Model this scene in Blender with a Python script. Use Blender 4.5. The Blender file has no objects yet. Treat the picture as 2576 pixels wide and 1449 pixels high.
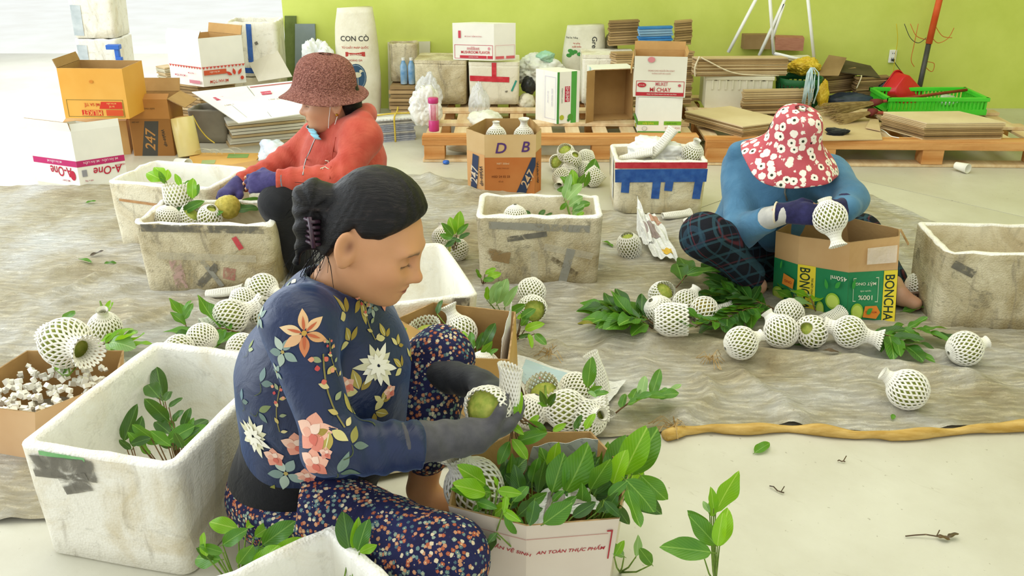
import bpy, bmesh, math, random
import numpy as np
from mathutils import Vector, Matrix, Euler
from mathutils.bvhtree import BVHTree
R = math.radians
scene = bpy.context.scene
col = scene.collection
random.seed(7)
# ------------------------------------------------------------------ camera, sky, light, exposure
F_PX = 2400.0; PITCH = R(23); CAM_H = 1.5; S = 1.5 / 1.4
cam_d = bpy.data.cameras.new('camera'); cam = bpy.data.objects.new('camera', cam_d); col.objects.link(cam)
cam.location = (0, 0, CAM_H); cam.rotation_euler = (R(90) - PITCH, 0, 0)
cam_d.sensor_width = 36; cam_d.lens = 36 * F_PX / 2576; cam_d.clip_end = 200
scene.camera = cam
world = bpy.data.worlds.new('world'); scene.world = world; world.use_nodes = True
wb = world.node_tree.nodes['Background']; wb.inputs[0].default_value = (0.93, 0.97, 1.0, 1); wb.inputs[1].default_value = 1.35
def area(name, loc, target, sx, sy, power, color):
    l = bpy.data.lights.new(name, 'AREA'); l.shape = 'RECTANGLE'; l.size = sx; l.size_y = sy; l.energy = power; l.color = color
    o = bpy.data.objects.new(name, l); col.objects.link(o); o.location = loc
    d = Vector(target) - Vector(loc); o.rotation_euler = d.to_track_quat('-Z', 'Y').to_euler(); return o
area('daylight_open_side', (-5.3, 3.2, 2.0), (0, 3.0, 0.2), 6.5, 3.0, 255, (0.86, 0.94, 1.0))
area('daylight_doorway', (-4.0, 9.0, 2.2), (-1.0, 4.0, 0.2), 4.0, 3.0, 110, (0.90, 0.96, 1.0))
area('added_overhead_light', (0.6, 3.2, 3.9), (0.6, 3.2, 0), 5.0, 4.0, 145, (1.0, 0.96, 0.87))  # soft lamp added under the closed roof, which has no skylight
vs = scene.view_settings; vs.view_transform = 'Standard'; vs.look = 'None'; vs.exposure = -0.3; vs.gamma = 1; vs.use_curve_mapping = False

# ------------------------------------------------------------------ helpers: pixels to places
def ray(u, v):
    rx = (u - 1288) / F_PX; up = (724.5 - v) / F_PX
    return Vector((rx, math.cos(PITCH) + up * math.sin(PITCH), -math.sin(PITCH) + up * math.cos(PITCH)))
def at(u, v, Y):            # the point in direction (u, v) that stands at depth Y (scaled metres)
    d = ray(u, v); return Vector((0, 0, CAM_H)) + d * (Y * S / d.y)
def fl(u, v, z=0.0):        # the point in direction (u, v) on a level surface at height z
    d = ray(u, v); return Vector((0, 0, CAM_H)) + d * ((z - CAM_H) / d.z)
def lin(c):
    if isinstance(c, str):
        c = [int(c[i:i + 2], 16) / 255 for i in (1, 3, 5)]
        c = [x / 12.92 if x <= .04045 else ((x + .055) / 1.055) ** 2.4 for x in c]
    return (c[0], c[1], c[2], 1)

# ------------------------------------------------------------------ helpers: materials
MATS = {}
class NT:
    def __init__(s, name):
        s.m = bpy.data.materials.new(name); s.m.use_nodes = True
        s.t = s.m.node_tree; s.n = s.t.nodes; s.b = s.n['Principled BSDF']; s.out = s.n['Material Output']; s._c = None
    def new(s, ty, **kw):
        x = s.n.new(ty)
        for k, v in kw.items():
            if k.startswith('i_'):
                key = k[2:]; key = int(key) if key.isdigit() else key.replace('_', ' ')
                if hasattr(v, 'is_linked'): s.t.links.new(v, x.inputs[key])
                else: x.inputs[key].default_value = v
            else: setattr(x, k, v)
        return x
    def link(s, a, b): s.t.links.new(a, b)
    def coord(s, scale=(1, 1, 1), kind='Object', loc=(0, 0, 0), rot=(0, 0, 0)):
        if s._c is None: s._c = s.new('ShaderNodeTexCoord')
        mp = s.new('ShaderNodeMapping'); s.link(s._c.outputs[kind], mp.inputs[0])
        mp.inputs['Scale'].default_value = scale; mp.inputs['Location'].default_value = loc; mp.inputs['Rotation'].default_value = rot
        return mp.outputs[0]
    def noise(s, scale, detail=3, rough=.55, vec=None, dist=0):
        x = s.new('ShaderNodeTexNoise'); x.inputs['Scale'].default_value = scale; x.inputs['Detail'].default_value = detail
        x.inputs['Roughness'].default_value = rough; x.inputs['Distortion'].default_value = dist
        s.link(vec if vec is not None else s.coord(), x.inputs['Vector']); return x.outputs['Fac']
    def voro(s, scale, vec=None, feature='F1', rnd=1.0):
        x = s.new('ShaderNodeTexVoronoi'); x.feature = feature; x.inputs['Scale'].default_value = scale; x.inputs['Randomness'].default_value = rnd
        s.link(vec if vec is not None else s.coord(), x.inputs['Vector']); return x
    def ramp(s, fac, stops, interp='LINEAR'):
        x = s.new('ShaderNodeValToRGB'); cr = x.color_ramp; cr.interpolation = interp
        while len(cr.elements) < len(stops): cr.elements.new(0.5)
        for e, (p, c) in zip(cr.elements, stops):
            e.position = p; e.color = lin(c) if not isinstance(c, (int, float)) else (c, c, c, 1)
        s.link(fac, x.inputs[0]); return x.outputs[0]
    def mix(s, fac, a, b, mode='MIX'):
        x = s.new('ShaderNodeMix'); x.data_type = 'RGBA'; x.blend_type = mode; x.clamp_factor = True
        for sock, v in ((x.inputs[0], fac), (x.inputs[6], a), (x.inputs[7], b)):
            if hasattr(v, 'is_linked'): s.link(v, sock)
            elif isinstance(v, (int, float)): sock.default_value = v if sock.type == 'VALUE' else (v, v, v, 1)
            else: sock.default_value = lin(v)
        return x.outputs[2]
    def math(s, op, a, b=0.0, c=0.0):
        x = s.new('ShaderNodeMath'); x.operation = op
        for i, v in enumerate((a, b, c)):
            if hasattr(v, 'is_linked'): s.link(v, x.inputs[i])
            else: x.inputs[i].default_value = v
        return x.outputs[0]
    def bump(s, h, strength=.3, dist=.01):
        x = s.new('ShaderNodeBump'); x.inputs['Strength'].default_value = strength; x.inputs['Distance'].default_value = dist
        s.link(h, x.inputs['Height']); s.link(x.outputs[0], s.b.inputs['Normal']); return x.outputs[0]
    def base(s, c):
        if hasattr(c, 'is_linked'): s.link(c, s.b.inputs['Base Color'])
        else: s.b.inputs['Base Color'].default_value = lin(c)
    def fin(s, rough=.7, spec=.3, metal=0):
        s.b.inputs['Roughness'].default_value = rough; s.b.inputs['Specular IOR Level'].default_value = spec; s.b.inputs['Metallic'].default_value = metal
        MATS[s.m.name] = s.m; return s.m
def pm(name, c1, c2=None, scale=6, rough=.75, spec=.25, bump=0, bscale=None, detail=4, stretch=(1, 1, 1), lo=.35, hi=.65, metal=0, alpha=None):
    if name in MATS: return MATS[name]
    n = NT(name)
    if c2: n.base(n.ramp(n.noise(scale, detail, vec=n.coord(stretch)), [(lo, c1), (hi, c2)]))
    else:
        t = n.noise(scale, 3); l = lin(c1); d = [x * .9 for x in l[:3]]
        n.base(n.ramp(t, [(.3, d), (.7, l[:3])]))
    if bump: n.bump(n.noise(bscale or scale * 4, 4), bump, .01)
    if alpha is not None: n.b.inputs['Alpha'].default_value = alpha
    return n.fin(rough, spec, metal)
def ink(c):                 # flat print
    return pm('ink_' + c[1:], c, rough=.6)
def foam(name, clean, dirt, amount, streak=1.0, bump=.25):
    n = NT(name)
    big = n.noise(5, 6, .65, dist=.6); fine = n.noise(30, 5, .7); st = n.noise(9, 5, .6, vec=n.coord((2.2, 2.2, .5)), dist=1.2)
    c = n.mix(n.ramp(big, [(.62 - amount * .35, 0.0), (.85 - amount * .25, 1.0)]), clean, dirt)
    c = n.mix(n.math('MULTIPLY', n.ramp(st, [(.56, 0.0), (.70, 1.0)]), .65 * streak), c, '#8f8570')
    c = n.mix(n.math('MULTIPLY', n.ramp(fine, [(.60, 0.0), (.74, 1.0)]), .8 * amount), c, '#6d6250'); pt = n.noise(7.5, 7, .75, dist=1.6, vec=n.coord((1, 1, 1.3), loc=(3, 1, 2))); c = n.mix(n.math('MULTIPLY', n.ramp(pt, [(.56, 0.0), (.66, 1.0)]), .75 * amount), c, '#7a7460')
    scr = n.noise(14, 6, .7, vec=n.coord((.6, .6, 5), rot=(.3, .2, .5)), dist=.5)
    c = n.mix(n.math('MULTIPLY', n.ramp(scr, [(.64, 0.0), (.70, 1.0)]), .5 * streak * amount), c, '#5f5848')
    n.base(c); v = n.voro(160)
    n.bump(n.math('ADD', n.math('MULTIPLY', v.outputs['Distance'], .25), n.noise(22, 5)), bump, .012)
    return n.fin(.62, .3)
def leafmat(name, c1, c2, vein, trans):
    n = NT(name)
    g = n.new('ShaderNodeTexCoord'); sep = n.new('ShaderNodeSeparateXYZ'); n.link(g.outputs['Generated'], sep.inputs[0])
    a = n.math('ABSOLUTE', n.math('SUBTRACT', sep.outputs[0], .5))
    mid = n.ramp(a, [(.012, 1.0), (.035, 0.0)])
    w = n.math('SINE', n.math('MULTIPLY', n.math('ADD', n.math('MULTIPLY', a, -.9), sep.outputs[1]), 62))
    info = n.new('ShaderNodeObjectInfo')
    c = n.mix(info.outputs['Random'], c1, c2)
    c = n.mix(n.ramp(w, [(.9, 0.0), (1.0, .35)]), c, vein)
    c = n.mix(n.math('MULTIPLY', mid, .75), c, vein)
    n.base(c); n.bump(w, .12, .003)
    tr = n.new('ShaderNodeBsdfTranslucent'); n.link(n.mix(.5, c, '#b9e02a'), tr.inputs[0])
    mx = n.new('ShaderNodeMixShader'); mx.inputs[0].default_value = trans
    n.link(n.b.outputs[0], mx.inputs[1]); n.link(tr.outputs[0], mx.inputs[2]); n.link(mx.outputs[0], n.out.inputs[0])
    return n.fin(.38, .45)
def smear(name, c1, c2, scale=16, lo=.42, hi=.56, rough=.35):     # ragged, half worn-off tape or dirt
    n = NT(name); n.base(n.mix(n.noise(scale * 1.7, 4), c1, c2)); n.link(n.ramp(n.noise(scale, 6, .7, dist=1.0), [(lo, 0.0), (hi, .9)]), n.b.inputs['Alpha'])
    return n.fin(rough, .4)
def film(name, c, alpha, rough=.15):
    n = NT(name); n.base(c); n.b.inputs['Alpha'].default_value = alpha
    n.bump(n.noise(25, 4), .6, .01); return n.fin(rough, .6)

# ------------------------------------------------------------------ helpers: meshes and objects
def link(name, mesh, mats, parent=None, loc=None, rot=None, scale=None):
    o = bpy.data.objects.new(name, mesh); col.objects.link(o)
    if parent is not None: o.parent = parent
    if mats is not None and mesh is not None:
        for m in (mats if isinstance(mats, (list, tuple)) else [mats]): mesh.materials.append(m)
    if loc is not None: o.location = loc
    if rot is not None: o.rotation_euler = rot
    if scale is not None: o.scale = scale if isinstance(scale, (list, tuple)) else (scale,) * 3
    return o
def tag(o, label, cat, group=None, kind=None):
    if kind: o['kind'] = kind
    if label: o['label'] = label
    if cat: o['category'] = cat
    if group: o['group'] = group
    return o
def thing(name, label, cat, loc=(0, 0, 0), rot=(0, 0, 0), group=None):
    o = bpy.data.objects.new(name, None); col.objects.link(o); o.location = loc
    o.rotation_euler = rot if not isinstance(rot, (int, float)) else (0, 0, rot)
    o.empty_display_size = .05
    return tag(o, label, cat, group)
class MB:
    def __init__(s): s.v = []; s.f = []; s.mi = []
    def add(s, verts, faces, mi=0):
        b = len(s.v); s.v += [tuple(x) for x in verts]; s.f += [tuple(b + i for i in f) for f in faces]; s.mi += [mi] * len(faces); return s
    def box(s, c, d, mi=0, M=None):
        x, y, z = d[0] / 2, d[1] / 2, d[2] / 2
        vs = [Vector((sx * x, sy * y, sz * z)) for sz in (-1, 1) for sx, sy in ((-1, -1), (1, -1), (1, 1), (-1, 1))]
        if M is not None: vs = [M @ v for v in vs]
        vs = [v + Vector(c) for v in vs]
        return s.add(vs, [(3, 2, 1, 0), (4, 5, 6, 7), (0, 1, 5, 4), (1, 2, 6, 5), (2, 3, 7, 6), (3, 0, 4, 7)], mi)
    def tube(s, pts, r, n=6, mi=0, cap=True, closed=False):
        pts = [Vector(p) for p in pts]; k = len(pts); rr = r if isinstance(r, (list, tuple)) else [r] * k
        b = len(s.v); up = Vector((0, 0, 1)); prev = None
        for i, p in enumerate(pts):
            if closed: t = pts[(i + 1) % k] - pts[i - 1]
            else: t = pts[min(i + 1, k - 1)] - pts[max(i - 1, 0)]
            if t.length < 1e-9: t = Vector((0, 0, 1))
            t.normalize()
            if prev is None: a = t.cross(up) if abs(t.z) < .95 else t.cross(Vector((1, 0, 0)))
            else: a = prev - t * prev.dot(t)
            a.normalize(); prev = a; c = t.cross(a)
            for j in range(n):
                w = 2 * math.pi * j / n; s.v.append(tuple(p + (a * math.cos(w) + c * math.sin(w)) * rr[i]))
        for i in range(k if closed else k - 1):
            for j in range(n):
                i2 = (i + 1) % k
                s.f.append((b + i * n + j, b + i * n + (j + 1) % n, b + i2 * n + (j + 1) % n, b + i2 * n + j)); s.mi.append(mi)
        if cap and not closed:
            s.f.append(tuple(b + j for j in range(n))[::-1]); s.mi.append(mi)
            s.f.append(tuple(b + (k - 1) * n + j for j in range(n))); s.mi.append(mi)
        return s
    def lathe(s, prof, n=24, mi=0, cap=True, c=(0, 0, 0)):
        b = len(s.v); k = len(prof)
        for r, z in prof:
            for j in range(n):
                w = 2 * math.pi * j / n; s.v.append((c[0] + r * math.cos(w), c[1] + r * math.sin(w), c[2] + z))
        for i in range(k - 1):
            for j in range(n):
                s.f.append((b + i * n + j, b + i * n + (j + 1) % n, b + (i + 1) * n + (j + 1) % n, b + (i + 1) * n + j)); s.mi.append(mi)
        if cap:
            s.f.append(tuple(b + j for j in range(n))[::-1]); s.mi.append(mi)
            s.f.append(tuple(b + (k - 1) * n + j for j in range(n))); s.mi.append(mi)
        return s
    def bilin(s, A, B, C, D, n, mi=0):
        A, B, C, D = [Vector(p) for p in (A, B, C, D)]; return s.grid(lambda u, v: (A * (1 - u) + B * u) * (1 - v) + (D * (1 - u) + C * u) * v, n, n, mi)
    def grid(s, fn, nu, nv, mi=0):
        b = len(s.v)
        for i in range(nu + 1):
            for j in range(nv + 1): s.v.append(tuple(fn(i / nu, j / nv)))
        for i in range(nu):
            for j in range(nv):
                a = b + i * (nv + 1) + j; s.f.append((a, a + nv + 1, a + nv + 2, a + 1)); s.mi.append(mi)
        return s
    def mesh(s, name, smooth=False):
        m = bpy.data.meshes.new(name); m.from_pydata(s.v, [], s.f); m.polygons.foreach_set('material_index', s.mi)
        if smooth: m.polygons.foreach_set('use_smooth', [True] * len(s.f))
        m.update(); return m
    def build(s, name, mats, parent=None, smooth=False, bevel=0, **kw):
        o = link(name, s.mesh(name, smooth), mats, parent, **kw)
        if bevel:
            md = o.modifiers.new('bevel', 'BEVEL'); md.width = bevel; md.segments = 2; md.limit_method = 'ANGLE'
        return o
def vnoise(p, f=1.0, seed=0):      # cheap smooth noise for numpy arrays (n,3) or Vector
    p = np.asarray(p, dtype=float) * f + seed * 17.3
    x, y, z = p[..., 0], p[..., 1], p[..., 2]
    return (np.sin(x * 1.7 + 1.3 * np.sin(y * 1.1 + .7) + .5 * z) + np.sin(y * 2.1 + 1.1 * np.sin(z * 1.6 + x * .9)) + np.sin(z * 1.9 + 1.2 * np.sin(x * 1.3 - y * .8))) / 3
_tc = {}
def text_mesh(s, shear=0.0):
    k = (s, shear)
    if k not in _tc:
        c = bpy.data.curves.new('lettering', 'FONT'); c.body = s; c.align_x = 'CENTER'; c.align_y = 'CENTER'; c.size = 1.0; c.resolution_u = 3; c.shear = shear; c.offset = .012
        o = bpy.data.objects.new('lettering', c); col.objects.link(o); dg = bpy.context.evaluated_depsgraph_get()
        m = bpy.data.meshes.new_from_object(o.evaluated_get(dg)); bpy.data.objects.remove(o); bpy.data.curves.remove(c)
        co = np.empty(len(m.vertices) * 3); m.vertices.foreach_get('co', co); co = co.reshape(-1, 3)
        if len(co):
            mn, mx = co.min(0), co.max(0); co -= (mn + mx) / 2; m.vertices.foreach_set('co', co.ravel()); w, h = (mx - mn)[:2]
        else: w = h = 1
        _tc[k] = (m, w, h)
    return _tc[k]

# ------------------------------------------------------------------ base materials
CARD = pm('cardboard', '#b98d55', '#cfa76c', 3, .8, .15, .15, 60)
CARD_IN = pm('cardboard_inner', '#a88452', '#bf9b66', 3, .85, .1, .15, 60)
CARD_W = pm('white_carton', '#e9e8df', '#f6f4ea', 3, .6, .25, .06, 60)
CARD_GREY = pm('grey_liner_cardboard', '#cfc8b2', '#dcd6c4', 4, .75, .2)
EDGE = pm('corrugated_edge', '#8b6f48', '#b3946a', 40, .9, .1, stretch=(1, 1, 1))
WOOD = pm('pallet_wood', '#b8783c', '#d9a468', 7, .7, .25, .3, 40, stretch=(.25, 3, 3))
WOOD2 = pm('pallet_wood_pale', '#d3b285', '#e6cfa8', 7, .75, .2, .3, 40, stretch=(3, .25, 3))
# ------------------------------------------------------------------ the setting
WALL_Y = 6.4 * S
FLOOR = NT('pale_concrete')
_c = FLOOR.mix(FLOOR.ramp(FLOOR.noise(1.6, 6, .6), [(.35, 0.0), (.7, 1.0)]), '#d2cfbe', '#bfbaa6')
_c = FLOOR.mix(FLOOR.ramp(FLOOR.noise(60, 2, .5), [(.70, 0.0), (.76, .55)]), _c, '#847a66')
_c = FLOOR.mix(FLOOR.ramp(FLOOR.noise(7, 5, .7, vec=FLOOR.coord((1, 5, 1), rot=(0, 0, .4)), dist=1), [(.64, 0.0), (.74, .35)]), _c, '#a89f8a')
FLOOR.base(_c); FLOOR.bump(FLOOR.noise(30, 4), .08, .01); FLOOR = FLOOR.fin(.42, .4)
OUTG = pm('sunlit_pale_ground', '#f4f2ea', '#fbfaf4', 2, .9, .1)
MORT = pm('joint_filler', '#9d957f', '#aca48e', 10, .9, .1)
o = MB().box((0, 4.4, -.06), (12, 10, .08)).build('floor', FLOOR); tag(o, 'pale concrete slab floor under the whole packing hall', None, kind='structure')
slab_mesh = None
ang = R(-47); ca, sa = math.cos(ang), math.sin(ang); SL = 4.0
p0 = fl(2040, 425)
for i in range(-5, 6):
    for j in range(-5, 6):
        lx, ly = (i + .5) * SL, (j + .5) * SL
        x = p0.x + lx * ca - ly * sa; y = p0.y + lx * sa + ly * ca
        if -7 < x < 7.5 and -2.5 < y < WALL_Y + 1:
            if slab_mesh is None:
                slab_mesh = MB().box((0, 0, -.01), (SL - .006, SL - .006, .02)).mesh('slab'); slab_mesh.materials.append(FLOOR)
            so = link('slab', slab_mesh, None, o, loc=(x, y, 0), rot=(0, 0, ang))
g = MB().box((-4, 14.5, -.08), (30, 15, .08)).build('floor_yard', OUTG); tag(g, 'glaring pale yard outside the open doorway', None, kind='structure')
LIME = NT('lime_green_paint')
LIME.base(LIME.mix(LIME.ramp(LIME.noise(2.5, 5, .6), [(.35, 0.0), (.75, 1.0)]), '#d2dc70', '#c3cf5e')); LIME.bump(LIME.noise(90, 3), .06, .01); LIME = LIME.fin(.6, .3)
xl = at(716, 87, 6.4).x
o = MB().box(((xl + 5.2) / 2, WALL_Y + .06, 1.9), (5.2 - xl, .12, 4.0)).build('wall_back', LIME); tag(o, 'lime green painted back wall', None, kind='structure')
o = MB().box((5.2, 3.4, 1.9), (.12, 7.2, 4.0)).build('wall_right', LIME); tag(o, 'lime green painted side wall', None, kind='structure')
ROOF = pm('white_roof_sheet', '#e8e8e4', '#f2f2ee', 2, .7, .2)
o = MB().box((0.1, 3.0, 4.2), (10.4, 8.1, .08)).build('ceiling', ROOF); tag(o, 'white sheet roof over the hall', None, kind='structure')

# tarpaulin on the floor
TARP = NT('dusty_grey_tarpaulin')
_b = TARP.ramp(TARP.noise(2.1, 7, .65, dist=.4), [(.28, '#a08e68'), (.44, '#c2b798'), (.60, '#d8d4c8'), (.8, '#e4e8e6')])
_b = TARP.mix(TARP.ramp(TARP.noise(26, 6, .7, vec=TARP.coord((1, 2.5, 1), rot=(0, 0, .35)), dist=.8), [(.54, 0.0), (.72, .5)]), _b, '#8d7b5a')
_b = TARP.mix(TARP.ramp(TARP.noise(90, 3, .6), [(.68, 0.0), (.78, .5)]), _b, '#5e533f')
TARP.base(_b); TARP.bump(TARP.math('ADD', TARP.noise(14, 7, .7, vec=TARP.coord((.8, 2.6, 1), rot=(0, 0, .5)), dist=1.5), TARP.math('MULTIPLY', TARP.noise(120, 3), .25)), .9, .025); TARP = TARP.fin(.55, .35)
HEM = pm('ochre_hem', '#b08a3c', '#d2b068', 8, .6, .3, .4, 30, stretch=(1, 6, 6))
FRONT = [(-250, 1330), (600, 1290), (1100, 1180), (1500, 1108), (1690, 1090), (1790, 1078), (1980, 1076), (2150, 1090), (2240, 1094), (2330, 1089), (2437, 1080), (2720, 1068)]
BACK = [(-250, 474), (300, 468), (700, 450), (1000, 440), (1180, 455), (1450, 520), (1620, 552), (1800, 540), (2000, 500), (2150, 478), (2300, 540), (2437, 600), (2720, 700)]
def curve_pts(px, n, z=0):
    w = [fl(*p, z) for p in px]; xs = [p.x for p in w]; t = np.linspace(0, 1, n)
    L = np.cumsum([0] + [(w[i + 1] - w[i]).length for i in range(len(w) - 1)]); L /= L[-1]
    return [Vector((np.interp(a, L, [p.x for p in w]), np.interp(a, L, [p.y for p in w]), 0)) for a in t]
NU, NV = 220, 150
A = np.array([list(p) for p in curve_pts(FRONT, NU + 1)]); B = np.array([list(p) for p in curve_pts(BACK, NU + 1)])
t = np.linspace(0, 1, NV + 1)[None, :, None]; G = A[:, None, :] * (1 - t) + B[:, None, :] * t
RIDGES = [([(1480, 845), (1560, 868), (1760, 872), (1900, 905), (2150, 930), (2437, 958)], .022, .05), ([(1350, 890), (1480, 905), (1540, 880)], .015, .03), ([(1860, 960), (1960, 1010), (2000, 1060)], .016, .03),
          ([(1760, 960), (1800, 1000), (1720, 1060)], .018, .03), ([(1560, 560), (1700, 620), (1740, 640)], .008, .02), ([(140, 692), (230, 682), (345, 690)], .018, .03), ([(140, 742), (240, 705)], .014, .02),
          ([(150, 770), (300, 740), (345, 722)], .012, .02), ([(310, 830), (400, 790), (520, 770)], .012, .02), ([(300, 850), (440, 800), (540, 790)], .01, .015), ([(2270, 626), (2400, 624), (2437, 640)], .012, .015), ([(1080, 450), (1120, 480), (1175, 490)], .02, .04),
          ([(2060, 880), (2200, 880), (2437, 905)], .010, .03), ([(2150, 560), (2290, 590), (2437, 560)], .008, .03), ([(1290, 900), (1360, 870), (1400, 890)], .02, .03)]
X, Yc = G[..., 0], G[..., 1]
warp = np.sin(X * 3.1 + 1.1) * .25 + np.sin(Yc * 4.3) * .2
z = .006 + .005 * (np.sin((X * .8 + Yc * 2.2 + warp) * 13) + 1) * .5 + .004 * np.maximum(0, np.sin((X * 2.2 - Yc * 1.1 + warp * 1.7) * 21)) ** 2
z += .009 * np.maximum(0, np.sin((X * 1.2 + Yc * .9 - warp * 1.4) * 9)) ** 6
for px, hh, ww in RIDGES:
    w = [fl(*p) for p in px]
    dmin = np.full(X.shape, 9.)
    for i in range(len(w) - 1):
        ax, ay = w[i].x, w[i].y; bx, by = w[i + 1].x - ax, w[i + 1].y - ay
        tt = np.clip(((X - ax) * bx + (Yc - ay) * by) / (bx * bx + by * by), 0, 1)
        wob = .008 * np.sin(X * 40) + .006 * np.sin(Yc * 55)
        dmin = np.minimum(dmin, np.hypot(X - ax - bx * tt + wob, Yc - ay - by * tt))
    z += 1.6 * hh * np.exp(-(dmin / ww) ** 2)
G[..., 2] = z
mb = MB(); mb.v = [tuple(p) for p in G.reshape(-1, 3)]
mb.f = [(i * (NV + 1) + j, (i + 1) * (NV + 1) + j, (i + 1) * (NV + 1) + j + 1, i * (NV + 1) + j + 1) for i in range(NU) for j in range(NV)]; mb.mi = [0] * len(mb.f)
tarp = thing('tarpaulin', 'wrinkled dusty grey tarpaulin spread over the floor with an ochre hem', 'tarpaulin', (0, 3.4, 0))
to = mb.build('sheet', TARP, tarp, smooth=True, loc=(0, -3.4, 0))
hem = [fl(*p, .014) for p in [(1672, 1098), (1720, 1082), (1790, 1078), (1880, 1080), (1980, 1076), (2060, 1082), (2150, 1092), (2240, 1096), (2330, 1090), (2437, 1080), (2600, 1070), (2720, 1068)]]
pts = []
for i in range(len(hem) - 1):
    for k in range(6): pts.append(hem[i].lerp(hem[i + 1], k / 6))
hm = MB().tube(pts, [.017 + .005 * math.sin(i * .45) for i in range(len(pts))], 8)
hm.v = [(x, y, max(.003, z * .9 + .003 * math.sin(x * 40 + y * 9))) for x, y, z in hm.v]
hm.build('hem', HEM, tarp, smooth=True, loc=(0, -3.4, 0))
fr = MB(); rnd = random.Random(3)
for c, n in (((1690, 1075), 20), ((1790, 905), 18), ((1385, 890), 14)):
    p = fl(*c, .02)
    for k in range(n):
        d = Vector((rnd.uniform(-.07, .05), rnd.uniform(-.06, .05), 0)); m = p + d * .5 + Vector((0, 0, rnd.uniform(.0, .03)))
        q = p + d; q.z = .012; fr.tube([p + Vector((rnd.uniform(-.015, .015), rnd.uniform(-.015, .015), 0)), m, q], .0012, 3)
fro = fr.build('frayed_threads', pm('jute_thread', '#a3854e', '#c7aa74', 20), tarp, loc=(0, -3.4, 0)); fro['kind'] = 'stuff'
tarp_bvh = BVHTree.FromPolygons([Vector(v) for v in mb.v], mb.f)
def ground_z(x, y):
    h = tarp_bvh.ray_cast(Vector((x, y, 1)), Vector((0, 0, -1))); return h[0].z if h[0] else 0.0
def gp(u, v, dz=0.0):       # a pixel's point on the floor or tarpaulin
    p = fl(u, v, .006); p.z = ground_z(p.x, p.y) + dz; return p

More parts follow.
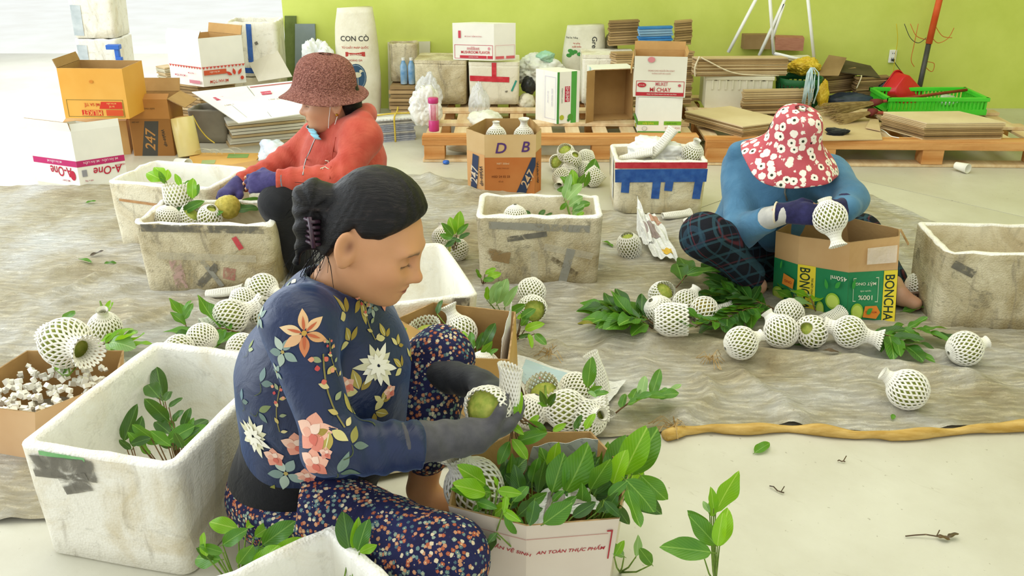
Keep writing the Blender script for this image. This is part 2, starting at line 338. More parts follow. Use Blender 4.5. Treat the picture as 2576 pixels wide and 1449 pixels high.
# ------------------------------------------------------------------ builders: cartons with print
class Carton:
    def __init__(s, name, label, loc, rot=0, size=None, poly=None, top=None, h=.3, t=.005, outer=CARD, inner=CARD_IN, floor=True, cat='carton', closed=False):
        if poly is None:
            w, d, h = size; poly = [(-w / 2, -d / 2), (w / 2, -d / 2), (w / 2, d / 2), (-w / 2, d / 2)]
        top = top or poly; s.poly, s.top, s.h = poly, top, h; n = len(poly)
        s.root = thing(name, label, cat, loc, rot)
        def inset(p):
            out = []
            for i in range(n):
                a, b, c = Vector(p[i - 1]), Vector(p[i]), Vector(p[(i + 1) % n]); e1, e2 = (b - a).normalized(), (c - b).normalized()
                n1, n2 = Vector((-e1.y, e1.x)), Vector((-e2.y, e2.x)); m = (n1 + n2); m = m / max(.3, m.dot(n1)); out.append(tuple(b + m * t))
            return out
        H = top if len(top[0]) == 3 else [(x, y, h) for x, y in top]; s.H = H
        ib, it = inset(poly), inset([(x, y) for x, y, _ in H])
        V = [(x, y, 0) for x, y in poly] + H + [(x, y, H[i][2]) for i, (x, y) in enumerate(it)] + [(x, y, t) for x, y in ib]
        m = MB(); Fo, Fi, Fe = [], [], []; N = s.N = 1 if all(abs(H[i][0] - poly[i][0]) + abs(H[i][1] - poly[i][1]) + abs(H[i][2] - h) < 1e-6 for i in range(n)) else 8
        for i in range(n):
            j = (i + 1) % n; (m.bilin(V[2 * n + i], V[2 * n + j], V[3 * n + j], V[3 * n + i], N, 1) if not closed else None); Fe.append((n + i, n + j, 2 * n + j, 2 * n + i))
            A, B, C, D = s.frame(i); m.grid(lambda u, v: (A * (1 - u) + B * u) * (1 - v) + (D * (1 - u) + C * u) * v, N, N, 0)
        Fo.append(tuple(range(n))[::-1])
        if closed: Fo.append(tuple(n + i for i in range(n))); Fi = []; Fe = []
        else: Fi.append(tuple(3 * n + i for i in range(n)))
        m.add(V, Fo, 0); b = len(m.v) - len(V)
        for fs, k in ((Fi, 1), (Fe, 2)):
            m.f += [tuple(b + q for q in f) for f in fs]; m.mi += [k] * len(fs)
        s.body = m.build('body', [outer, inner, EDGE], s.root)
        s.k = 0
    def frame(s, i):
        n = len(s.poly); a, b = s.poly[i], s.poly[(i + 1) % n]; A, B, C, D = Vector((*a, 0)), Vector((*b, 0)), Vector(s.H[(i + 1) % n]), Vector(s.H[i])
        return A, B, C, D
    def pt(s, i, x, y, off):
        A, B, C, D = s.frame(i); p = (A * (1 - x) + B * x) * (1 - y) + (D * (1 - x) + C * x) * y
        nrm = (B - A).cross(D - A).normalized(); return p + nrm * off
    def panel(s, i, x0, y0, x1, y1, c, name='printed_panel', sub=None):
        s.k += 1; off = .0006 + .00035 * s.k; m = c if not isinstance(c, str) else ink(c)
        return MB().grid(lambda u, v: s.pt(i, x0 + (x1 - x0) * u, y0 + (y1 - y0) * v, off), s.N, s.N).build(name, m, s.root)
    def poly_print(s, i, pts, c, name='printed_shape'):
        s.k += 1; off = .0006 + .00035 * s.k
        cx = sum(p[0] for p in pts) / len(pts); cy = sum(p[1] for p in pts) / len(pts); return MB().add([s.pt(i, x, y, off) for x, y in [(cx, cy)] + list(pts)], [(0, 1 + q, 1 + (q + 1) % len(pts)) for q in range(len(pts))]).build(name, ink(c) if isinstance(c, str) else c, s.root)
    def disc(s, i, x, y, rx, ry, c, name='printed_shape', n=20, a0=0, a1=360):
        return s.poly_print(i, [(x + rx * math.cos(R(a0 + (a1 - a0) * k / n)), y + ry * math.sin(R(a0 + (a1 - a0) * k / n))) for k in range(n + (a1 - a0 != 360))], c, name)
    def text(s, i, x, y, txt, h, c, rot=0, shear=0.0, maxw=None, squash=None):
        s.k += 1; off = .0008 + .00035 * s.k
        A, B, C, D = s.frame(i); lx, ly = (B - A).length, (D - A).length
        m0, w, hh = text_mesh(txt, shear); sc = h / hh; sx = sc
        if maxw and w * sc > maxw: sx = maxw / w
        a = R(rot); ca_, sa_ = math.cos(a), math.sin(a); me = m0.copy(); me.materials.clear()
        for v in me.vertices:
            px, py = v.co.x * sx, v.co.y * sc; v.co = s.pt(i, x + (px * ca_ - py * sa_) / lx, y + (px * sa_ + py * ca_) / ly, off)
        return link('lettering', me, ink(c), s.body)
    def frame_print(s, i, x0, y0, x1, y1, c, w=.012):
        A, B, C, D = s.frame(i); wx = w / (B - A).length; wy = w / (D - A).length
        for q in ((x0, y0, x1, y0 + wy), (x0, y1 - wy, x1, y1), (x0, y0, x0 + wx, y1), (x1 - wx, y0, x1, y1)): s.panel(i, *q, c, 'printed_line')
    def flap(s, i, length, angle, mat_out=None, x0=0.0, x1=1.0, name='flap', skew=0.0):
        A, B, C, D = s.frame(i); e = (C - D); a = D + e * x0; b = D + e * x1; up = (D - A).normalized(); nrm = (B - A).cross(D - A).normalized()
        d = (up * math.cos(R(angle)) + nrm * math.sin(R(angle))) * length; th = nrm * math.cos(R(angle)) - up * math.sin(R(angle)); th = th * -.005
        sk = e * skew
        q = [a, b, b + d - sk, a + d + sk]; q = q + [p + th for p in q]
        m = MB().add(q, [(0, 1, 2, 3)], 0); b0 = len(m.v) - 8
        m.f += [(7, 6, 5, 4)]; m.mi += [1]; m.f += [(0, 4, 5, 1), (1, 5, 6, 2), (2, 6, 7, 3), (3, 7, 4, 0)]; m.mi += [2] * 4
        return m.build(name, [mat_out or s.body.data.materials[0], s.body.data.materials[1], EDGE], s.root)
def place(px_l, px_r, z=0.0):     # from the two bottom corners of the front face in the picture: centre of that edge, width, rotation
    a, b = fl(*px_l, z), fl(*px_r, z); d = b - a
    return (a + b) / 2, d.length, math.atan2(d.y, d.x)
def on_edge(c, rot, d):           # centre of a footprint of depth d behind its front edge
    return Vector((c.x - math.sin(rot) * d / 2, c.y + math.cos(rot) * d / 2, c.z))

# ------------------------------------------------------------------ builders: foam boxes
def rrect(w, d, r, nc=4, ns=7):
    pts = []
    for cx, cy, a0 in ((w / 2 - r, -d / 2 + r, -90), (w / 2 - r, d / 2 - r, 0), (-w / 2 + r, d / 2 - r, 90), (-w / 2 + r, -d / 2 + r, 180)):
        arc = [(cx + r * math.cos(R(a0 + 90 * k / nc)), cy + r * math.sin(R(a0 + 90 * k / nc))) for k in range(nc + 1)]
        if pts:
            p, q = pts[-1], arc[0]; pts += [(p[0] + (q[0] - p[0]) * k / ns, p[1] + (q[1] - p[1]) * k / ns) for k in range(1, ns)]
        pts += arc
    p, q = pts[-1], pts[0]; pts += [(p[0] + (q[0] - p[0]) * k / ns, p[1] + (q[1] - p[1]) * k / ns) for k in range(1, ns)]
    return pts
def foam_box(name, label, loc, rot, w, d, h, mat, mat_in=None, t=.024, taper=.05, rag=.004, seed=0, r=.03, rim_mat=None):
    root = thing(name, label, 'foam box', loc, rot); mb = MB(); rings = []
    def ring(k, z, inset=0, rr=r, ragz=0, sc=1.0):
        pts = rrect(w * k - 2 * inset, d * k - 2 * inset, max(.008, rr - inset * .6)); out = []
        for i, (x, y) in enumerate(pts):
            zz = z + ragz * float(vnoise((x * 30, y * 30, seed * 3.1), 1.3, seed)) * 1.6
            o = .0022 * float(vnoise((x * 14, y * 14, z * 14), 1, seed)); out.append((x * (1 + o * 3), y * (1 + o * 3), zz))
        return out
    k0 = 1 - taper * 2 * .5
    for fz in (0, .02, .2, .4, .6, .8, .93): rings.append(ring(k0 + (1 - k0) * fz, h * fz, .012 if fz == 0 else 0))
    rings.append(ring(1, h - .006, 0, ragz=rag)); rings.append(ring(1, h, .005, ragz=rag)); rings.append(ring(1, h, t - .004, ragz=rag)); nrim = len(rings)
    rings.append(ring(1, h - .008, t, ragz=rag))
    for fz in (.8, .5, .2): rings.append(ring(k0 + (1 - k0) * fz, h * fz, t))
    rings.append(ring(k0, .03, t + .01))
    n = len(rings[0])
    for rg in rings: mb.v += rg
    for a in range(len(rings) - 1):
        for j in range(n):
            mb.f.append((a * n + j, a * n + (j + 1) % n, (a + 1) * n + (j + 1) % n, (a + 1) * n + j)); mb.mi.append(2 if nrim - 3 <= a <= nrim - 1 else (1 if a >= nrim - 1 else 0))
    mb.f.append(tuple(range(n))[::-1]); mb.mi.append(0); b = (len(rings) - 1) * n; mb.f.append(tuple(b + j for j in range(n))); mb.mi.append(1)
    mb.build('shell', [mat, mat_in or mat, rim_mat or mat_in or mat], root, smooth=True)
    root['dim'] = (w, d, h, k0); return root
def strip(root, face, x0, z0, x1, z1, wd, mat, name='tape', off=.0025, n=8, seed=0):   # tape on a face: front, left, right or back
    w, d, h, k0 = root['dim']; m = MB(); V = []
    dx, dz = x1 - x0, z1 - z0; L = math.hypot(dx, dz); px, pz = -dz / L * wd / 2, dx / L * wd / 2; rn = random.Random(seed)
    for i in range(n + 1):
        f = i / n
        for sgn in (-1, 1):
            a = x0 + dx * f + px * sgn; zz = z0 + dz * f + pz * sgn; k = k0 + (1 - k0) * min(1, zz / h)
            jit = off + rn.uniform(0, .0012)
            if face == 'front': V.append((a * k, -d * k / 2 - jit, zz))
            elif face == 'left': V.append((-w * k / 2 - jit, -a * k, zz))
            elif face == 'right': V.append((w * k / 2 + jit, a * k, zz))
    F = [(2 * i, 2 * i + 1, 2 * i + 3, 2 * i + 2) for i in range(n)]
    return m.add(V, F).build(name, mat, root)
# ------------------------------------------------------------------ builders: leaves, sprigs, fruit, foam nets
LEAF_MATS = [leafmat('leaf_young_lime', '#8fc71f', '#6fae1a', '#c6e56a', .42), leafmat('leaf_mid_green', '#4f8a22', '#3d761d', '#93bd55', .28),
             leafmat('leaf_dark_green', '#2f5e1c', '#274f1a', '#6f9a45', .18), leafmat('leaf_pale_underside', '#8fb56c', '#7aa35e', '#b9d494', .25), leafmat('leaf_yellowing', '#b49a2e', '#8c8a2a', '#d8c46a', .25),
             leafmat('leaf_dry_brown', '#5b4326', '#3d2e1c', '#7d6440', .05)]
TWIG = pm('brown_twig', '#5c4328', '#7d6040', 30, .8)
TWIG_G = pm('green_twig', '#7c9a3c', '#63802e', 30, .7)
def leaf_mesh(width, bend, fold, wave, tipw, seed):
    m = MB(); rn = random.Random(seed); tw = rn.uniform(-.25, .25)
    def fn(u, v):
        w = width * (max(0, math.sin(math.pi * min(1, u ** tipw))) ** .72) * .5
        if u > .985: w *= .2
        x = (v * 2 - 1) * w
        z = abs(x) * fold - bend * u * u + wave * math.sin(u * 9 + v * 3) * abs(x) * 2
        y = u * (1 - .12 * bend); a = tw * u
        return (x * math.cos(a) - z * math.sin(a), y, x * math.sin(a) + z * math.cos(a))
    m.grid(fn, 12, 4)
    return m
LEAF_SHAPES = [(.42, .10, .35, .10, .85, 1), (.47, .22, .25, .12, .95, 2), (.38, .02, .55, .08, .8, 3), (.52, .30, .20, .15, 1.05, 4), (.44, -.12, .30, .15, .9, 5)]
LEAVES = {}
def leaf_data(shape, mat):
    k = (shape, mat)
    if k not in LEAVES:
        m = leaf_mesh(*LEAF_SHAPES[shape])
        st = MB(); st.v = m.v; st.f = m.f; st.mi = m.mi; st.tube([(0, -.09, .01), (0, -.04, .0), (0, .03, 0)], .012, 4, 1)
        me = st.mesh('leaf', True); me.materials.append(LEAF_MATS[mat]); me.materials.append(TWIG_G); LEAVES[k] = me
    return LEAVES[k]
def basis(y, up):
    y = Vector(y).normalized(); x = y.cross(Vector(up))
    if x.length < 1e-4: x = y.cross(Vector((1, 0, .1)))
    x.normalize(); z = x.cross(y); return Matrix((x, y, z)).transposed()
def add_leaf(parent, base, tip, up=(0, 0, 1), mat=1, shape=0, wide=1.0, name='leaf', inv=None):
    base, tip = Vector(base), Vector(tip); L = (tip - base).length
    o = link(name, leaf_data(shape, mat), None, parent)
    M = Matrix.Translation(base) @ basis(tip - base, up).to_4x4() @ Matrix.Diagonal((L * wide, L, L, 1))
    o.matrix_basis = (inv @ M) if inv is not None else M
    return o
def sprig(label, base, tip, n=7, leaf=.10, mats=(1, 1, 2), seed=0, sag=.0, spread=55, stem=.0022, cat='leafy sprig', group=None, up=(0, 0, 1), name='leafy_sprig', wood=True, tipleaf=True, lift=0.0, minz=None):
    rn = random.Random(seed * 91 + 5); base, tip = Vector(base), Vector(tip); root = thing(name, label, cat, base, group=group); d = tip - base
    pts = [d * (i / 6) + Vector((0, 0, sag * math.sin(math.pi * i / 6))) + Vector((rn.uniform(-1, 1), rn.uniform(-1, 1), rn.uniform(-.4, .6))) * .004 * (0 < i < 6) for i in range(7)]
    MB().tube(pts, [stem * (1.25 - .1 * i) for i in range(7)], 5).build('stem', TWIG if wood else TWIG_G, root, smooth=True)
    dn = d.normalized(); upv = Vector(up); side = dn.cross(upv)
    if side.length < .05: side = dn.cross(Vector((0, 1, 0)))
    side.normalize(); nup = side.cross(dn).normalized()
    for i in range(n):
        f = .18 + .8 * i / max(1, n - 1); k = f * 6; j = min(5, int(k)); p = pts[j].lerp(pts[j + 1], k - j); sg = 1 if i % 2 else -1
        a = R(spread + rn.uniform(-15, 15)) * (1 - .35 * f)
        v = dn * math.cos(a) + side * sg * math.sin(a) + nup * rn.uniform(-.15, .35) + Vector((0, 0, lift))
        if i == n - 1 and tipleaf: v = dn + nup * .1
        L = leaf * rn.uniform(.75, 1.15) * (1 - .25 * abs(f - .55)); q = p + v.normalized() * L
        if minz is not None and base.z + q.z < minz: q.z = minz - base.z + .004
        add_leaf(root, p, q, nup + side * sg * rn.uniform(-.3, .5), rn.choice(mats), rn.randrange(5), rn.uniform(.85, 1.15))
    return root
def lying_leaf(label, u, v, ang, L=.09, mat=1, shape=0, wide=1.0, group=None, cat='leaf', name='fallen_leaf', tilt=0.25):
    p = gp(u, v, .006); d = Vector((math.cos(R(ang)), math.sin(R(ang)), 0))
    o = add_leaf(None, p - d * L / 2, p + d * L / 2 + Vector((0, 0, .01)), (math.sin(tilt), 0, 1), mat, shape, wide, name); return tag(o, label, cat, group)
# fruit
def fruit_mesh(seed):
    bm = bmesh.new(); bmesh.ops.create_icosphere(bm, subdivisions=4, radius=1)
    n = 62; fib = np.array([[math.sqrt(1 - (1 - 2 * (i + .5) / n) ** 2) * math.cos(i * 2.39996 + seed), math.sqrt(1 - (1 - 2 * (i + .5) / n) ** 2) * math.sin(i * 2.39996 + seed), 1 - 2 * (i + .5) / n] for i in range(n)])
    for v in bm.verts:
        dd = np.sort(np.linalg.norm(fib - np.array(v.co), axis=1)); k = min(1.0, (dd[1] - dd[0]) / .16)
        r = .92 + .085 * math.sqrt(max(0, k)) ; v.co *= r; v.co.z *= .96 - .05 * (v.co.z > .8)
        v.co *= 1 + .03 * math.sin(v.co.x * 3 + seed)
    me = bpy.data.meshes.new('fruit'); bm.to_mesh(me); bm.free(); me.polygons.foreach_set('use_smooth', [True] * len(me.polygons)); return me
n_ = NT('custard_apple_skin'); _f = n_.mix(n_.ramp(n_.noise(3, 4), [(.35, 0.0), (.65, 1.0)]), '#8fa23c', '#b4b552')
_f = n_.mix(n_.ramp(n_.noise(9, 5, .7), [(.6, 0.0), (.75, .6)]), _f, '#5d6a26'); n_.base(_f); n_.bump(n_.noise(30, 3), .15, .02); FRUIT = n_.fin(.55, .3)
FRUIT_Y = pm('custard_apple_yellowish', '#a79a3c', '#c4b250', 4, .55, .3)
FM = [fruit_mesh(0), fruit_mesh(1.7)]
FM[0].materials.append(FRUIT); FM[1].materials.append(FRUIT); FMY = FM[0].copy(); FMY.materials[0] = FRUIT_Y
NETM = NT('white_foam_net'); NETM.base('#f3f0e2'); NETM.b.inputs['Subsurface Weight'].default_value = 0.0; NETM = NETM.fin(.6, .3)
NETG = pm('cream_foam_net', '#e3dbc0', '#efe8d2', 10, .65, .2)
def net_mesh(prof, na=17, nr=15, sr=.05, twist=0.0, squash=None, seed=0, bendx=0.0):
    """lattice of strands on a surface of revolution; prof: (radius, z) control points in units of the fruit radius"""
    rn = random.Random(seed); P = np.array(prof, float); L = np.concatenate([[0], np.cumsum(np.hypot(*(P[1:] - P[:-1]).T))]); L /= L[-1]
    def vert(i, j):
        s = j / nr; r = np.interp(s, L, P[:, 0]); z = np.interp(s, L, P[:, 1]); a = 2 * math.pi * (i + .5 * (j % 2)) / na + twist * s
        r *= 1 + .05 * math.sin(a * 3 + seed + s * 4) * (1 if s > .8 or s < .15 else .3)
        x, y = r * math.cos(a), r * math.sin(a)
        if squash: y *= squash
        return Vector((x + bendx * z * z, y, z))
    m = MB()
    for j in range(nr):
        for i in range(na):
            a = vert(i, j); o = (j % 2)
            for di in ((0, -1) if o == 0 else (1, 0)):
                b = vert((i + di) % na, j + 1); d = b - a; nrm = Vector((a.x, a.y, 0)); nrm = nrm.normalized() if nrm.length > 1e-6 else Vector((0, 0, 1))
                s_ = d.cross(nrm); 
                if s_.length < 1e-8: continue
                s_.normalize(); nn = s_.cross(d).normalized(); q = []
                for p in (a, b):
                    q += [p + s_ * sr, p + nn * sr * .9, p - s_ * sr, p - nn * sr * .5]
                m.add(q, [(k, (k + 1) % 4, 4 + (k + 1) % 4, 4 + k) for k in range(4)])
    return m.mesh('foam_net', True)
SPH = lambda a0, a1, n=7, r=1.07: [(r * math.sin(R(a0 + (a1 - a0) * k / n)), -r * math.cos(R(a0 + (a1 - a0) * k / n))) for k in range(n + 1)]
NETS = {
 'closed': net_mesh([(.12, -1.06)] + SPH(14, 158) + [(.30, 1.18), (.26, 1.38), (.36, 1.55)], na=22, nr=14, sr=.058, seed=1),
 'tail': net_mesh([(.42, -1.30), (.33, -1.12)] + SPH(28, 152) + [(.34, 1.2), (.28, 1.45), (.42, 1.75), (.55, 1.9)], na=22, nr=17, sr=.056, seed=2),
 'open': net_mesh([(.12, -1.06)] + SPH(14, 112) + [(1.0, .55), (.88, .80), (.78, .93)], na=22, nr=12, sr=.064, seed=3),
 'cup': net_mesh([(.55, -.95)] + SPH(38, 92) + [(1.06, .5), (1.0, .9), (.97, 1.15)], na=22, nr=9, sr=.068, seed=4),
 'long': net_mesh([(.55, -1.7), (.42, -1.35)] + SPH(26, 150) + [(.38, 1.3), (.45, 1.7), (.7, 2.1)], na=22, nr=18, sr=.054, seed=5),
 'tube': net_mesh([(.62, -2.0), (.70, -1.4), (.78, -.6), (.80, .2), (.74, 1.0), (.80, 1.7), (.92, 2.2)], na=20, nr=16, sr=.07, squash=.55, seed=6, bendx=.05),
 'wide': net_mesh([(.2, -1.02)] + SPH(20, 150) + [(.40, 1.05)], na=17, nr=10, sr=.066, seed=8),
 'dense': net_mesh([(.10, -1.06)] + SPH(12, 165) + [(.16, 1.12)], na=24, nr=15, sr=.060, seed=9)}
for m_ in NETS.values(): m_.materials.append(NETM)
def fruit(label, loc, r=.05, kind='closed', rot=(0, 0, 0), group=None, yellow=False, fruit_in=True, stem=False, name=None, cat=None, aim=None, core=.93):
    root = thing(name or ('netted_custard_apple' if fruit_in else 'empty_foam_net'), label, cat or ('fruit' if fruit_in else 'foam net'), loc, rot, group)
    if aim is not None: root.rotation_euler = Vector(aim).to_track_quat('Z', 'Y').to_euler()
    if fruit_in: link('fruit', FMY if yellow else random.choice(FM), None, root, scale=r * core)
    link('foam_net', NETS[kind], None, root, scale=r) if kind else None
    if stem: MB().tube([(0, 0, r * .85), (r * .1, 0, r * 1.3), (r * .25, .0, r * 1.9)], .003, 5).build('stem', TWIG, root)
    return root
def fr_px(label, u, v, r=.05, kind='closed', aim=(0, 0, 1), z=None, **kw):   # u, v: centre of the fruit in the picture, resting on the ground
    zc = (z if z is not None else .008) + r * .98; p = fl(u, v, zc)
    if z is None: p.z = ground_z(p.x, p.y) + r * 1.0
    return fruit(label, p, r, kind, aim=aim, **kw)
# ------------------------------------------------------------------ distance-field bodies
def seg(a, b, ra, rb=None): return ('c', np.array(a, float), np.array(b, float), ra, ra if rb is None else rb)
def ell(c, r, rot=None): return ('e', np.array(c, float), np.array(r, float), rot)
def d_prim(p, X):
    if p[0] == 'c':
        a, b, ra, rb = p[1:]; ab = b - a; t = np.clip(((X - a) @ ab) / (ab @ ab + 1e-12), 0, 1)
        return np.linalg.norm(X - a - t[..., None] * ab, axis=-1) - (ra + (rb - ra) * t)
    c, r, rot = p[1:]; q = X - c
    if rot is not None: q = q @ np.array(rot)      # columns of rot: local axes
    k0 = np.linalg.norm(q / r, axis=-1); k1 = np.linalg.norm(q / (r * r), axis=-1); return k0 * (k0 - 1) / np.maximum(k1, 1e-9)
def smin(a, b, k):
    if k <= 0: return np.minimum(a, b)
    h = np.maximum(k - np.abs(a - b), 0) / k; return np.minimum(a, b) - h * h * k * .25
def smax(a, b, k): return -smin(-a, -b, k)
def union(prims, X, k=.03, grow=0.0):
    d = None
    for p in prims:
        kk = k
        if isinstance(p, list): p, kk = p
        e = d_prim(p, X) - grow; d = e if d is None else smin(d, e, kk)
    return d
def surface(f, lo, hi, res):
    lo, hi = np.array(lo, float), np.array(hi, float); n = np.ceil((hi - lo) / res).astype(int) + 1
    ax = [lo[i] + np.arange(n[i]) * res for i in range(3)]
    V = np.empty(n, np.float32)
    for i in range(n[0]):
        Y, Z = np.meshgrid(ax[1], ax[2], indexing='ij'); V[i] = f(np.stack([np.full_like(Y, ax[0][i]), Y, Z], -1))
    nc = n - 1; sm = np.zeros((*nc, 3), np.float32); ct = np.zeros(nc, np.int32); ins = V < 0; edges = []
    for a in range(3):
        s0 = [slice(None)] * 3; s1 = [slice(None)] * 3; s0[a] = slice(0, -1); s1[a] = slice(1, None)
        x = ins[tuple(s0)] != ins[tuple(s1)]; I = np.argwhere(x); v0 = V[tuple(s0)][x]; v1 = V[tuple(s1)][x]; t = v0 / (v0 - v1)
        P = I.astype(np.float32); P[:, a] += t; o = [b for b in range(3) if b != a]; ok = np.ones(len(I), bool); quad = []
        for d0, d1 in ((-1, -1), (0, -1), (0, 0), (-1, 0)):
            C = I.copy(); C[:, o[0]] += d0; C[:, o[1]] += d1; g = ((C >= 0) & (C < nc)).all(1); ok &= g
            np.add.at(sm, tuple(C[g].T), P[g]); np.add.at(ct, tuple(C[g].T), 1); quad.append(C)
        flip = ins[tuple(s0)][x]
        if a == 1: flip = ~flip
        edges.append((np.stack(quad, 1)[ok], flip[ok]))
    idx = np.full(nc, -1, np.int64); m = ct > 0; idx[m] = np.arange(m.sum()); verts = lo + (sm[m] / ct[m][:, None]) * res
    faces = []
    for q, fl_ in edges:
        k = idx[q[..., 0], q[..., 1], q[..., 2]]; k[~fl_] = k[~fl_][:, ::-1]; faces.append(k)
    return verts, np.concatenate(faces)
def prim_bounds(prims, pad):
    lo, hi = np.full(3, 9e9), np.full(3, -9e9)
    for p in prims:
        if isinstance(p, list): p = p[0]
        if p[0] == 'c':
            for c, r in ((p[1], p[3]), (p[2], p[4])): lo = np.minimum(lo, c - r); hi = np.maximum(hi, c + r)
        else: r = max(p[2]); lo = np.minimum(lo, p[1] - r); hi = np.maximum(hi, p[1] + r)
    return lo - pad, hi + pad
def skin_mesh(name, pieces, mats, parent, colfn=None, smooth_it=0):
    """pieces: list of (f, lo, hi, res); joined into one mesh under parent"""
    V, Fs, b = [], [], 0
    for f, lo, hi, res in pieces:
        v, q = surface(f, lo, hi, res); V.append(v); Fs.append(q + b); b += len(v)
    V = np.concatenate(V); Fs = np.concatenate(Fs); off = np.array(parent.matrix_world.translation if parent.parent else parent.location)
    me = bpy.data.meshes.new(name); me.from_pydata((V - off).tolist(), [], Fs.tolist()); me.polygons.foreach_set('use_smooth', [True] * len(me.polygons))
    if colfn is not None:
        at_ = me.color_attributes.new('tint', 'FLOAT_COLOR', 'POINT'); c = colfn(V); at_.data.foreach_set('color', np.concatenate([c, np.ones((len(c), 1))], 1).astype(np.float32).ravel())
    me.update(); o = link(name, me, mats, parent); o['_off'] = 0; del o['_off']
    return o, BVHTree.FromPolygons([Vector(x) for x in V], Fs.tolist())
def tint_mat(name, rough=.5, spec=.35, sss=0.0, bumpscale=0, bumps=.1, var=.0):
    n = NT(name); a = n.new('ShaderNodeAttribute'); a.attribute_name = 'tint'; c = a.outputs['Color']
    if var: c = n.mix(n.ramp(n.noise(18, 4), [(.35, 0.0), (.7, var)]), c, n.mix(1.0, c, (.75, .68, .62), 'MULTIPLY'))
    n.base(c)
    if bumpscale: n.bump(n.noise(bumpscale, 4), bumps, .01)
    if sss: n.b.inputs['Subsurface Weight'].default_value = sss; n.b.inputs['Subsurface Radius'].default_value = (.02, .008, .004); n.b.inputs['Subsurface Scale'].default_value = .3
    return n.fin(rough, spec)
SKIN = tint_mat('skin', .5, .35, .15, 160, .04, .25)
def lc(h): return np.array(lin(h)[:3])
# a hand as separate short chains: palm frame (o at wrist, x towards the fingers, y across towards the thumb, n out of the back of the hand)
def hand(o, x, nrm, side, L=.17, curl=(.5, .5, .5, .5), thumb=.5, spread=.06, scale=1.0):
    o = np.array(o, float); x = np.array(x, float); x /= np.linalg.norm(x); nrm = np.array(nrm, float); nrm -= x * (nrm @ x); nrm /= np.linalg.norm(nrm); y = np.cross(nrm, x) * side
    k = L / .18 * scale; pal = [ell(o + x * .045 * k, (.050 * k, .040 * k, .017 * k), np.stack([x, y, nrm], 1)), ell(o + x * .08 * k + y * .004, (.026 * k, .041 * k, .014 * k), np.stack([x, y, nrm], 1))]
    fingers = []
    for i, (yy, l, r) in enumerate(((.030, .072, .0092), (.010, .080, .0096), (-.010, .074, .0092), (-.029, .060, .0082))):
        p = o + x * (.090 - .006 * abs(i - 1.2)) * k + y * yy * k; d = x + y * spread * (1.4 - i); d /= np.linalg.norm(d); a = 0; ch = [p - d * .02 * k]
        c = curl[i]; ch.append(p)
        for part, w in ((.42, .8), (.32, 1.1), (.26, .8)):
            a += c * w; v = d * math.cos(a) - nrm * math.sin(a); p = p + v * l * k * part; ch.append(p)
        fingers.append([seg(ch[j], ch[j + 1], r * k * (1.08 - .09 * j), r * k * (1.0 - .09 * j)) for j in range(4)])
    p = o + x * .025 * k + y * .030 * k; d1 = x * .75 + y * .62 - nrm * (.25 + thumb * .5); d1 /= np.linalg.norm(d1); q = p + d1 * .042 * k
    d2 = x * .95 + y * (.25 - thumb * .6) - nrm * (.2 + thumb * .7); d2 /= np.linalg.norm(d2); s_ = q + d2 * .030 * k; d3 = x * .9 - y * thumb * .4 - nrm * (.3 + thumb * .5); d3 /= np.linalg.norm(d3)
    th = [seg(p, q, .0155 * k, .0125 * k), seg(q, s_, .012 * k, .0105 * k), seg(s_, s_ + d3 * .024 * k, .0105 * k, .009 * k)]
    return dict(palm=pal, fingers=fingers, thumb=th, wrist=[seg(o - x * .03, o + x * .03 * k, .026 * k, .026 * k)], frame=(o, x, y, nrm, k))
def hand_sdf(H, X, grow=0.0, upto=4, thumb_upto=3):
    d = union(H['palm'] + H['wrist'], X, .02, grow); d = smin(d, union(H['thumb'][:thumb_upto], X, .006, grow), .012)
    for f in H['fingers']: d = smin(d, union(f[:upto], X, .004, grow), .006)
    return d
def hand_bounds(H, pad=.012): return prim_bounds(H['palm'] + H['wrist'] + H['thumb'] + [s_ for f in H['fingers'] for s_ in f], pad)
def head_frame(c, fwd, up):
    f = np.array(fwd, float); f /= np.linalg.norm(f); u = np.array(up, float); u -= f * (u @ f); u /= np.linalg.norm(u); l = np.cross(u, f)     # l: the head's left
    return np.array(c, float), f, l, u
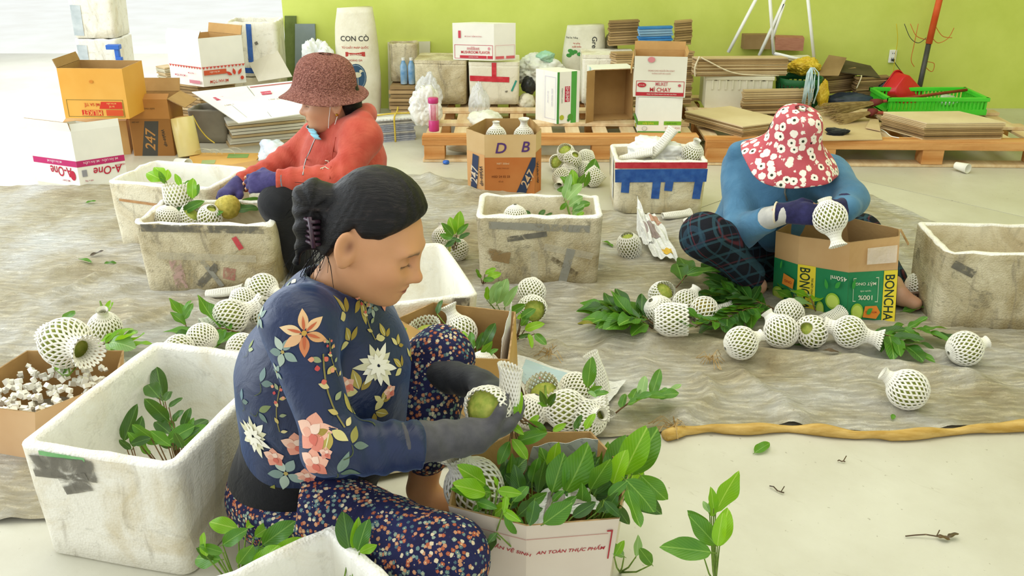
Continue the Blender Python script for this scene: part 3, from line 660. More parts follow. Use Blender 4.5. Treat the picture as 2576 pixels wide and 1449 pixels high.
def head_sdf(fr, s=1.0, eyes=.6):
    """face in head space (x forward, y left, z up); skull about 0.19 long, 0.15 wide, 0.22 high"""
    c, f, l, u = fr; M = np.stack([f, l, u], 1)
    P = [ell((-.012, 0, .032), (.094, .075, .086)), [ell((.030, 0, -.020), (.066, .061, .082)), .05], [ell((.048, 0, -.066), (.040, .040, .034)), .04], [ell((.016, 0, -.052), (.058, .054, .046)), .04],
         [ell((.073, 0, -.088), (.020, .021, .016)), .025]]
    for sg in (1, -1):
        P += [[ell((.058, sg * .037, -.024), (.028, .026, .022)), .03], [ell((.080, sg * .028, .026), (.014, .024, .009)), .02]]
    nose = [seg((.090, 0, .008), (.108, 0, -.022), .0075, .0095), ell((.110, 0, -.026), (.0115, .0115, .0095)), ell((.100, .012, -.029), (.010, .0075, .0075)), ell((.100, -.012, -.029), (.010, .0075, .0075))]
    lips = [ell((.0945, 0, -.0535), (.0095, .021, .0055)), ell((.0935, 0, -.0625), (.0095, .018, .0062))]
    lids = [ell((.0745, sg * .031, .004), (.0150, .0165, .0115)) for sg in (1, -1)]
    ears = []
    for sg in (1, -1):
        er = np.array(Euler((0, R(-14), 0)).to_matrix()) @ np.array(Euler((0, 0, sg * R(-32))).to_matrix())
        ears.append((ell((-.018, sg * .083, -.004), (.022, .0095, .034), er), ell((-.015, sg * .0935, .004), (.0135, .0095, .023), er), ell((-.014, sg * .080, -.034), (.011, .007, .011), er)))
    def fn(X):
        q = (X - c) @ M / s
        d = union(P, q, .04)
        for sg in (1, -1): d = smax(d, -d_prim(ell((.094, sg * .032, .006), (.017, .019, .014)), q), .018)
        d = smin(d, union(lids, q, .0), .007)
        for sg in (1, -1):   # lash line groove of the lowered lid
            d = smax(d, -d_prim(seg((.0895, sg * .017, -.0035), (.0840, sg * .045, -.0030), .0016), q), .002)
        d = smin(d, union(nose, q, .010), .014)
        d = smax(d, -d_prim(ell((.104, .0065, -.0365), (.005, .0035, .003)), q), .002); d = smax(d, -d_prim(ell((.104, -.0065, -.0365), (.005, .0035, .003)), q), .002)
        d = smin(d, union(lips, q, .001), .006); d = smax(d, -d_prim(seg((.103, 0, -.0578), (.086, .022, -.0590), .0012), q), .003); d = smax(d, -d_prim(seg((.103, 0, -.0578), (.086, -.022, -.0590), .0012), q), .003)
        for a, b, e in ears:
            x = smax(d_prim(a, q), -d_prim(b, q), .006); x = smin(x, d_prim(e, q), .008); d = smin(d, x, .008)
        return d * s
    return fn
def head_tint(fr, base, V, s=1.0, lipc='#a3574a', brow='#2c211c', cheek='#c57a58'):
    c, f, l, u = fr; q = (V - c) @ np.stack([f, l, u], 1) / s; out = np.tile(lc(base), (len(V), 1))
    def blend(w, colr):
        nonlocal out
        w = np.clip(w, 0, 1)[:, None]; out = out * (1 - w) + lc(colr) * w
    near = (np.linalg.norm(q, axis=1) < .2)
    for sg in (1, -1): blend(near * .55 * np.exp(-(((q - [.062, sg * .042, -.026]) / .022) ** 2).sum(1)), cheek)
    blend(near * (1.2 * np.exp(-(((q - [.098, 0, -.058]) / [.016, .0165, .0078]) ** 2).sum(1) ** 2)), lipc)
    blend(near * .9 * np.exp(-(((q - [.097, 0, -.0580]) / [.02, .02, .0014]) ** 2).sum(1)), '#5f2c28')
    for sg in (1, -1):
        yy = q[:, 1] * sg; arch = .0275 - 6.0 * (yy - .030) ** 2
        blend((q[:, 0] > .05) * .8 * np.exp(-((q[:, 2] - arch) / .0040) ** 2) * np.exp(-(np.maximum(0, np.abs(yy - .031) - .017) / .003) ** 2), brow)
        blend((q[:, 0] > .05) * 1.0 * np.exp(-((q[:, 2] + .0034) / .0024) ** 2) * np.exp(-(np.maximum(0, np.abs(yy - .031) - .014) / .002) ** 2), '#1d1512')
    blend(near * .8 * np.exp(-((((q - [-.013, -.088, .004]) / [.008, .014, .013]) ** 2).sum(1))), '#6e3c28')  # hollow of the right ear: shade painted into the skin tint
    for sg in (1, -1): blend(near * .35 * np.exp(-((((q - [.075, sg * .032, .012]) / [.03, .02, .008]) ** 2).sum(1))), '#a36a48')
    blend(near * .35 * np.exp(-(((q - [.113, 0, -.026]) / .012) ** 2).sum(1)), cheek)
    return out
# ------------------------------------------------------------------ people
def A(u, v, Y): return np.array(at(u, v, Y))
def piece(prims, res, k=.03, grow=0.0, cut=None, wr=0.0, wf=9, seed=0, pad=.03):
    lo, hi = prim_bounds(prims, pad + grow)
    def f(X):
        d = union(prims, X, k, grow)
        if wr: d = d + wr * vnoise(X, wf, seed) + wr * .55 * np.abs(vnoise(X, wf * 2.1, seed + 1))
        if cut is not None: d = cut(X, d)
        return d
    return (f, lo, hi, res)
def cloth(name, c1, c2, rough=.75, scale=12, bump=.35, spec=.2):
    n = NT(name); n.base(n.mix(n.ramp(n.noise(scale, 4), [(.35, 0.0), (.7, 1.0)]), c1, c2))
    n.bump(n.math('ADD', n.noise(9, 5, .6, dist=1.4), n.math('MULTIPLY', n.noise(400, 2), .08)), bump, .02); n.b.inputs['Sheen Weight'].default_value = .15
    return n.fin(rough, spec)
def flower_mat(name, base, petals, scale, core, rough=.8, base2=None, thr=.44, pet=5):
    """small printed flowers: Voronoi cells, petal edge by angle around each cell's centre"""
    n = NT(name); v = n.voro(scale, feature='F1'); d = v.outputs['Distance']; rc = v.outputs['Color']
    sep = n.new('ShaderNodeSeparateColor'); n.link(rc, sep.inputs[0])
    wob = n.noise(scale * 3.2, 2); e = n.math('ADD', d, n.math('MULTIPLY', n.math('SUBTRACT', wob, .5), .5))
    m = n.ramp(e, [(thr - .03, 1.0), (thr + .02, 0.0)])
    pc = n.ramp(sep.outputs[0], [(i / len(petals), p) for i, p in enumerate(petals)], 'CONSTANT')
    b = n.mix(n.ramp(n.noise(6, 3), [(.4, 0.0), (.6, 1.0)]), base, base2 or base)
    c = n.mix(m, b, pc); c = n.mix(n.ramp(d, [(.12, 1.0), (.16, 0.0)]), c, core)
    n.base(c); n.bump(n.noise(8, 5, .6, dist=1.2), .35, .02); return n.fin(rough, .2)
HAIR = NT('black_hair'); _h = HAIR.noise(9, 5, .7, vec=HAIR.coord((1.1, 9, 9), rot=(0, .45, 0)), dist=.25)
HAIR.base(HAIR.ramp(_h, [(.35, '#070607'), (.58, '#151213'), (.76, '#3a302c')])); HAIR.bump(_h, .5, .01); HAIR = HAIR.fin(.48, .28)
SK1, SK2, SK3 = '#d49c70', '#cf9c78', '#c99a7c'

# ---- the woman in front, in a navy floral shirt
w1 = thing('person', 'person in navy floral shirt sitting in front, fitting a net on a fruit', 'person', (fl(760, 1300).x, 1.78 * S, 0))
hf = head_frame(A(932, 602, 1.75), (.88, -.20, -.42), (.3, 0, .95)); hs = 1.1
neck = [seg(A(895, 655, 1.76), A(822, 760, 1.77), .056, .062)]
torso = [seg(A(775, 1150, 1.78), A(790, 960, 1.77), .150, .155), seg(A(790, 960, 1.77), A(815, 830, 1.77), .155, .120), seg(A(765, 800, 1.64), A(895, 800, 1.90), .066, .066), ell(A(920, 930, 1.78), (.10, .14, .13)), ell(A(885, 1080, 1.78), (.13, .15, .11)), seg(A(815, 830, 1.77), A(838, 745, 1.77), .09, .062)]
armR = [seg(A(742, 815, 1.62), A(835, 1120, 1.53), .058, .050), seg(A(835, 1120, 1.53), A(1060, 1125, 1.57), .050, .042)]
foreR = [seg(A(1000, 1120, 1.56), A(1190, 1098, 1.63), .044, .036)]
armL = [seg(A(915, 805, 1.90), A(985, 925, 1.96), .056, .048), seg(A(985, 925, 1.96), A(1080, 935, 1.92), .048, .040)]
foreL = [seg(A(1060, 930, 1.93), A(1200, 965, 1.83), .042, .033)]
hR = hand(A(1192, 1096, 1.63), A(1285, 1070, 1.69) - A(1192, 1096, 1.63), (0.05, -.75, -.6), 1, .175, (.45, .5, .5, .5), .9)
hL = hand(A(1200, 962, 1.83), A(1275, 985, 1.77) - A(1200, 962, 1.83), (.25, .25, .9), -1, .175, (.35, .45, .55, .6), .6)
thR = [seg(A(760, 1270, 1.68), A(1125, 1408, 1.47), .100, .070), seg(A(1125, 1408, 1.47), A(930, 1500, 1.50), .068, .055)]
thL = [seg(A(800, 1215, 1.88), A(1112, 905, 1.95), .098, .062), seg(A(1112, 905, 1.95), A(1075, 1130, 1.85), .062, .056)]
hips = [ell(A(755, 1225, 1.78), (.165, .185, .13))]
shinL = [seg(A(1085, 1090, 1.86), A(1062, 1225, 1.85), .050, .036), seg(A(1062, 1235, 1.85), A(1085, 1262, 1.84), .036, .036), seg(A(1085, 1262, 1.83), A(1180, 1270, 1.84), .032, .024)]
hfn = head_sdf(hf, hs)
def w1_head(X):
    d = hfn(X); return smin(d, union(neck, X, .03), .025)
body_main = piece(torso + armR + foreR + armL + foreL + hips + thR + thL + shinL, .012, .03, -.046)
def hp(H, res=.0035, grow=0.0, upto=4): 
    lo, hi = hand_bounds(H); return (lambda X: hand_sdf(H, X, grow, upto), lo, hi, res)
c0 = hf[0]
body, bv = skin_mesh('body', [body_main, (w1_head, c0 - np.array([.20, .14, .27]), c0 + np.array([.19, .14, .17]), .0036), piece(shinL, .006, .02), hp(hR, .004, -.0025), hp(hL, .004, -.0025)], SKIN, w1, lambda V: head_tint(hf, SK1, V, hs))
# hair
def to_world(fr, p, s): return fr[0] + (np.stack(fr[1:], 1) @ np.array(p)) * s
def hair_fn(fr, s, zx, zz, ra=(.098, .086, .100), ce=(-.004, 0, .046)):
    M = np.stack(fr[1:], 1)
    def f(X):
        q = (X - fr[0]) @ M / s; d = d_prim(ell(ce, ra), q); d = smin(d, d_prim(ell((-.045, 0, .0), (.058, .072, .082)), q), .03)
        ang = np.arctan2(q[..., 1], -q[..., 0] - .07); d = d + .0005 * np.sin(ang * 44 + q[..., 2] * 60) + .0005 * np.sin(q[..., 1] * 260 + q[..., 0] * 120)
        zl = np.interp(q[..., 0], zx, zz); return smax(d, (zl - q[..., 2]) * .75, .022) * s
    return f
ZX, ZZ = [-.12, -.085, -.055, -.036, -.022, .0, .030, .055, .080, .10], [-.075, -.075, -.062, -.012, .034, .022, .034, .064, .098, .118]
hfun = hair_fn(hf, hs, ZX, ZZ)
bun = [ell(A(795, 503, 1.75), (.044, .046, .044)), seg(A(772, 505, 1.74), A(768, 575, 1.72), .022, .016), seg(A(768, 575, 1.72), A(745, 660, 1.73), .016, .006), seg(A(820, 560, 1.75), A(795, 610, 1.73), .024, .014), seg(A(825, 520, 1.75), A(880, 540, 1.76), .026, .03)]
def w1_hair(X):
    d = hfun(X); b = union(bun, X, .03); q = X - A(795, 503, 1.75); ang = np.arctan2(q[..., 2], q[..., 0]); return smin(d, b + .0025 * np.sin(ang * 6 + np.linalg.norm(q, axis=-1) * 160), .012)
hair, _ = skin_mesh('hair', [(w1_hair, c0 - np.array([.27, .16, .16]), c0 + np.array([.20, .16, .22]), .0045)], HAIR, w1)
st = MB(); rn = random.Random(5)
for k in range(38):       # loose strands at the nape, the bun and the temple
    if k < 26: a = A(rn.uniform(770, 830), rn.uniform(560, 640), 1.75 + rn.uniform(-.04, .02)); b = a + np.array([rn.uniform(-.07, .02), rn.uniform(-.02, .02), rn.uniform(-.11, -.05)])
    elif k < 38: a = A(rn.uniform(760, 800), rn.uniform(470, 540), 1.74); b = a + np.array([rn.uniform(-.05, -.01), rn.uniform(-.02, .02), rn.uniform(-.05, .02)])
    else: a = np.array(to_world(hf, (.02 + rn.uniform(-.02, .05), -.078, .028), hs)); b = a + np.array([rn.uniform(-.02, .02), -.004, rn.uniform(-.04, -.015)])
    mid = (a + b) / 2 + np.array([rn.uniform(-.012, .012), 0, rn.uniform(0, .012)]); off = np.array(w1.location)
    st.tube([a - off, mid - off, b - off], [.0012, .0010, .0005], 3)
so = st.build('loose_strands', HAIR, hair); so['kind'] = 'stuff'
clip = MB()
cp = A(787, 578, 1.715) - np.array(w1.location)
for k in range(5): clip.tube([cp + np.array([-.012, -.01, .028 - .012 * k]), cp + np.array([.004, -.022, .024 - .012 * k]), cp + np.array([.016, -.008, .02 - .012 * k])], .0045, 6)
clip.tube([cp + np.array([.0, -.02, .034]), cp + np.array([.004, -.024, -.03])], .005, 6); clip.build('hair_claw', pm('plum_plastic', '#3b2833', '#4a3442', 20, .3, .5), w1, smooth=True)
# shirt
zb = A(700, 1205, 1.78)[2]
def shirt_cut(X, d):
    d = smax(d, -union(neck, X, .02, .010), .012)
    tail = A(955, 1100, 1.78); zc = zb + .02 * np.sin(X[..., 0] * 18) 
    d = smax(d, (zc - X[..., 2]) * 1.0, .01)
    return d
def shirt_f(X):
    t_ = union(torso, X, .06, .006); aR = union(armR, X, .03, .006); aL = union(armL, X, .03, .006)
    el = A(835, 1120, 1.53); ax = A(1060, 1125, 1.57) - el; ax /= np.linalg.norm(ax); tt = (X - el) @ ax
    aR = aR + .0030 * np.sin(tt * 150 + (X[..., 2]) * 50) * np.clip((tt + .02) * 18, 0, 1) 
    d = smin(t_, aR, .05); d = smin(d, aL, .05)
    fold = (X[..., 0] * .8 + X[..., 2] * .5); d = d + .0055 * vnoise(X, 11, 2) + .004 * np.sin(fold * 46 + 2 * vnoise(X, 7, 4)) * np.clip(1 - np.abs(X[..., 2] - .45) / .35, 0, 1)
    e2 = A(1062, 1125, 1.57); d = smax(d, ((X - e2) @ ax), .004)
    a2 = A(1080, 935, 1.92); b2 = a2 - A(985, 925, 1.96); b2 /= np.linalg.norm(b2); near = np.linalg.norm(X - a2, axis=-1) < .13
    d = np.where(near, smax(d, (X - a2) @ b2, .004), d)
    return shirt_cut(X, d)
lo, hi = prim_bounds(torso + armR + armL, .03)
SHIRT = NT('navy_silky_knit'); SHIRT.base(SHIRT.mix(SHIRT.ramp(SHIRT.noise(5, 3), [(.35, 0.0), (.7, 1.0)]), '#101c3c', '#17284f')); SHIRT.bump(SHIRT.noise(10, 5, .55, dist=1.8), .32, .02); SHIRT.b.inputs['Sheen Weight'].default_value = .25; SHIRT.b.inputs['Sheen Tint'].default_value = (.3, .5, 1, 1); SHIRT = SHIRT.fin(.42, .45)
shirt, shirt_bvh = skin_mesh('shirt', [(shirt_f, lo, hi, .0062)], SHIRT, w1)
wb_ = piece(torso + hips, .008, .06, .003, lambda X, d: smax(smax(d, X[..., 2] - zb - .13, .01), zb - .03 - X[..., 2], .01), .002)
skin_mesh('waist_band', [wb_], cloth('black_jersey', '#0b0b0d', '#151518', .8), w1)
PANTS = flower_mat('navy_small_flower_print', '#1a1a3c', ['#b87a58', '#cfc0a0', '#627f7c', '#a5583c', '#8a9a8a', '#20224a', '#bf8a66', '#4c656e'], 100, '#d8bf90', base2='#23264e', thr=.46)
floor_cut = lambda X, d: smax(d, .008 - X[..., 2], .01)
skin_mesh('trousers', [piece(hips + thR + thL, .0085, .05, .010, lambda X, d: smax(floor_cut(X, d), X[..., 2] - zb - .035 - np.maximum(0, X[..., 0] - A(870, 1100, 1.8)[0]) * 9 - np.maximum(0, np.minimum(1.80 - X[..., 1], (X[..., 0] - A(770, 1250, 1.68)[0]) * 3)) * 5, .02), .007, 12, 3)], PANTS, w1)
GLOVE = cloth('grey_stretch_glove', '#4b4a4e', '#5d5c60', .6, 30, .25); GLOVE_D = cloth('charcoal_stretch_glove', '#26272c', '#33353a', .6, 30, .25)
def glove_piece(fore, H, cutp=None, upto=4):
    def f(X):
        ax = fore[0][2] - fore[0][1]; ax = ax / np.linalg.norm(ax); t_ = (X - fore[0][1]) @ ax
        d = union(fore, X, .02, .003) + .0018 * np.sin(t_ * 110 + X[..., 2] * 60 + X[..., 0] * 25); d = smin(d, hand_sdf(H, X, .0012, upto), .02)
        return smax(d, -t_ - .0, .004)
    l1, h1 = prim_bounds(fore, .02); l2, h2 = hand_bounds(H); return (f, np.minimum(l1, l2), np.maximum(h1, h2), .0042)
skin_mesh('glove', [glove_piece(foreR, hR)], GLOVE, w1)
skin_mesh('glove', [glove_piece(foreL, hL, upto=2)], GLOVE_D, w1)
# printed flowers and leaves on the shirt
def motif(parent, bvh, p, nrm, up, polys, off=.0012, name='printed_flower'):
    nrm = Vector(nrm).normalized(); ex = Vector(up).cross(nrm).normalized(); ey = nrm.cross(ex); m = MB(); mats = []; base = Vector(w1.location)
    for k, (pts, c) in enumerate(polys):
        cm = ink(c)
        if cm not in mats: mats.append(cm)
        cx = sum(q[0] for q in pts) / len(pts); cy = sum(q[1] for q in pts) / len(pts); V = []
        for (x, y) in [(cx, cy)] + list(pts) + [((x + cx) / 2, (y + cy) / 2) for x, y in pts]:
            q = p + ex * x + ey * y; h = bvh.ray_cast(q + nrm * .06, -nrm, .16); z = h[0] if h[0] else None
            if z is None or (z - q).length > .05: z = q
            V.append(z + nrm * (off + .0002 * k) - base)
        n = len(pts); F = [(0, 1 + n + i, 1 + n + (i + 1) % n) for i in range(n)] + [(1 + n + i, 1 + i, 1 + (i + 1) % n, 1 + n + (i + 1) % n) for i in range(n)]
        m.add(V, F, mats.index(cm))
    return m.build(name, mats, parent)
def petal(L, w, a, cx=0, cy=0, n=8, r0=0.1):
    ca, sa = math.cos(R(a)), math.sin(R(a)); pts = []
    for k in range(n + 1): t_ = k / n; pts.append((L * (r0 + (1 - r0) * t_), w * math.sin(math.pi * t_ ** .85) * .5))
    pts += [(x, -y) for x, y in pts[-2:0:-1]]
    return [(cx + x * ca - y * sa, cy + x * sa + y * ca) for x, y in pts]
def stemline(x0, y0, x1, y1, w=.0025, bow=.01):
    n = 6; up_, dn_ = [], []
    dx, dy = x1 - x0, y1 - y0; L = math.hypot(dx, dy); px, py = -dy / L, dx / L
    for k in range(n + 1):
        t_ = k / n; b = bow * math.sin(math.pi * t_); x = x0 + dx * t_ + px * b; y = y0 + dy * t_ + py * b; up_.append((x + px * w / 2, y + py * w / 2)); dn_.append((x - px * w / 2, y - py * w / 2))
    return [(up_[i], up_[i + 1], dn_[i + 1], dn_[i]) for i in range(n)]
def lily(s): return [(petal(s, s * .42, a), c) for a, c in ((88, '#e8bd8a'), (35, '#efc796'), (-25, '#e2ab77'), (-95, '#d9895c'), (-150, '#e9b98a'), (160, '#efcf9f'))] + [(petal(s * .7, s * .12, a), '#c96a45') for a in (88, 35, -25, -95, 160)] + [([(s * .12 * math.cos(k), s * .12 * math.sin(k)) for k in range(6)], '#c9a24e')]
def sage(s): return [(petal(s, s * .5, a), c) for a, c in ((60, '#8fa39a'), (120, '#b7c4b4'), (190, '#7d938b'), (255, '#a9b8a6'), (330, '#93a79c'))] + [([(s * .12 * math.cos(k), s * .12 * math.sin(k)) for k in range(6)], '#b7a05c')]
def white_mum(s): return [(petal(s * (.6 + .4 * ((k * 7) % 5) / 4), s * .28, k * 24), ('#e9e4c4', '#d8d3ae', '#f4f0dc')[k % 3]) for k in range(15)] + [(petal(s * .5, s * .2, k * 40 + 10), '#f6f2df') for k in range(9)]
def rose(s): return [(petal(s, s * .85, a, r0=0), c) for a, c in ((90, '#e7a58c'), (20, '#efb9a0'), (-50, '#dd8672'), (-120, '#e59a84'), (160, '#f0c4ac'))] + [(petal(s * .6, s * .5, a, r0=0), c) for a, c in ((60, '#f3d3bd'), (180, '#e8ab93'), (300, '#d4705f'))]
def leafpair(s, c1='#8a8a3e', c2='#6d7f74', a=60): return [(petal(s, s * .42, a), c1), (petal(s * .9, s * .4, a - 75), c2)] + [(q, '#4f5a34') for q in stemline(0, 0, s * .8 * math.cos(R(a - 190)), s * .8 * math.sin(R(a - 190)), s * .06)]
def goldleaf(s, a=70): return [(petal(s, s * .45, a), '#b8a552'), (petal(s * .85, s * .4, a + 70), '#d8cd8c'), (petal(s * .8, s * .3, a - 60), '#a38c3e')] + [(petal(s * .9, s * .05, a, r0=.1), '#e5dfae')]
def vine(s, a=80):
    out = [(q, '#8a8048') for q in stemline(0, -s, .1 * s, s, s * .05, .12 * s)]
    for k in range(6): out.append((petal(s * .35, s * .15, a + (60 if k % 2 else -50), .02 * s, -s + k * .36 * s), ('#d8c990', '#c7b36a', '#9aa27a')[k % 3]))
    for k in range(5): out.append((petal(s * .16, s * .14, 40 * k, (k % 2 - .5) * s * .35, s * (.3 + .16 * k), r0=0), ('#d9705e', '#e6a07c', '#c94f4c')[k % 3]))
    return out
def put(u, v, polys, name='printed_flower', upv=(0, 0, 1)):
    h = shirt_bvh.ray_cast(Vector((0, 0, CAM_H)), ray(u, v).normalized())
    if h[0] is not None: motif(shirt, shirt_bvh, h[0], h[1] if h[1].dot(ray(u, v)) < 0 else -h[1], upv, polys, name=name)
for u, v, p in [(765, 838, lily(.048)), (712, 885, sage(.034)), (698, 935, sage(.02)), (905, 755, goldleaf(.04, 250)), (870, 790, goldleaf(.05, 100)), (925, 800, vine(.05)), (950, 920, white_mum(.055)), (880, 860, goldleaf(.045, 110)), (960, 760, rose(.022)), (935, 775, sage(.022)),
                (640, 1095, white_mum(.055)), (690, 1150, rose(.026)), (785, 1090, rose(.042)), (745, 1120, rose(.034)), (790, 1165, rose(.034)), (770, 1200, rose(.026)), (820, 1140, rose(.014)), (830, 985, vine(.075)), (870, 970, rose(.02)), (905, 985, goldleaf(.05, 100)), (940, 1035, goldleaf(.045, 330)), (890, 1045, leafpair(.05, '#b8ab5e', '#8f9160', 80)),
                (655, 965, leafpair(.036, '#7d9490', '#6b8078', 85)), (650, 1035, leafpair(.035, '#7d8a5a', '#6b8078', 30)), (625, 880, leafpair(.025, '#8d9a60', '#a9b48c', 100)), (655, 800, sage(.026)), (735, 705, leafpair(.03, '#e9e6cf', '#9fae9a', 20)), (720, 1190, sage(.045)), (925, 1210, leafpair(.075, '#7d9385', '#93a594', 20)), (850, 1190, leafpair(.05, '#7d9385', '#5f7566', 60)), (830, 1080, goldleaf(.05, 250)), (960, 1010, goldleaf(.03, 60)), (1010, 925, goldleaf(.035, 120)), (1030, 900, goldleaf(.03, 20)),
                (970, 850, goldleaf(.035, 90)), (700, 1030, vine(.05, 60)), (610, 1010, leafpair(.03, '#6f8a92', '#6b8078', 95)), (680, 1240, leafpair(.03)), (835, 900, vine(.04)), (980, 985, rose(.018)), (885, 1120, leafpair(.04, '#9a9450', '#6d7f74', 60)), (1000, 870, goldleaf(.03, 40))]:
    put(u, v, p)
# ---- the woman behind, in a coral hooded jacket and a knitted hat
w2 = thing('person', 'person in coral hooded jacket and brown knitted hat bending over a foam box', 'person', (at(850, 500, 3.7).x, 3.7 * S, 0))
hf2 = head_frame(A(832, 252, 3.62), (-.965, -.22, -.13), (-.1, 0, 1)); h2s = 1.1
neck2 = [seg(A(850, 275, 3.64), A(868, 330, 3.67), .056, .06)]
torso2 = [seg(A(868, 525, 3.74), A(870, 400, 3.70), .165, .145), seg(A(870, 400, 3.70), A(865, 345, 3.68), .145, .115), seg(A(905, 345, 3.52), A(815, 345, 3.83), .075, .072), ell(A(840, 420, 3.70), (.12, .15, .13))]
armN = [seg(A(912, 350, 3.50), A(860, 448, 3.40), .064, .055), seg(A(860, 448, 3.40), A(695, 455, 3.36), .054, .038)]
armF = [seg(A(795, 345, 3.84), A(715, 412, 3.72), .060, .052), seg(A(715, 412, 3.72), A(605, 462, 3.60), .050, .036)]
hN = hand(A(690, 457, 3.36), A(612, 462, 3.37) - A(690, 457, 3.36), (.1, -.75, .5), -1, .175, (.35, .4, .45, .5), .5)
hF = hand(A(600, 464, 3.60), A(545, 500, 3.50) - A(600, 464, 3.60), (-.35, -.35, .8), 1, .175, (.6, .6, .6, .6), .6)
hips2 = [ell(A(870, 540, 3.74), (.17, .19, .13))]
legs2 = [seg(A(860, 545, 3.62), A(706, 512, 3.36), .100, .076), seg(A(706, 512, 3.36), A(752, 660, 3.42), .074, .050), seg(A(870, 540, 3.85), A(760, 480, 3.95), .098, .075), seg(A(760, 480, 3.95), A(800, 600, 4.0), .07, .05)]
feet2 = [seg(A(752, 665, 3.42), A(745, 690, 3.40), .036, .036), seg(A(745, 695, 3.40), A(690, 705, 3.34), .034, .024)]
h2fn = head_sdf(hf2, h2s); c2 = hf2[0]
skin_mesh('body', [piece(torso2 + armN + armF + hips2 + legs2 + feet2, .015, .03, -.032), (lambda X: smin(h2fn(X), union(neck2, X, .03), .025), c2 - np.array([.20, .17, .24]), c2 + np.array([.18, .17, .16]), .005), hp(hN, .005, -.002), hp(hF, .005, -.002)], SKIN, w2, lambda V: head_tint(hf2, SK2, V, h2s))
hfn2 = hair_fn(hf2, h2s, [-.12, -.085, -.055, -.036, -.022, .0, .04, .06], [-.10, -.10, -.09, -.03, .03, .03, .05, .08], ra=(.100, .084, .092))
skin_mesh('hair', [(lambda X: smin(hfn2(X), union([seg(A(880, 255, 3.62), A(893, 300, 3.62), .045, .035)], X), .03), c2 - np.array([.16, .16, .2]), c2 + np.array([.22, .16, .2]), .008)], HAIR, w2)
CORAL = cloth('coral_fleece', '#b94a3a', '#c95f4b', .85, 14, .4); CORAL['x'] = 0; del CORAL['x']
zb2 = A(870, 540, 3.74)[2]
def jacket2(X):
    d = smin(smin(union(torso2, X, .06, .010), union(armN, X, .03, .010), .045), union(armF, X, .03, .010), .045)
    for arm in (armN, armF):
        a, b = arm[1][1], arm[1][2]; ax = (b - a) / np.linalg.norm(b - a); t_ = (X - a) @ ax; near = np.linalg.norm(X - (a + b) / 2, axis=-1) < .16
        d = np.where(near, d + .003 * np.sin(t_ * 120), d); endn = np.linalg.norm(X - b, axis=-1) < .08; d = np.where(endn, smax(d, t_ - np.linalg.norm(b - a), .004), d)
    d = d + .006 * vnoise(X, 12, 6) + .004 * np.abs(vnoise(X, 24, 8))
    d = smax(d, -union(neck2, X, .02, .008), .01)
    hood = smin(d_prim(seg(A(905, 300, 3.60), A(925, 285, 3.72), .048, .045), X), smin(d_prim(seg(A(872, 318, 3.55), A(915, 305, 3.55), .030, .040), X), d_prim(seg(A(838, 322, 3.58), A(872, 318, 3.55), .022, .030), X), .03), .03) + .006 * vnoise(X, 20, 3)
    d = smin(d, hood, .02); return smax(d, zb2 - .07 - X[..., 2], .01)
lo, hi = prim_bounds(torso2 + armN + armF + [seg(A(905, 280, 3.60), A(935, 275, 3.72), .06)], .03)
jk2, jk2_bvh = skin_mesh('jacket', [(jacket2, lo, hi, .0075)], CORAL, w2)
DARKP = cloth('black_cotton_trousers', '#17181b', '#232427', .85)
skin_mesh('trousers', [piece(hips2 + legs2, .011, .04, .010, lambda X, d: smax(floor_cut(X, d), X[..., 2] - zb2 - .10 - np.maximum(0, A(860, 500, 3.6)[0] - X[..., 0]) * 9, .02), .007, 12, 5)], DARKP, w2)
PURPLE = cloth('violet_knit_glove', '#3b3563', '#494275', .8, 40, .3)
def short_glove(H, mat, par, cuff=.055, res=.0045, upto=2):
    o_, x_ = H['frame'][0], H['frame'][1]
    def f(X):
        t_ = (X - o_) @ x_; d = smin(hand_sdf(H, X, .0022, upto, 2), union([seg(o_ - x_ * cuff, o_, .037, .033)], X), .02); return smax(d, -t_ - cuff + .015, .003)
    lo, hi = hand_bounds(H, .05); return skin_mesh('glove', [(f, lo, hi, res)], mat, par)
short_glove(hN, PURPLE, w2); short_glove(hF, PURPLE, w2)
def ring_pts(H, d, r, n=14):
    o_, x_, y_, n_2, k = H['frame']; return [o_ + x_ * d + (y_ * math.cos(2 * math.pi * i / n) + n_2 * math.sin(2 * math.pi * i / n)) * r for i in range(n)]
def cuff_band(H, par, mat, d=-.04, r=.038):
    off = np.array(par.location); MB().tube([p - off for p in ring_pts(H, d, r)], .004, 6, closed=True).build('glove_cuff', mat, par, smooth=True)
GREYCUFF = pm('grey_knit_cuff', '#6f7480', '#858a94', 30); cuff_band(hN, w2, GREYCUFF); cuff_band(hF, w2, GREYCUFF)
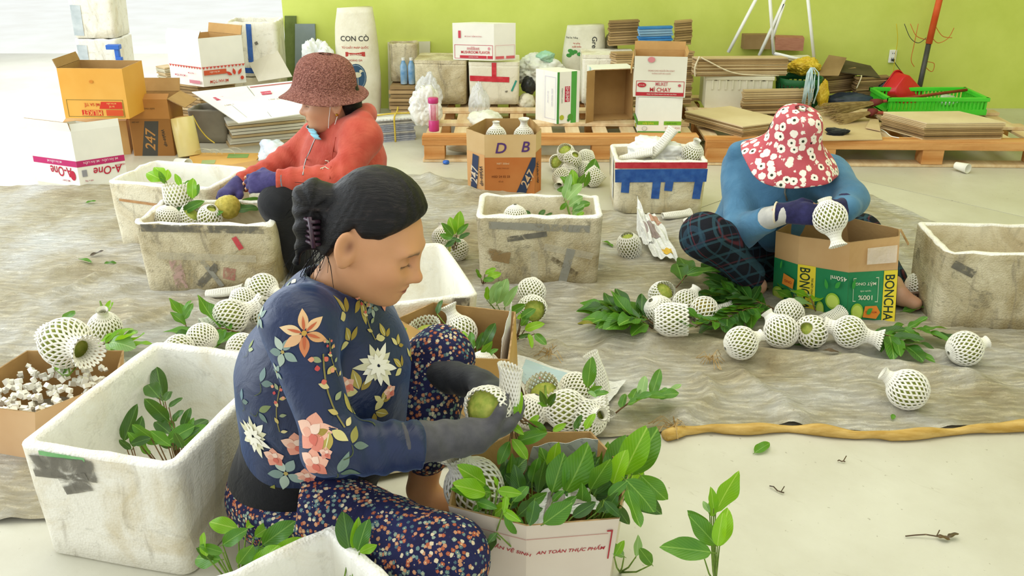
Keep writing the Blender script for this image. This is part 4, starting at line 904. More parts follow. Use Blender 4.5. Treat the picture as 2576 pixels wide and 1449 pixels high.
# hats: surfaces of revolution with a wavy brim
def hat(par, name, mat, c, up, fwd, prof, wave, wn=3, n=56, thick=.006, tiltwave=0.0, ph=0.0, res=1):
    u = Vector(up).normalized(); f = Vector(fwd); f = (f - u * f.dot(u)).normalized(); l = u.cross(f); m = MB(); off = Vector(par.location); k = len(prof)
    for i, (r, z) in enumerate(prof):
        w = max(0, (i - k * .45) / (k * .55)) ** 1.5
        for j in range(n):
            a = 2 * math.pi * j / n; rr = r * (1 + .04 * math.sin(a * 5 + i * .8) * (w > 0) * w + .012 * math.sin(a * 9 + i * 1.3)); zz = z + wave * w * math.sin(a * wn + ph) + tiltwave * w * math.cos(a)
            m.v.append(tuple(Vector(c) - off + f * rr * math.cos(a) * 1.08 + l * rr * math.sin(a) + u * zz))
    for i in range(k - 1):
        for j in range(n): m.f.append((i * n + j, i * n + (j + 1) % n, (i + 1) * n + (j + 1) % n, (i + 1) * n + j)); m.mi.append(0)
    m.f.append(tuple(range(n))); m.mi.append(0)
    o_ = m.build(name, mat, par, smooth=True); md = o_.modifiers.new('thickness', 'SOLIDIFY'); md.thickness = thick; md.offset = 0; md = o_.modifiers.new('smooth', 'SUBSURF'); md.levels = 1; md.render_levels = 1
    return o_
KNIT = NT('brown_pink_knit'); _v = KNIT.voro(150); KNIT.base(KNIT.mix(KNIT.ramp(KNIT.noise(120, 3, .7), [(.36, 0.0), (.66, 1.0)]), '#7a4a40', '#b07a6c')); KNIT.bump(KNIT.math('ADD', _v.outputs['Distance'], KNIT.noise(60, 3)), 1.0, .008); KNIT = KNIT.fin(.9, .15)
hc = c2 + hf2[3] * .060 + hf2[1] * .012
hat(w2, 'knitted_hat', KNIT, hc, (.10, 0, 1), (-1, -.2, 0), [(.02, .128), (.055, .124), (.085, .108), (.104, .08), (.113, .045), (.116, .01), (.120, -.008), (.132, -.022), (.150, -.034), (.166, -.040)], .016, 2, tiltwave=-.03, ph=.6)
# mask under the chin, its ear loop, ear stud, zip, embroidery, cord ends
MASK = cloth('pale_blue_mask', '#8fcfe0', '#a6dcea', .7, 30, .2)
def hw(fr, s, x, y, z): return Vector(to_world(fr, (x, y, z), s)) - Vector(w2.location)
m = MB()
def mk(u, v): 
    a = (v - .5) * 2.1; x = .055 + .052 * math.cos(a) - .014 * u; y = .062 * math.sin(a); z = -.082 - .042 * u + .004 * math.sin(u * 18) + .010 * math.cos(a) * 0
    return hw(hf2, h2s, x + .004 * math.sin(u * 18), y, z)
m.grid(mk, 10, 18); mo = m.build('face_mask', MASK, w2, smooth=True); md = mo.modifiers.new('thickness', 'SOLIDIFY'); md.thickness = .002
MB().tube([hw(hf2, h2s, .03, .062, -.088), hw(hf2, h2s, .02, .07, -.05), hw(hf2, h2s, .004, .077, .0), hw(hf2, h2s, -.012, .084, .03)], .0016, 5).build('ear_loop', pm('white_elastic', '#f2efe6'), w2)
MB().tube([hw(hf2, h2s, .03, .062, -.118), hw(hf2, h2s, .006, .072, -.08), hw(hf2, h2s, -.014, .084, -.04)], .0016, 5).build('ear_loop', MATS['white_elastic'], w2)
MB().lathe([(.001, -.006), (.006, -.003), (.006, .003), (.001, .006)], 10).build('ear_stud', pm('gold', '#c79a3a', rough=.3, metal=1.0), w2, smooth=True, loc=hw(hf2, h2s, -.010, .088, -.040))
def on_surf(bvh, u, v, off=.002):
    h = bvh.ray_cast(Vector((0, 0, CAM_H)), ray(u, v).normalized()); return h[0] - ray(u, v).normalized() * off if h[0] else None
def seam(par, bvh, px, r, mat, name, off=.002, parent=None):
    P = [on_surf(bvh, *p, off) for p in px]; P = [p - Vector(w.location) for p in P if p is not None for w in (par,)]
    if len(P) > 1: MB().tube(P, r, 5).build(name, mat, parent or par, smooth=True)
CREAM = pm('cream_cord', '#d8c8a8', '#e6dcc2', 30); SILV = pm('steel_zip', '#a9a9a5', rough=.35, metal=.8)
seam(w2, jk2_bvh, [(797, 330), (795, 345), (788, 360), (780, 380), (770, 400), (765, 420), (762, 440)], .003, SILV, 'zip', parent=jk2)
seam(w2, jk2_bvh, [(812, 425), (818, 412), (826, 425), (818, 420), (806, 424)], .002, CREAM, 'embroidered_emblem', parent=jk2); seam(w2, jk2_bvh, [(826, 425), (826, 405), (818, 404)], .002, CREAM, 'embroidered_emblem', parent=jk2)
seam(w2, jk2_bvh, [(845, 345), (838, 380), (832, 420), (830, 450)], .0022, cloth('coral_seam', '#a83c28', '#b5432d'), 'seam', parent=jk2)

# ---- the woman on the right, in a blue jacket and a flowered sun hat
w3 = thing('person', 'person in blue jacket and red flowered sun hat squatting behind a green carton', 'person', (at(1930, 700, 3.3).x, 3.3 * S, 0))
torso3 = [seg(A(1880, 590, 3.48), A(1930, 500, 3.42), .150, .150), seg(A(1930, 500, 3.42), A(1975, 440, 3.36), .150, .120), seg(A(1880, 420, 3.46), A(2080, 440, 3.32), .074, .070), ell(A(1950, 540, 3.36), (.14, .13, .13))]
aR3 = [seg(A(1868, 425, 3.46), A(1858, 585, 3.22), .066, .056), seg(A(1858, 585, 3.22), A(1935, 548, 3.08), .055, .045)]
aL3 = [seg(A(2088, 445, 3.32), A(2140, 505, 3.12), .062, .054), seg(A(2140, 505, 3.12), A(2128, 522, 3.04), .052, .046)]
cuffR = [seg(A(1930, 550, 3.09), A(1972, 538, 3.03), .040, .034)]
h3R = hand(A(1975, 536, 3.03), A(2062, 540, 2.98) - A(1975, 536, 3.03), (-.15, -.75, .55), 1, .17, (.25, .3, .35, .4), .4)
h3L = hand(A(2122, 520, 3.03), A(2100, 560, 2.96) - A(2122, 520, 3.03), (.8, -.4, .2), -1, .17, (.3, .35, .4, .45), .5)
hips3 = [ell(A(1890, 640, 3.46), (.17, .15, .13))]
legs3 = [seg(A(1880, 640, 3.40), A(1772, 592, 3.10), .098, .072), seg(A(1772, 592, 3.10), A(1885, 690, 3.18), .070, .050), seg(A(1960, 650, 3.52), A(2165, 590, 3.50), .095, .070), seg(A(2165, 590, 3.50), A(2245, 700, 3.30), .068, .048)]
FT = lambda u, v, z_: np.array(fl(u, v, z_))
feet3 = [seg(A(1885, 690, 3.18), FT(1905, 718, .06), .034, .034), seg(FT(1905, 720, .05), FT(1880, 744, .034), .034, .026), seg(A(2245, 705, 3.30), FT(2262, 742, .06), .034, .034), seg(FT(2262, 745, .05), FT(2302, 764, .034), .034, .026)]
hf3 = head_frame(A(1990, 365, 3.22), (.22, -.80, -.62), (.1, -.45, .9)); h3fn = head_sdf(hf3, 1.05); c3 = hf3[0]
neck3 = [seg(A(1985, 390, 3.26), A(1978, 430, 3.36), .055, .06)]
skin_mesh('body', [piece(torso3 + aR3 + aL3 + cuffR + hips3 + legs3, .015, .03, -.028), piece(feet3, .008, .02), (lambda X: smin(h3fn(X), union(neck3, X, .03), .025), c3 - .18, c3 + .18, .008), hp(h3R, .005, -.002), hp(h3L, .005, -.002)], SKIN, w3, lambda V: head_tint(hf3, SK3, V, 1.05))
hfn3 = hair_fn(hf3, 1.05, [-.12, -.085, -.055, -.036, .0, .04, .08], [-.10, -.10, -.09, -.03, .03, .05, .08], ra=(.098, .082, .09))
skin_mesh('hair', [(hfn3, c3 - .18, c3 + .18, .012)], HAIR, w3)
BLUE = cloth('faded_blue_fleece', '#44708f', '#5888a8', .85, 8, .4)
def jacket3(X):
    d = smin(smin(union(torso3, X, .06, .010), union(aR3, X, .03, .010), .045), union(aL3, X, .03, .010), .045)
    a, b = aR3[1][1], aR3[1][2]; ax = (b - a) / np.linalg.norm(b - a); t_ = (X - a) @ ax; d = np.where(np.linalg.norm(X - b, axis=-1) < .10, smax(d, t_ - np.linalg.norm(b - a), .004), d)
    d = d + .007 * vnoise(X, 11, 9) + .005 * np.abs(vnoise(X, 22, 2)); hood = d_prim(seg(A(1860, 385, 3.44), A(1905, 380, 3.5), .045, .05), X) + .005 * vnoise(X, 18, 3); hood = smin(hood, d_prim(seg(A(1905, 400, 3.40), A(1960, 425, 3.30), .032, .026), X), .03)
    return smax(smin(d, hood, .03), A(1900, 650, 3.46)[2] - X[..., 2], .01)
lo, hi = prim_bounds(torso3 + aR3 + aL3, .035)
jk3, jk3_bvh = skin_mesh('jacket', [(jacket3, lo, hi, .0075)], BLUE, w3)
skin_mesh('cuff', [piece(cuffR, .006, .02, .003)], pm('white_knit_cuff', '#b4b2ab', '#c6c3ba', 30), w3)
PLAID = NT('dark_plaid'); _x = PLAID.new('ShaderNodeSeparateXYZ'); PLAID.link(PLAID.coord((1, 1, 1), rot=(.5, .3, .7)), _x.inputs[0])
_c = PLAID.ramp(PLAID.noise(4, 2), [(.3, '#16171d'), (.7, '#1d2028')])
for ax_, fr_, cl_, w_ in ((0, 150, '#33525c', .82), (2, 130, '#33525c', .84), (0, 75, '#6a3138', .975), (2, 65, '#5c3038', .975), (1, 110, '#2c4655', .86)):
    _c = PLAID.mix(PLAID.math('MULTIPLY', PLAID.ramp(PLAID.math('SINE', PLAID.math('MULTIPLY', _x.outputs[ax_], fr_)), [(w_, 0.0), (min(1, w_ + .03), 1.0)]), .6), _c, cl_)
PLAID.base(_c); PLAID.bump(PLAID.noise(9, 5, .6, dist=1.2), .3, .02); PLAID = PLAID.fin(.85, .15)
zb3 = A(1900, 640, 3.46)[2]
skin_mesh('trousers', [piece(hips3 + legs3, .010, .04, .010, floor_cut, .006, 12, 7)], PLAID, w3)
NAVYG = cloth('navy_knit_glove', '#1f1e40', '#2b2a55', .85, 40, .3); short_glove(h3R, NAVYG, w3, .05, .0045); short_glove(h3L, NAVYG, w3, .05, .0045)
cuff_band(h3R, w3, CREAM, -.032, .037)
DAISY = NT('rose_daisy_print'); _v = DAISY.voro(31, rnd=.7); _d = _v.outputs['Distance']; _e = DAISY.math('ADD', _d, DAISY.math('MULTIPLY', DAISY.math('SUBTRACT', DAISY.noise(140, 2), .5), .30))
_s = DAISY.new('ShaderNodeSeparateColor'); DAISY.link(_v.outputs['Color'], _s.inputs[0]); _e2 = DAISY.math('ADD', _e, DAISY.math('MULTIPLY', _s.outputs[0], .10))
_c = DAISY.mix(DAISY.ramp(DAISY.noise(5, 2), [(.4, 0.0), (.6, 1.0)]), '#b04a52', '#bf5f66'); _c = DAISY.mix(DAISY.ramp(_e2, [(.50, 1.0), (.54, 0.0)]), _c, '#f0e8d8'); _c = DAISY.mix(DAISY.ramp(_d, [(.15, 1.0), (.19, 0.0)]), _c, '#39402f')
DAISY.base(_c); DAISY.bump(DAISY.noise(10, 4), .3, .02); DAISY = DAISY.fin(.85, .15)
up3 = Vector((.04, -.22, .97)); hc3 = Vector(A(1998, 350, 3.20))
hat(w3, 'sun_hat', DAISY, hc3, up3, (.25, -1, 0), [(.02, .122), (.052, .116), (.074, .100), (.084, .07), (.088, .035), (.095, .0), (.115, -.030), (.145, -.055), (.168, -.075), (.180, -.090)], .020, 3, tiltwave=-.015, ph=1.0)
seam(w3, jk3_bvh, [(1958, 440), (1972, 450), (1976, 465), (1974, 485), (1980, 505)], .004, SILV, 'zip', parent=jk3)
seam(w3, jk3_bvh, [(1922, 430), (1926, 445), (1930, 462)], .0028, CREAM, 'hood_cord', parent=jk3)
SANDAL = pm('brown_sandal', '#6b5646', '#7d6858', 20, .7)
for a_, b_ in ((FT(1912, 722, .014), FT(1872, 758, .014)), (FT(2256, 748, .014), FT(2312, 776, .014))):
    a_[2] = b_[2] = .014; m = MB().tube([a_ - np.array(w3.location), (a_ + b_) / 2 - np.array(w3.location), b_ - np.array(w3.location)], [.036, .042, .04], 10); m.v = [(x, y, .006 + (z - .014) * .22 + .008) for x, y, z in m.v]
    m.build('sandal', SANDAL, w3, smooth=True)
    q = a_ * .35 + b_ * .65 - np.array(w3.location); d_ = (b_ - a_); d_ /= np.linalg.norm(d_); sd = np.array([-d_[1], d_[0], 0])
    MB().tube([q + sd * .04, q + sd * .025 + np.array([0, 0, .045]), q - sd * .02 + np.array([0, 0, .05]), q - sd * .042], .006, 6).build('sandal_strap', SANDAL, w3, smooth=True)
# ------------------------------------------------------------------ foam boxes around the women
F_DIRTY = foam('foam_grimy', '#ddd3b4', '#a5946c', .85, 1.0, .5); F_MID = foam('foam_yellowed', '#e9e1c6', '#c4b083', .55, .7, .35); F_LIGHT = foam('foam_worn_white', '#efebdc', '#cfc09a', .4, .5, .3)
F_IN = foam('foam_inside', '#f0eee3', '#ddd3b8', .25, .2, .2); F_IN2 = foam('foam_inside_stained', '#e2d8bb', '#b8a67c', .5, .5, .3); F_RIM = foam('foam_rim', '#f3f0e6', '#dcd2b6', .3, .2, .6)
TAPE_B = pm('blue_packing_tape', '#1f4fa0', '#3a69b4', 25, .35, .5, .3, 40); TAPE_R = pm('red_packing_tape', '#c22436', '#d3434c', 25, .35, .5, .3, 40); TAPE_G = smear('grey_smeared_tape', '#8b8a80', '#a6a294', 14, .34, .5)
TAPE_C = film('clear_packing_tape', '#d8d2bc', .35, .12); TAPE_K = smear('blackened_tape', '#45433e', '#8a8578', 18, .36, .52)
def foam_px(label, bl, br, vtop, d, mat, **kw):
    c, L, rot = place(bl, br); h = at((bl[0] + br[0]) / 2, vtop, c.y / S).z; tp = kw.get('taper', .05)
    return foam_box('foam_box', label, on_edge(c, rot, d), rot, L / (1 - tp) * 1.0, d, h, mat, **kw)
mid = foam_px('grimy foam box with leaves inside, in the middle between the two baskets of nets', (1208, 719), (1503, 721), 545, .30, F_DIRTY, mat_in=F_IN2, rim_mat=F_RIM, seed=1, rag=.006)
mid['label'] = 'grimy foam box with leafy sprigs inside, in the middle before the blue-taped box'
W_, D_, H_, _k = mid['dim']
strip(mid, 'front', -.02, .04, -.02, .15, .03, TAPE_C, seed=1); strip(mid, 'front', .10, .02, .13, .16, .035, TAPE_G, seed=2); strip(mid, 'front', -.13, .20, .03, .225, .022, TAPE_K, seed=3); strip(mid, 'front', .02, .17, .22, .13, .03, TAPE_C, seed=4); strip(mid, 'front', -.22, .14, -.12, .12, .05, smear('brown_smear', '#8a6f48', '#a68c62', 12), seed=14); strip(mid, 'front', -.2, .26, .2, .245, .03, TAPE_G, seed=15); strip(mid, 'front', .05, .12, .16, .05, .022, smear('dark_streak', '#5c5038', '#7a6c50', 20), seed=16)
b1 = foam_px('large smeared foam box the coral-jacketed person is reaching into', (370, 737), (693, 741), 562, .31, F_DIRTY, mat_in=F_IN2, rim_mat=F_RIM, seed=2, rag=.006)
strip(b1, 'front', .12, .24, .145, .19, .022, smear('torn_red_tape', '#c03440', '#d0505a', 22, .34, .46), seed=5, n=3); strip(b1, 'front', -.24, .275, .24, .27, .03, TAPE_K, seed=15); strip(b1, 'front', -.20, .16, .2, .15, .03, TAPE_C, seed=6); strip(b1, 'front', -.05, .03, .04, .12, .03, TAPE_K, seed=7); strip(b1, 'front', .05, .03, -.02, .14, .02, TAPE_G, seed=8); strip(b1, 'front', -.12, .02, -.13, .14, .05, smear('pinkish_smear', '#b98f88', '#cbb0a4', 14), seed=9)
strip(b1, 'front', .08, .06, .09, .11, .05, smear('faded_red_mark', '#a5605a', '#b98472', 14, .38, .55), seed=10, n=3)
b2 = foam_box('foam_box', 'yellowed open foam box at the back left with a leaf sprig inside', (-1.49, 4.135, 0), R(-14), .50, .36, .30, F_MID, mat_in=F_IN, rim_mat=F_RIM, seed=3, rag=.005)
strip(b2, 'front', -.2, .22, .1, .205, .012, pm('rust_smear', '#b98a5c', '#c9a072', 30), seed=3); strip(b2, 'front', -.12, .13, -.10, .10, .02, TAPE_K, seed=2, n=2)
b3 = foam_px('foam box patched with blue and red tape, heaped with white foam nets', (1547, 540), (1766, 541), 405, .33, F_MID, mat_in=F_IN2, rim_mat=F_RIM, seed=4)
w, d, h, k = b3['dim']
strip(b3, 'front', -.5 * w, h - .022, .49 * w, h - .020, .03, TAPE_R, seed=1); strip(b3, 'front', -.5 * w, h - .075, .5 * w, h - .07, .065, TAPE_B, seed=2, off=.003)
for x, l in ((-.38, .07), (-.04, .10), (.10, .06), (.42, .10)): strip(b3, 'front', x * w, h - .09, (x - .01) * w, h - .09 - l, .04, TAPE_B, seed=int(x * 9) + 20, off=.0035)
strip(b3, 'left', -.12, .12, -.1, .26, .05, TAPE_K, seed=4); strip(b3, 'left', .05, .05, .08, .27, .06, pm('white_wrap_film', '#e9e9ea', '#f7f7f5', 20, .3), seed=5)
b4 = foam_box('foam_box', 'clean white foam box with a taped corner beyond the floral shirt', (0, 0, 0), R(17), .42, .52, .25, F_LIGHT, mat_in=F_IN, rim_mat=F_RIM, seed=5)
fr_ = fl(1205, 740, .25); ex = Vector((math.cos(R(17)), math.sin(R(17)), 0)); ey = Vector((-ex.y, ex.x, 0)); b4.location = fr_ - ex * .21 + ey * .26; b4.location.z = 0
strip(b4, 'front', .14, .14, .15, .245, .06, TAPE_K, seed=6)
b5 = foam_box('foam_box', 'big foam box in the left foreground with dark leaves lying inside', (-.875, 2.095, 0), R(-14), .41, .56, .315, F_LIGHT, mat_in=F_IN, rim_mat=F_RIM, seed=6, t=.03, r=.035, rag=.003)
strip(b5, 'front', -.17, .265, .0, .275, .06, TAPE_K, seed=3, off=.003); strip(b5, 'front', -.10, .22, -.02, .245, .05, TAPE_K, seed=4, off=.0035); strip(b5, 'front', -.14, .305, -.02, .303, .012, pm('green_marker', '#6fae6a', '#8cc086', 20), seed=7)
strip(b5, 'right', -.26, .10, .26, .26, .05, TAPE_C, seed=8); strip(b5, 'right', -.15, .02, -.10, .28, .03, TAPE_C, seed=9); strip(b5, 'right', -.05, .16, .22, .06, .03, TAPE_C, seed=10)
b6 = foam_box('foam_box', 'cut off foam box at the right edge beside a netted fruit', (fl(2362, 838).x + .245, fl(2362, 838).y + .18, 0), R(-4), .50, .34, .30, F_DIRTY, mat_in=F_IN2, rim_mat=F_RIM, seed=7)
strip(b6, 'front', -.22, .26, -.14, .22, .03, TAPE_K, seed=2, n=3)
b7 = foam_box('foam_box', 'foam box corner with two leaves at the bottom edge by the patterned trousers', (0, 0, 0), R(40), .40, .34, .27, F_LIGHT, mat_in=F_IN, rim_mat=F_RIM, seed=8, t=.028)
fc = fl(845, 1292, .27); ex = Vector((math.cos(R(40)), math.sin(R(40)), 0)); ey = Vector((-ex.y, ex.x, 0)); b7.location = fc - ex * .20 - ey * .17 + Vector((0, -.03, 0)); b7.location.z = 0

# ------------------------------------------------------------------ cartons around the women
def poly_of(px, z): return [fl(*p, z) for p in px]
def carton_w(name, label, botw, topw, h, **kw):       # footprint and rim given as world points
    c = sum((Vector((p[0], p[1], 0)) for p in botw), Vector()) / len(botw); z0 = botw[0][2] if len(botw[0]) > 2 else 0
    loc = Vector((c.x, c.y, z0)); return Carton(name, label, loc, 0, poly=[(p[0] - c.x, p[1] - c.y) for p in botw], top=[(p[0] - c.x, p[1] - c.y) if len(p) == 2 else (p[0] - c.x, p[1] - c.y, p[2]) for p in topw], h=h, **kw)
# the drink carton with the upturned print
TEA = pm('green_tea_print', '#1f7a4a', '#2b8a55', 3, .45, .35); TAN = pm('tan_carton', '#c39a66', '#d3ae7c', 3, .6, .3)
bot = [(1.025, 3.44), (1.09, 3.335), (1.25, 3.232), (1.415, 3.20), (1.47, 3.34), (1.36, 3.49), (1.12, 3.52)]
top = [(.985, 3.36), (1.055, 3.30), (1.22, 3.235), (1.425, 3.30), (1.455, 3.38), (1.30, 3.525), (1.09, 3.49)]
bc = carton_w('drink_carton', 'green and yellow drink carton with upside-down lettering before the blue jacket', bot, top, .305, outer=TAN)
for i in range(0, 5): bc.panel(i, 0, 0, 1, .62 if i < 3 else .60, TEA)
bc.panel(1, .0, .0, .36, .63, '#e8d23a'); bc.text(1, .15, .31, 'BONCHA', .040, '#23382b', -90, maxw=.175); bc.text(1, .30, .36, 'TRÀ MẬT ONG', .012, '#35462f', -90)
bc.panel(2, .72, .0, 1, .62, '#e8d23a'); bc.text(2, .85, .30, 'BONCHA', .034, '#23382b', -90, maxw=.165)
bc.text(2, .36, .47, 'MẬT ONG', .018, '#e6e2c8', 180, maxw=.075); bc.text(2, .36, .38, 'nguyên chất', .009, '#cfd8b8', 180); bc.text(2, .36, .30, '100%', .018, '#e6e2c8', 180); bc.text(1, .82, .53, '450ml', .018, '#e6e2c8', 180)
for q in ((.10, .54, .16, .55), (.56, .54, .62, .55), (.10, .25, .11, .55), (.61, .25, .62, .55), (.10, .25, .16, .26), (.56, .25, .62, .26)): bc.panel(2, *q, '#cfd8b8', 'printed_line')
for i, x, y, sx in ((2, .20, .12, .13), (1, .72, .22, .14), (0, .3, .12, .25), (1, .48, .08, .08)): bc.disc(i, x, y, sx, .11, '#9cc43a'); bc.disc(i, x, y, sx * .8, .085, '#c6dc62')
bc.poly_print(2, [(.32, .06), (.60, .05), (.68, .13), (.60, .21), (.36, .20)], '#e0872f'); bc.text(2, .49, .13, 'MẬT ONG', .010, '#a83a1c', 180); bc.poly_print(0, [(.45, .30), (.9, .28), (.95, .42), (.5, .46)], '#e0872f'); bc.text(0, .7, .36, 'ONG', .012, '#a83a1c', 180)
for i, x, y, a in ((1, .75, .40, 40), (1, .62, .36, 110), (2, .08, .40, 70), (0, .35, .50, 60), (2, .38, .10, 30)):
    pl = petal(.16, .07, a); bc.poly_print(i, [(x + px, y + py) for px, py in pl], '#3f9c3e')
bc.flap(3, .06, 150, TAN, .72, 1.0); bc.panel(2, .35, .72, .95, .92, film('glossy_tape', '#f2e9da', .55, .08), 'clear_tape')
# the carton with the marker letters
DBm = pm('orange_brown_print', '#b9662c', '#c98246', 2.5, .6, .3); YEL = pm('pale_carton', '#d2b07a', '#dfc393', 3, .7, .2)
x0 = fl(1220, 488); x1 = fl(1345, 487)
bot = [tuple(fl(1178, 480))[:2], (x0.x, x0.y), (x1.x, x1.y), tuple(fl(1360, 478))[:2], (x1.x + .0, x1.y + .28), (x0.x - .02, x0.y + .28)]
top = [(bot[0][0] - .005, bot[0][1] - .0), (x0.x, x0.y), (x1.x + .005, x1.y), (bot[3][0] + .0, bot[3][1]), (x1.x - .02, x1.y + .26), (x0.x, x0.y + .26)]
db = carton_w('energy_drink_carton', 'orange-brown carton with marker letters D B standing by the pallet', bot, [(*p, z_) for p, z_ in zip(top, (.335, .315, .315, .33, .34, .34))], .32, outer=YEL)
db.panel(1, 0, 0, 1, .62, DBm); db.panel(2, 0, 0, 1, .70, DBm); db.panel(0, 0, 0, 1, .66, pm('pale_orange_print', '#d9a46a', '#e3b884', 3, .6))
db.text(1, .32, .78, 'D', .055, '#5a3a78', 0, .2); db.text(1, .80, .80, 'B', .055, '#5a3a78', 0, .2); db.text(1, .36, .52, 'NET 330ml', .010, '#e9c9a0'); db.text(1, .36, .44, 'NƯỚC TĂNG LỰC', .009, '#8a4a22'); db.text(1, .32, .30, 'HSD 24 02 23', .012, '#7a3e1c'); db.text(1, .32, .22, 'SỐ LÔ', .010, '#7a3e1c')
db.poly_print(1, [(.62, .0), (.82, .0), (1.0, .48), (1.0, .62), (.93, .62)], '#33415c'); db.text(1, .86, .26, '247', .045, '#d8b488', 62, .2)
db.text(2, .30, .34, 'Wake-up', .030, '#2c2f3c', -80, .2, maxw=.17); db.text(0, .82, .30, 'Wake-up', .028, '#2c2f3c', -84, .2, maxw=.17); db.poly_print(0, [(.18, .02), (.52, .0), (.70, .62), (.36, .64)], '#3f4a66'); db.text(0, .42, .30, '247', .045, '#e6d6bc', 84, .2, maxw=.14)
# brown carton of fruit behind the knee
bot = [(-.13, 2.50), (-.015, 2.49), (.02, 2.80), (-.25, 2.88), (-.36, 2.74)]
top = [(-.118, 2.45), (-.008, 2.44), (.012, 2.775), (-.257, 2.85), (-.365, 2.72)]
bw = carton_w('fruit_carton', 'open brown carton of netted fruit behind the raised knee', bot, top, .24, outer=pm('golden_carton', '#c79a52', '#d6ac66', 3, .6, .3))
# white printed carton of leaves in front
bot = [(-.10, 1.71), (.03, 1.66), (.205, 1.68), (.24, 1.82), (.17, 1.96), (.0, 1.95), (-.10, 1.85)]
top = [(-.135, 1.68), (.03, 1.625), (.225, 1.65), (.262, 1.81), (.19, 1.98), (.0, 1.975), (-.125, 1.86)]
fcx = carton_w('leaf_carton', 'white printed carton brimming with green leaf sprigs in the front', bot, [(*p, z_) for p, z_ in zip(top, (.285, .275, .275, .285, .285, .285, .28))], .28, outer=pm('pale_pink_carton', '#dccdbb', '#e6dac9', 3, .65, .25))
RED = '#b5303a'
fcx.text(1, .50, .72, 'AN TOÀN THỰC PHẨM', .017, RED, 0, .25, maxw=.18); fcx.text(0, .62, .72, 'TIÊU CHUẨN VỆ SINH', .017, RED, 0, .25, maxw=.15); fcx.panel(1, .0, .86, .9, .865, '#c98a84', 'printed_line'); fcx.panel(0, .1, .86, 1, .865, '#c98a84', 'printed_line'); fcx.panel(1, .93, .60, .945, .90, RED, 'printed_line'); fcx.panel(1, .88, .885, .945, .90, RED, 'printed_line')
# small carton of foam chips at the left edge
bot = [(-1.56, 2.34), (-1.34, 2.28), (-1.18, 2.44), (-1.22, 2.62), (-1.5, 2.62)]; top = [(-1.58, 2.32), (-1.30, 2.26), (-1.15, 2.44), (-1.20, 2.64), (-1.5, 2.64)]
sc = carton_w('small_carton', 'small tan carton full of white foam chips at the left edge', bot, top, .17, outer=pm('peach_carton', '#d3a878', '#e2bd90', 3, .7), cat='carton')
ch = MB(); rn = random.Random(2)
for k in range(150):
    x, y = rn.uniform(-1.5, -1.22), rn.uniform(2.32, 2.58); s_ = rn.uniform(.009, .015); M = Euler((rn.random() * 3, rn.random() * 3, rn.random() * 3)).to_matrix()
    ch.box((x, y, .115 + rn.random() * .04), (s_, s_ * 1.3, s_), 0, M)
co = ch.build('foam_chips', NETM); co.location = (0, 0, 0); tag(co, 'loose white foam chips filling the small tan carton', 'foam chips', kind='stuff')

# ------------------------------------------------------------------ newspapers and paper
def paper(name, label, corners, bump=.01, seed=0, n=16, mat=None, cat='newspaper', prints=(), th=.0012, curl=None):
    P = [Vector(p) for p in corners]; c = sum(P, Vector()) / 4; c.z = min(p.z for p in P); root = thing(name, label, cat, c); rn = random.Random(seed)
    def fn(u, v):
        p = (P[0] * (1 - u) + P[1] * u) * (1 - v) + (P[3] * (1 - u) + P[2] * u) * v; w = bump * (abs(math.sin(u * 7 + v * 5 + seed)) * .7 + .5 * math.sin(v * 11 - u * 6 + seed * 2) ** 2)
        if curl: w += curl * (u - .5) ** 2 * 4
        return p + Vector((0, 0, w)) - c
    o = MB().grid(fn, n, n).build('sheet', mat or PAPER, root); md = o.modifiers.new('thickness', 'SOLIDIFY'); md.thickness = th
    for (u0, v0, u1, v1, colr) in prints:
        MB().grid(lambda a, b: fn(u0 + (u1 - u0) * a, v0 + (v1 - v0) * b) + Vector((0, 0, .0015)), 6, 6).build('printed_panel', ink(colr), root)
    return root
PAPER = NT('newsprint'); _x = PAPER.new('ShaderNodeSeparateXYZ'); PAPER.link(PAPER.coord(), _x.inputs[0])
_l = PAPER.ramp(PAPER.math('SINE', PAPER.math('MULTIPLY', _x.outputs[1], 900)), [(.45, 0.0), (.6, .35)]); _g = PAPER.ramp(PAPER.noise(70, 3), [(.42, 0.0), (.5, 1.0)])
PAPER.base(PAPER.mix(PAPER.math('MULTIPLY', _l, _g), PAPER.ramp(PAPER.noise(5, 3), [(.4, '#dcdbd4'), (.7, '#e9e9e6')]), '#77787a')); PAPER = PAPER.fin(.8, .15)
g0 = lambda u, v, z=.012: Vector((gp(u, v).x, gp(u, v).y, gp(u, v).z + z))
paper('newspaper', 'crumpled newspaper lying on the tarpaulin beside the plaid trousers', [g0(1598, 585, .10), g0(1640, 660, .01), g0(1708, 672, .01), g0(1655, 590, .07)], .02, 1, prints=[(.25, .1, .6, .6, '#9a8a86'), (.78, .5, .92, .85, '#d9b23c'), (.05, .5, .2, .95, '#b98f7a')])
paper('newspaper', 'second fold of newspaper standing up behind the crumpled one', [g0(1600, 600, .02), g0(1622, 640, .02), g0(1640, 640, .05), g0(1600, 560, .13)], .012, 4)
paper('newspaper', 'open newspaper with a pale blue page under the foam nets', [g0(1300, 960), g0(1330, 1035), g0(1560, 985), g0(1300, 908)], .006, 2, prints=[(.1, .1, .9, .9, '#b9d0d6'), (.3, .45, .8, .5, '#c98a84'), (.2, .3, .6, .34, '#8fb0c4'), (.5, .6, .9, .64, '#7d98ac')])
paper('newspaper', 'grey newspaper sheet sticking out right of the foam nets', [g0(1430, 1050), g0(1520, 1040), g0(1575, 970), g0(1480, 975)], .006, 3)
paper('newspaper', 'white paper under the netted fruit right of the green carton', [g0(2290, 720), g0(2300, 745), g0(2375, 735), g0(2330, 665)], .008, 5, prints=[(.1, .2, .3, .5, '#7d838c')])
